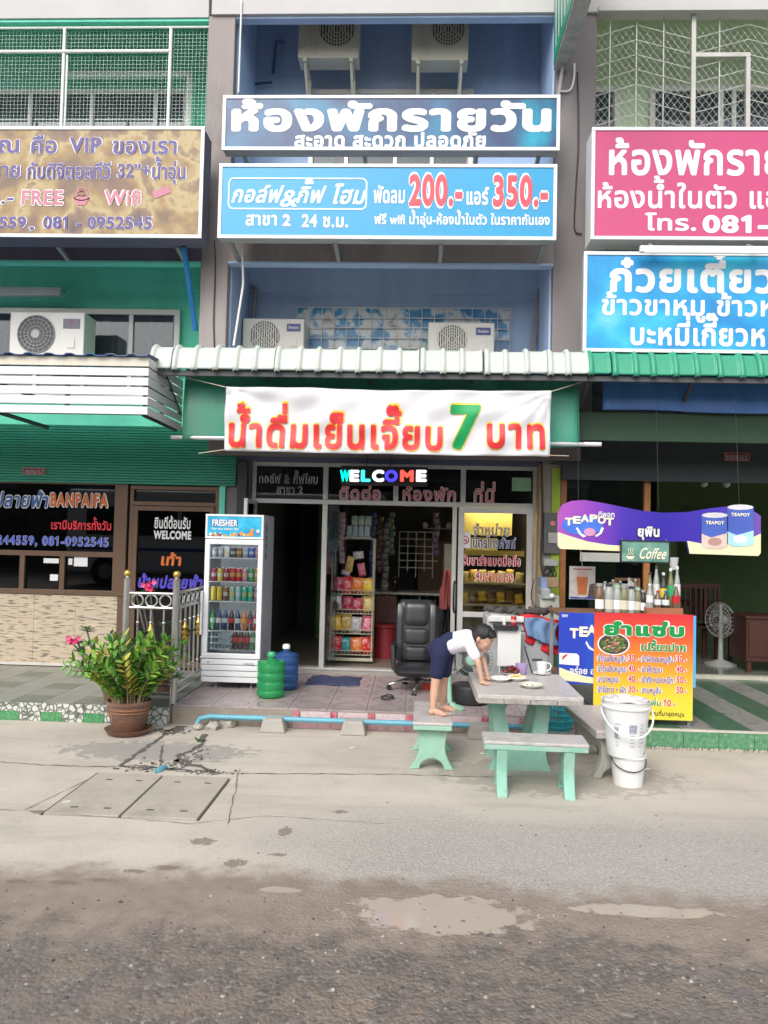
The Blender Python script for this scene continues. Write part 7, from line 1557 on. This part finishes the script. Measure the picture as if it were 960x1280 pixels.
cdy = thing('bottle_crate', 'orange brown plastic bottle crate holding sauce bottles at the counter end', 'crate', ((cd_x0+cd_x1)/2, 7.12, kzt)); BRC = M('crate_orange_brown', (.34, .12, .06), .5)
m = MB(); m.box(cd_x0, cd_x1, 7.0, 7.01, kzt, kzt+.06); m.box(cd_x0, cd_x1, 7.30, 7.31, kzt, kzt+.06); m.box(cd_x0, cd_x0+.01, 7.011, 7.299, kzt, kzt+.06); m.box(cd_x1-.01, cd_x1, 7.011, 7.299, kzt, kzt+.06); m.box(cd_x0+.011, cd_x1-.011, 7.012, 7.298, kzt+.001, kzt+.01); m.build('crate_walls', BRC, cdy)
for i, (px, y, hh, r_, c, lab, cap, nm) in enumerate([(812, 7.06, .26, .032, 'clear', 'white', 'white', 'white pump'), (822, 7.07, .20, .032, 'brown', 'white', 'red', 'short brown'), (832, 7.06, .20, .032, 'dark', 'white', 'blue', 'dark blue capped'), (845, 7.06, .26, .034, 'brown', 'red', 'white', 'red labelled'),
        (812, 7.2, .36, .03, 'olive', None, 'dark', 'tall olive'), (820, 7.24, .42, .032, 'clear', 'white', 'dark', 'tall clear'), (829, 7.18, .36, .03, 'dark', 'yellow', 'white', 'dark yellow labelled'), (838, 7.22, .40, .032, 'olive', 'green', 'white', 'tall green labelled'), (846, 7.22, .42, .03, 'clear', 'white', 'white', 'tallest white capped')]):
    cc = (atY(px, 760, y).x, y, kzt+.011); bottle(cc, hh, r_, JM[c], CC[cap], CC[lab] if lab else None, '%s sauce bottle standing in the orange brown crate on the counter' % nm, neck=.42)
# white paper arrow, cup and notices on the glass behind
m = MB(); Ya = 8.9; P_ = [pq(x, y, Ya) for x, y in [(761, 728), (762, 738), (785, 741), (784, 746), (801, 736), (787, 724), (787, 730)]]; m.prism(P_, Ya, Ya+.004); m.build('paper_arrow', M('grey_white_paper', (.50, .50, .46), .8), label='dull white paper arrow pointing right, stuck on the window behind the bottles', cat='paper arrow')
q5_ = rect(725, 691, 775, 702, 8.6); box('paper_notice', M('grey_white_paper', (.5, .5, .46)), q5_[0], q5_[1], 8.6, 8.604, q5_[2], q5_[3], label='narrow pale notice strip left of the Coffee sign', cat='notice')
v = atY(842, 705, 8.3); MB().lathe((v.x, 8.3, v.z-.06), [(.035, 0), (.05, .13), (.046, .13), (.03, .01), (.001, .008)], 20, False).build('hanging_cup', TXW, smooth=True, fix=False, label='white cup hanging in the dark right of the Coffee sign', cat='cup')
m = MB(); qf = rect(768, 728, 800, 765, 8.96); frame(m, qf[0], qf[1], qf[2], qf[3]+.05, 8.96, .03, .02); m.build('picture_frame', WOODB, label='brown empty frame leaning at the window behind the jars', cat='frame')
# meters and boxes on the pillar between the shops
mtx = lambda x, y: atY(x, y, 8.85)
q = rect(682, 641, 698, 692, 8.88); mb_ = thing('meter_box', 'dark grey electricity meter board with small heart sticker on the middle pillar', 'meter', ((q[0]+q[1])/2, 8.88, q[2]))
box('board', M('meter_grey', (.12, .12, .12), .5), q[0]-.02, q[1]+.02, 8.88, 8.93, q[2], q[3], mb_, bev=.004); box('window', M('meter_window', (.45, .45, .42), .3), q[0]+.03, q[1]-.01, 8.86, 8.879, q[2]+.12, q[2]+.24, mb_); MB().lathe_y((q[0]+.08, 8.879, q[3]-.12), [(.03, 0), (.03, .003)], 12).build('sticker', TXP, mb_)
q = rect(680, 699, 697, 707, 8.86); box('label_plate', M('plate_grey', (.40, .42, .40), .5), q[0], q[1], 8.86, 8.875, q[2], q[3], label='small grey plate under the meter board', cat='plate')
m = MB(); rn = random.Random(13)
for k in range(12):
    x, y = 681+rn.random()*16, 708; pts = [tuple(mtx(x, y))]
    for j in range(4): x += rn.uniform(-6, 6); y += rn.uniform(2, 7); x = min(700, max(678, x)); p = mtx(x, y); pts.append((p.x, 8.83+rn.uniform(-.03, .02), p.z))
    m.tube(pts, .007, 5)
m.build('cable_tangle', DRK, smooth=True, kind='stuff', label='tangle of black cables below the meter board', cat='cables')
for k, (a, b_, c, d, col, lab) in enumerate([(676, 722, 689, 746, (.20, .27, .42), 'faded blue box hung on the pillar above the clothes'), (684, 722, 698, 734, (.30, .20, .12), 'small brown carton beside the faded blue box'), (674, 744, 698, 775, (.42, .43, .38), 'pale grey stacked cartons beside the clothes'), (675, 735, 686, 748, (.33, .36, .36), 'small grey tin above the pale cartons')]):
    q = rect(a, b_, c, d, 8.5); box('box', M('box_col_%d' % k, col, .6, var=.35, scale=14), q[0], q[1], 8.5-.031*k, 8.72-.013*k, q[2], q[3], bev=.008, label=lab, cat='box')
cable('cable', 'black cable dropping along the wood trim of the shop pillar', [P(677, 580, 8.86), P(678, 640, 8.87), P(676, 700, 8.86), P(680, 724, 8.8)], .012, DRK)
cable('cable', 'thin grey cable looping from the pillar down to the grey machine', [P(668, 724, 8.8), P(664, 745, 8.7), P(670, 765, 8.6), P(660, 775, 8.3), P(655, 800, 7.8), P(662, 830, 7.73), P(668, 850, 7.72)], .006, DRK)
MB().ball(atY(690, 745, 8.4)+Vector((0, 0, 0)), .03, 8, 6).build('plug', TXW, smooth=True, label='white plug on the pillar wiring', cat='plug')
# ---------------------------------------------------------------- inside the right shop
CHW = M('dark_red_wood', (.07, .022, .015), .4, var=.25)
v = atY(918, 862, 9.9); pf = thing('pedestal_fan', 'grey white pedestal fan standing in the dim right room', 'fan', (v.x+.02, 10.4, .2)); fx2 = pf.location.x; FW = M('fan_grey_white', (.40, .41, .40), .4)
MB().lathe((fx2, 10.4, .2), [(.20, 0), (.20, .015), (.08, .05), (.04, .07)], 24).build('base', FW, pf, smooth=True); MB().tube([(fx2, 10.4, .26), (fx2, 10.4, 1.0)], [.035, .018], 10).build('pole', FW, pf, smooth=True)
hz_ = atY(915, 775, 10.4).z; n = 26; m = MB(); hcx = Vector((fx2-.03, 10.35, hz_)); ax = Vector((-.86, -.5, 0)); sx_ = Vector((.5, -.86, 0))
for t_, r_ in ((-.06, .12), (-.04, .2), (0, .23), (.05, .19), (.06, .1)): m.tube([hcx-ax*t_+sx_*(r_*cos(2*pi*i/n))+Vector((0, 0, r_*sin(2*pi*i/n))) for i in range(n+1)], .004, 5, False)
for k in range(24): a = 2*pi*k/24; m.tube([hcx+ax*.06+sx_*(.05*cos(a))+Vector((0, 0, .05*sin(a))), hcx+sx_*(.23*cos(a))+Vector((0, 0, .23*sin(a))), hcx-ax*.06+sx_*(.1*cos(a))+Vector((0, 0, .1*sin(a)))], .003, 4)
m.build('guard', FW, pf); MB().ball(hcx-ax*.12, .06, 14, 9).build('motor', FW, pf, smooth=True)
q = rect(932, 771, 990, 880, 9.75); cb_ = thing('cabinet', 'dark red wood cabinet at the right edge inside the doorway', 'cabinet', ((q[0]+q[1])/2+.3, 10, .2)); x0 = q[0]; zt = q[3]
box('carcass', CHW, x0+.02, x0+1.4, 9.78, 10.3, .34, zt-.03, cb_, bev=.004); box('top', CHW, x0, x0+1.42, 9.75, 10.33, zt-.029, zt, cb_, bev=.004)
for x in (x0+.04, x0+1.34): box('leg', CHW, x, x+.05, 9.8, 9.85, .2, .339, cb_)
for i in range(3): box('door_panel', CHW, x0+.05+.45*i, x0+.47+.45*i, 9.765, 9.779, .40, zt-.08, cb_, bev=.004)
for k, px in enumerate((872, 893)):
    v = atY(px, 840, 11.0); ch = thing('wooden_chair', 'dark slatted wooden chair in the dim right room, %s one' % ['left', 'right'][k], 'chair', (v.x, 11.0+.1*k, .2)); x, y = v.x, 11.0+.1*k
    box('seat', CHW, x-.2, x+.2, y-.2, y+.2, .62, .65, ch, bev=.005)
    for sx_1 in (-1, 1):
        for sy_ in (-1, 1): box('leg', CHW, x+sx_1*.18-.02, x+sx_1*.18+.02, y+sy_*.18-.02, y+sy_*.18+.02, .2, .619 if sy_ < 0 else 1.22, ch) if sy_ < 0 else box('leg', CHW, x+sx_1*.18-.02, x+sx_1*.18+.02, y+.205, y+.24, .2, 1.22, ch)
    for j in range(4): box('back_slat', CHW, x-.12+.075*j, x-.09+.075*j, y+.21, y+.23, .70, 1.15, ch)
    box('top_rail', CHW, x-.159, x+.159, y+.207, y+.237, 1.151, 1.22, ch)
v = atY(860, 800, 11.6); box('room_table', CHW, v.x-.6, v.x+.4, 11.4, 12.0, .88, .93, bev=.005, label='dark table top deep in the dim right room', cat='table')
for px in (908, 880): 
    v = atY(px, 606, 10.5); t_ = thing('ceiling_lamp', 'small unlit white bulb lamp hanging from the right room ceiling, %s one' % ('right' if px > 900 else 'left'), 'lamp', (v.x, 10.5, 2.55)); MB().ball((v.x, 10.5, 2.60), .05, 12, 8).build('bulb', M('bulb_white', (.6, .6, .56), .3), t_, smooth=True); MB().tube([(v.x, 10.5, 2.64), (v.x, 10.5, 2.75)], .012, 6).build('stem', BLK, t_)
# ================================================================ STEEL RAILING AT THE LEFT
GLD = M('gold', (.62, .42, .10), .3, .8, var=.15)
rl = thing('railing', 'stainless steel railing with gold balls and ring row in front of the brown door', 'railing', (-2.45, 7.15, .17))
pxa, pxb = atY(157, 800, 7.17).x, atY(218.5, 800, 7.17).x; zt = atY(190, 724, 7.17).z
for x in (pxa, pxb): 
    MB().tube([(x, 7.17, .173), (x, 7.17, zt)], .033, 14).build('post', STEEL, rl, smooth=True); MB().ball((x, 7.17, zt+.05), .036, 16, 10).build('ball', GLD, rl, smooth=True); MB().lathe((x, 7.17, zt), [(.036, 0), (.02, .012), (.018, .025)], 14).build('collar', STEEL, rl, smooth=True)
zr1, zr2, zr3 = atY(190, 742, 7.17).z, atY(190, 760, 7.17).z, .34
m = MB(); 
for z in (zr1, zr2, zr3, .26): MB().tube([(pxa+.03, 7.17, z), (pxb-.03, 7.17, z)], .016, 10).build('rail', STEEL, rl, smooth=True)
def ring(c, r_, d, mat=STEEL): d = Vector(d); MB().tube([Vector(c)+d*r_*cos(2*pi*i/20)+Vector((0, 0, r_*sin(2*pi*i/20))) for i in range(21)], .008, 6, False).build('ring', mat, rl, smooth=True)
def baluster(x, y, gold):
    m = MB(); m.tube([(x, y, zr3), (x, y, zr2)], .010, 8)
    for z in (zr3+.12, zr2-.14): m.ball((x, y, z), .018, 8, 6)
    m.build('baluster', STEEL, rl, smooth=True)
    if gold: MB().lathe((x, y, zr2-.36), [(.008, 0), (.018, .02), (.034, .05), (.014, .07), (.044, .10), (.014, .13), (.034, .15), (.016, .18), (.010, .24)], 12).build('ornament', GLD, rl, smooth=True)
for k in range(3): ring((pxa+.10+(pxb-pxa-.2)*k/2, 7.17, (zr1+zr2)/2), .055, (1, 0, 0))
for k in range(3): baluster(pxa+.11+(pxb-pxa-.22)*k/2, 7.17, k == 1)
ys = [7.2+.03, 8.85]
for z in (zr1+.01, zr2, zr3, .26): MB().tube([(pxb, ys[0], z), (pxb, ys[1], z)], .016, 10).build('rail', STEEL, rl, smooth=True)
for k in range(10): ring((pxb, 7.33+.155*k, (zr1+zr2)/2), .055, (0, 1, 0)); baluster(pxb, 7.33+.155*k, k % 3 == 1)
MB().tube([(pxb, 8.87, .173), (pxb, 8.87, zt)], .033, 14).build('post', STEEL, rl, smooth=True)
# ================================================================ PLANTS
TC = M('terracotta_brown', (.17, .085, .055), .6, var=.25, dirt=(.26, .20, .16), dirt_amt=.4); TCR = M('pot_ring_orange', (.30, .13, .05), .6); LEAFS = [M('leaf_green', (.09, .26, .03), .38, var=.3, scale=20), M('leaf_light', (.22, .40, .05), .38, var=.3, scale=20), M('leaf_yellow', (.48, .44, .08), .45, var=.3, scale=20), M('leaf_dark', (.035, .12, .03), .4, var=.3, scale=20)]
v = atZ(155, 920, 0); px_, py_ = v.x, 6.72
pt = thing('potted_plant', 'bushy fleshy leaved plant in a glazed brown pot with saucer by the kerb', 'plant', (px_, py_, 0))
MB().lathe((px_, py_, 0), [(.15, 0), (.175, .010), (.195, .04), (.205, .050), (.19, .050), (.16, .025), (.02, .02)], 32).build('saucer', TC, pt, smooth=True)
MB().lathe((px_, py_, .028), [(.125, 0), (.135, .01), (.172, .17), (.182, .20), (.182, .23), (.194, .235), (.196, .26), (.182, .265), (.17, .24), (.01, .23)], 36).build('pot', TC, pt, smooth=True)
for z, r_ in ((.20, .1800), (.228, .1840)): MB().tube([(px_+r_*cos(2*pi*i/36), py_+r_*sin(2*pi*i/36), z) for i in range(37)], .005, 5, False).build('ring', TCR, pt)
m = MB()
for k in range(9): arc_patch((px_, py_), .160+.001*k, -.75+.02*abs(k-4)**1.5*.3, -.62+.03*abs(k-4)*.2, .135+.008*k, .143+.008*k, m, .004)
arc_patch((px_, py_), .172, -.7, -.45, .20, .207, m, .006); 
for k in range(5): arc_patch((px_, py_), .158, -.15+.07*k, -.11+.07*k, .13, .15-.003*k, m, .006)
m.build('painted_mark', TCR, pt, fix=False, kind='stuff')
rn = random.Random(12); fm = MB(); st = MB()
def leaf(m, p, d, L_, W_, up, k):
    d = d.normalized(); s = d.cross(up); s = s.normalized() if s.length > .01 else Vector((1, 0, 0)); n = s.cross(d).normalized(); m.mat(k)
    a = [p, p+d*L_*.35+s*W_*.5+n*L_*.04, p+d*L_*.75+s*W_*.42+n*L_*.02, p+d*L_, p+d*L_*.75-s*W_*.42+n*L_*.02, p+d*L_*.35-s*W_*.5+n*L_*.04, p+d*L_*.5-n*L_*.03]
    m.add(a, [(0, 1, 6), (1, 2, 6), (2, 3, 6), (3, 4, 6), (4, 5, 6), (5, 0, 6)])
for i in range(150):
    a, r0 = rn.uniform(0, 6.28), .14*rn.random()**.5; b0 = Vector((px_+r0*cos(a), py_+r0*sin(a), .25)); lean = Vector((cos(a), sin(a), 0))*rn.uniform(.05, .80)*(.4+r0*4.5) + Vector((rn.uniform(-.15, .05), 0, 0)); H_ = rn.uniform(.26, .64)*(1-.25*lean.length)
    pts = [b0+lean*H_*(t*t*.8+.2*t)+Vector((0, 0, H_*t*(1-.12*t*lean.length))) for t in [j/8 for j in range(9)]]; st.tube(pts, [.007-.0006*j for j in range(9)], 5); ky = rn.random(); base = 2 if (ky < .16 and lean.x < .1) else (1 if ky < .5 else 0)
    for j in range(2, 9):
        p = pts[j]; dd = (pts[j]-pts[j-1]).normalized(); sd = dd.cross(Vector((sin(a+1), cos(a), .2))).normalized()
        for s in (-1, 1): leaf(fm, p, sd*s*.85+dd*.75+Vector((rn.uniform(-.2, .2), rn.uniform(-.2, .2), rn.uniform(-.1, .2))), rn.uniform(.07, .115), rn.uniform(.032, .050), dd, base if rn.random() < .75 else rn.choice((0, 1, 2, 3)))
    leaf(fm, pts[-1], pts[-1]-pts[-2], .07, .03, Vector((1, 0, 0)), base)
for k, tgt in enumerate([(82, 832), (88, 838)]):
    e_ = atY(tgt[0], tgt[1], 6.6); pts = [Vector((px_-.1, py_, .33)).lerp(e_, t)+Vector((0, 0, .06*sin(pi*t))) for t in [j/8 for j in range(9)]]; st.tube(pts, .006, 5)
    for j in range(4, 9):
        for s in (-1, 1): leaf(fm, pts[j], Vector((-.5, s*.3, s*.7)), .06, .028, Vector((0, 1, 0)), 0)
st.build('stems', M('stem_brown_green', (.20, .17, .09), .7, var=.3, scale=30), pt, smooth=True, fix=False); fm.build('foliage', LEAFS, pt, fix=False)
# desert roses
FLW = M('flower_magenta', (.66, .02, .12), .5, var=.2, scale=40); RLF = [M('rose_leaf', (.035, .12, .035), .45, var=.3, scale=20), M('rose_leaf_pale', (.09, .20, .08), .45, var=.3)]
def desert_rose(label, base, tips, seed):
    rn = random.Random(seed); t_ = thing('desert_rose', label, 'plant', base); b0 = Vector(base); sm, lm = MB(), MB()
    MB().lathe(base, [(.07, 0), (.10, .13), (.105, .14), (.09, .14), (.01, .12)], 20).build('pot', TC, t_, smooth=True)
    for tip, fl in tips:
        e_ = Vector(tip); mid_ = b0.lerp(e_, .5)+Vector((rn.uniform(-.04, .04), rn.uniform(-.03, .03), -.05)); pts = [b0+Vector((0, 0, .1)), b0.lerp(mid_, .5)+Vector((0, 0, .12)), mid_, mid_.lerp(e_, .5)+Vector((rn.uniform(-.02, .02), 0, 0)), e_]; sm.tube(pts, [.022, .016, .012, .010, .008], 7)
        for k in range(15):
            a = 2*pi*k/15*2.4; d = Vector((cos(a), sin(a), rn.uniform(-.1, .7))); leaf(lm, e_-Vector((0, 0, rn.random()*.03)), d, rn.uniform(.06, .10), rn.uniform(.020, .028), Vector((0, 0, 1)), rn.choice((0, 0, 1)))
        if fl:
            fmm = MB()
            for q_ in range(fl+1):
                c = e_+Vector((rn.uniform(-.055, .055), -.02-rn.random()*.05, rn.uniform(-.01, .06)))
                for k in range(5): a = 2*pi*k/5+q_; leaf(fmm, c, Vector((cos(a), -.5-.3*rn.random(), sin(a))), .034, .022, Vector((0, -1, 0)), q_ % 2)
            fmm.build('flower', [FLW, M('flower_pink', (.75, .12, .26), .5, var=.3, scale=40)], t_, fix=False)
    sm.build('stems', M('grey_stem', (.22, .20, .17), .8), t_, smooth=True, fix=False); lm.build('foliage', RLF, t_, fix=False)
Q = lambda x, y, Y: tuple(atY(x, y, Y))
bse = (atY(205, 860, 7.6).x, 7.6, .173)
desert_rose('desert rose bush with magenta flowers growing behind the steel railing', bse, [(Q(188, 735, 7.35), 5), (Q(170, 742, 7.4), 0), (Q(180, 790, 7.4), 0), (Q(205, 780, 7.45), 0), (Q(178, 752, 7.3), 0), (Q(150, 790, 7.35), 0), (Q(165, 800, 7.35), 0), (Q(238, 788, 7.5), 0), (Q(212, 800, 7.3), 0)], 3)
desert_rose('low desert rose with one magenta flower head between the pot and the railing', (atY(140, 862, 7.3).x, 7.3, .173), [(Q(97, 802, 6.95), 6), (Q(108, 786, 7.0), 0), (Q(98, 812, 6.98), 0), (Q(190, 818, 7.0), 2), (Q(205, 842, 7.0), 0), (Q(203, 855, 6.98), 2), (Q(212, 830, 6.95), 0), (Q(222, 845, 6.95), 0)], 8)
# ================================================================ ACROSS THE ROAD (seen in the shop glass)
BUSW = M('bus_white', (.75, .76, .77), .3, var=.06)
bus = thing('bus', 'white coach parked across the road, seen only as a reflection in the dark glass', 'bus', (-6.2, -8, 0))
m = MB(); m.box(-11.6, -1.0, -9.2, -7.0, .45, 3.2); m.build('body', BUSW, bus, bev=.12)
for i in range(6): box('window', M('bus_window', (.02, .025, .03), .08), -10.9+1.6*i, -9.45+1.6*i, -7.0, -6.98, 1.7, 2.65, bus)
for x in (-10.2, -3.2):
    o = MB().tube([(x, -7.25, .5), (x, -6.97, .5)], .5, 24).build('wheel', BLK, bus, smooth=True)
    MB().tube([(x, -6.96, .5), (x, -6.94, .5)], .24, 16).build('rim', GREYST, o, smooth=True)
box('stripe', CC['blue'], -11.4, -1.2, -6.995, -6.985, 1.2, 1.3, bus)
row = thing('building', 'low dark terrace building far across the road, seen only in reflections', 'building', (0, -18, 0))
box('wall', M('terrace_wall', (.10, .10, .10), .8, var=.3), -45, 45, -20, -18, 0, 6.5, row)
for i in range(20): box('shopfront', M('terrace_opening', (.025, .025, .025), .3), -44+4.5*i, -41+4.5*i, -18.0, -17.97, .1, 2.6, row); box('window', M('terrace_window', (.16, .19, .20), .2), -43.6+4.5*i, -41.6+4.5*i, -18.0, -17.97, 3.8, 5.2, row)
# more stock hanging inside the middle shop
for i, (px, top_, bot_, nm, c, Yh) in enumerate([(467, 640, 735, 'navy blue', (.04, .07, .20), 10.2), (475, 645, 720, 'dark brown', (.10, .06, .04), 10.4), (483, 652, 745, 'black and grey', (.08, .08, .09), 10.3), (490, 640, 700, 'dull green', (.08, .16, .10), 10.6), (546, 640, 700, 'dim purple', (.10, .06, .14), 10.5)]):
    m = MB(); a = atY(px, top_, Yh); b_ = atY(px, bot_, Yh); n = int((a.z-b_.z)/.085)
    for k in range(n): pillow(m, (a.x+.012*sin(k*1.7+i), Yh+.02*cos(k*2), a.z-.085*(k+.5)), .085, .08, .02, 0, random.uniform(-.15, .15))
    m.build('sachet_strip', M('sachet_'+nm.replace(' ', '_')+'_deep', c, .35, var=.6, scale=30), smooth=True, label='hanging strip of %s packets in the dim shop between rack and wire grid' % nm if px < 500 else 'hanging strip of dim purple packets right of the wire grid', cat='sachets')
t_ = thing('altar_shelf', 'small dim wall shelf with white ends high at the right of the dark shop', 'shelf', (.45, 12.3, 2.0)); v = atY(546, 660, 12.3)
box('board', M('pale_board', (.45, .43, .38)), v.x-.22, v.x+.22, 12.2, 12.45, v.z-.02, v.z, t_); MB().ball((v.x, 12.3, v.z+.1), .09, 12, 8).build('figure', M('dim_gold', (.16, .10, .04), .5), t_, smooth=True)
for s in (-1, 1): MB().lathe((v.x+s*.19, 12.3, v.z), [(.03, 0), (.05, .04), (.02, .09)], 12).build('cup', TXW, t_, smooth=True)
q = rect(555, 680, 566, 740, 9.9); box('wall_cabinet', M('dim_cabinet_grey', (.22, .23, .23), .5, var=.2), q[0], q[1], 9.9, 10.2, q[2], q[3], bev=.006, label='pale grey cabinet edge beside the pink shirt in the shop', cat='cabinet')
bpy.data.objects.remove(tco)
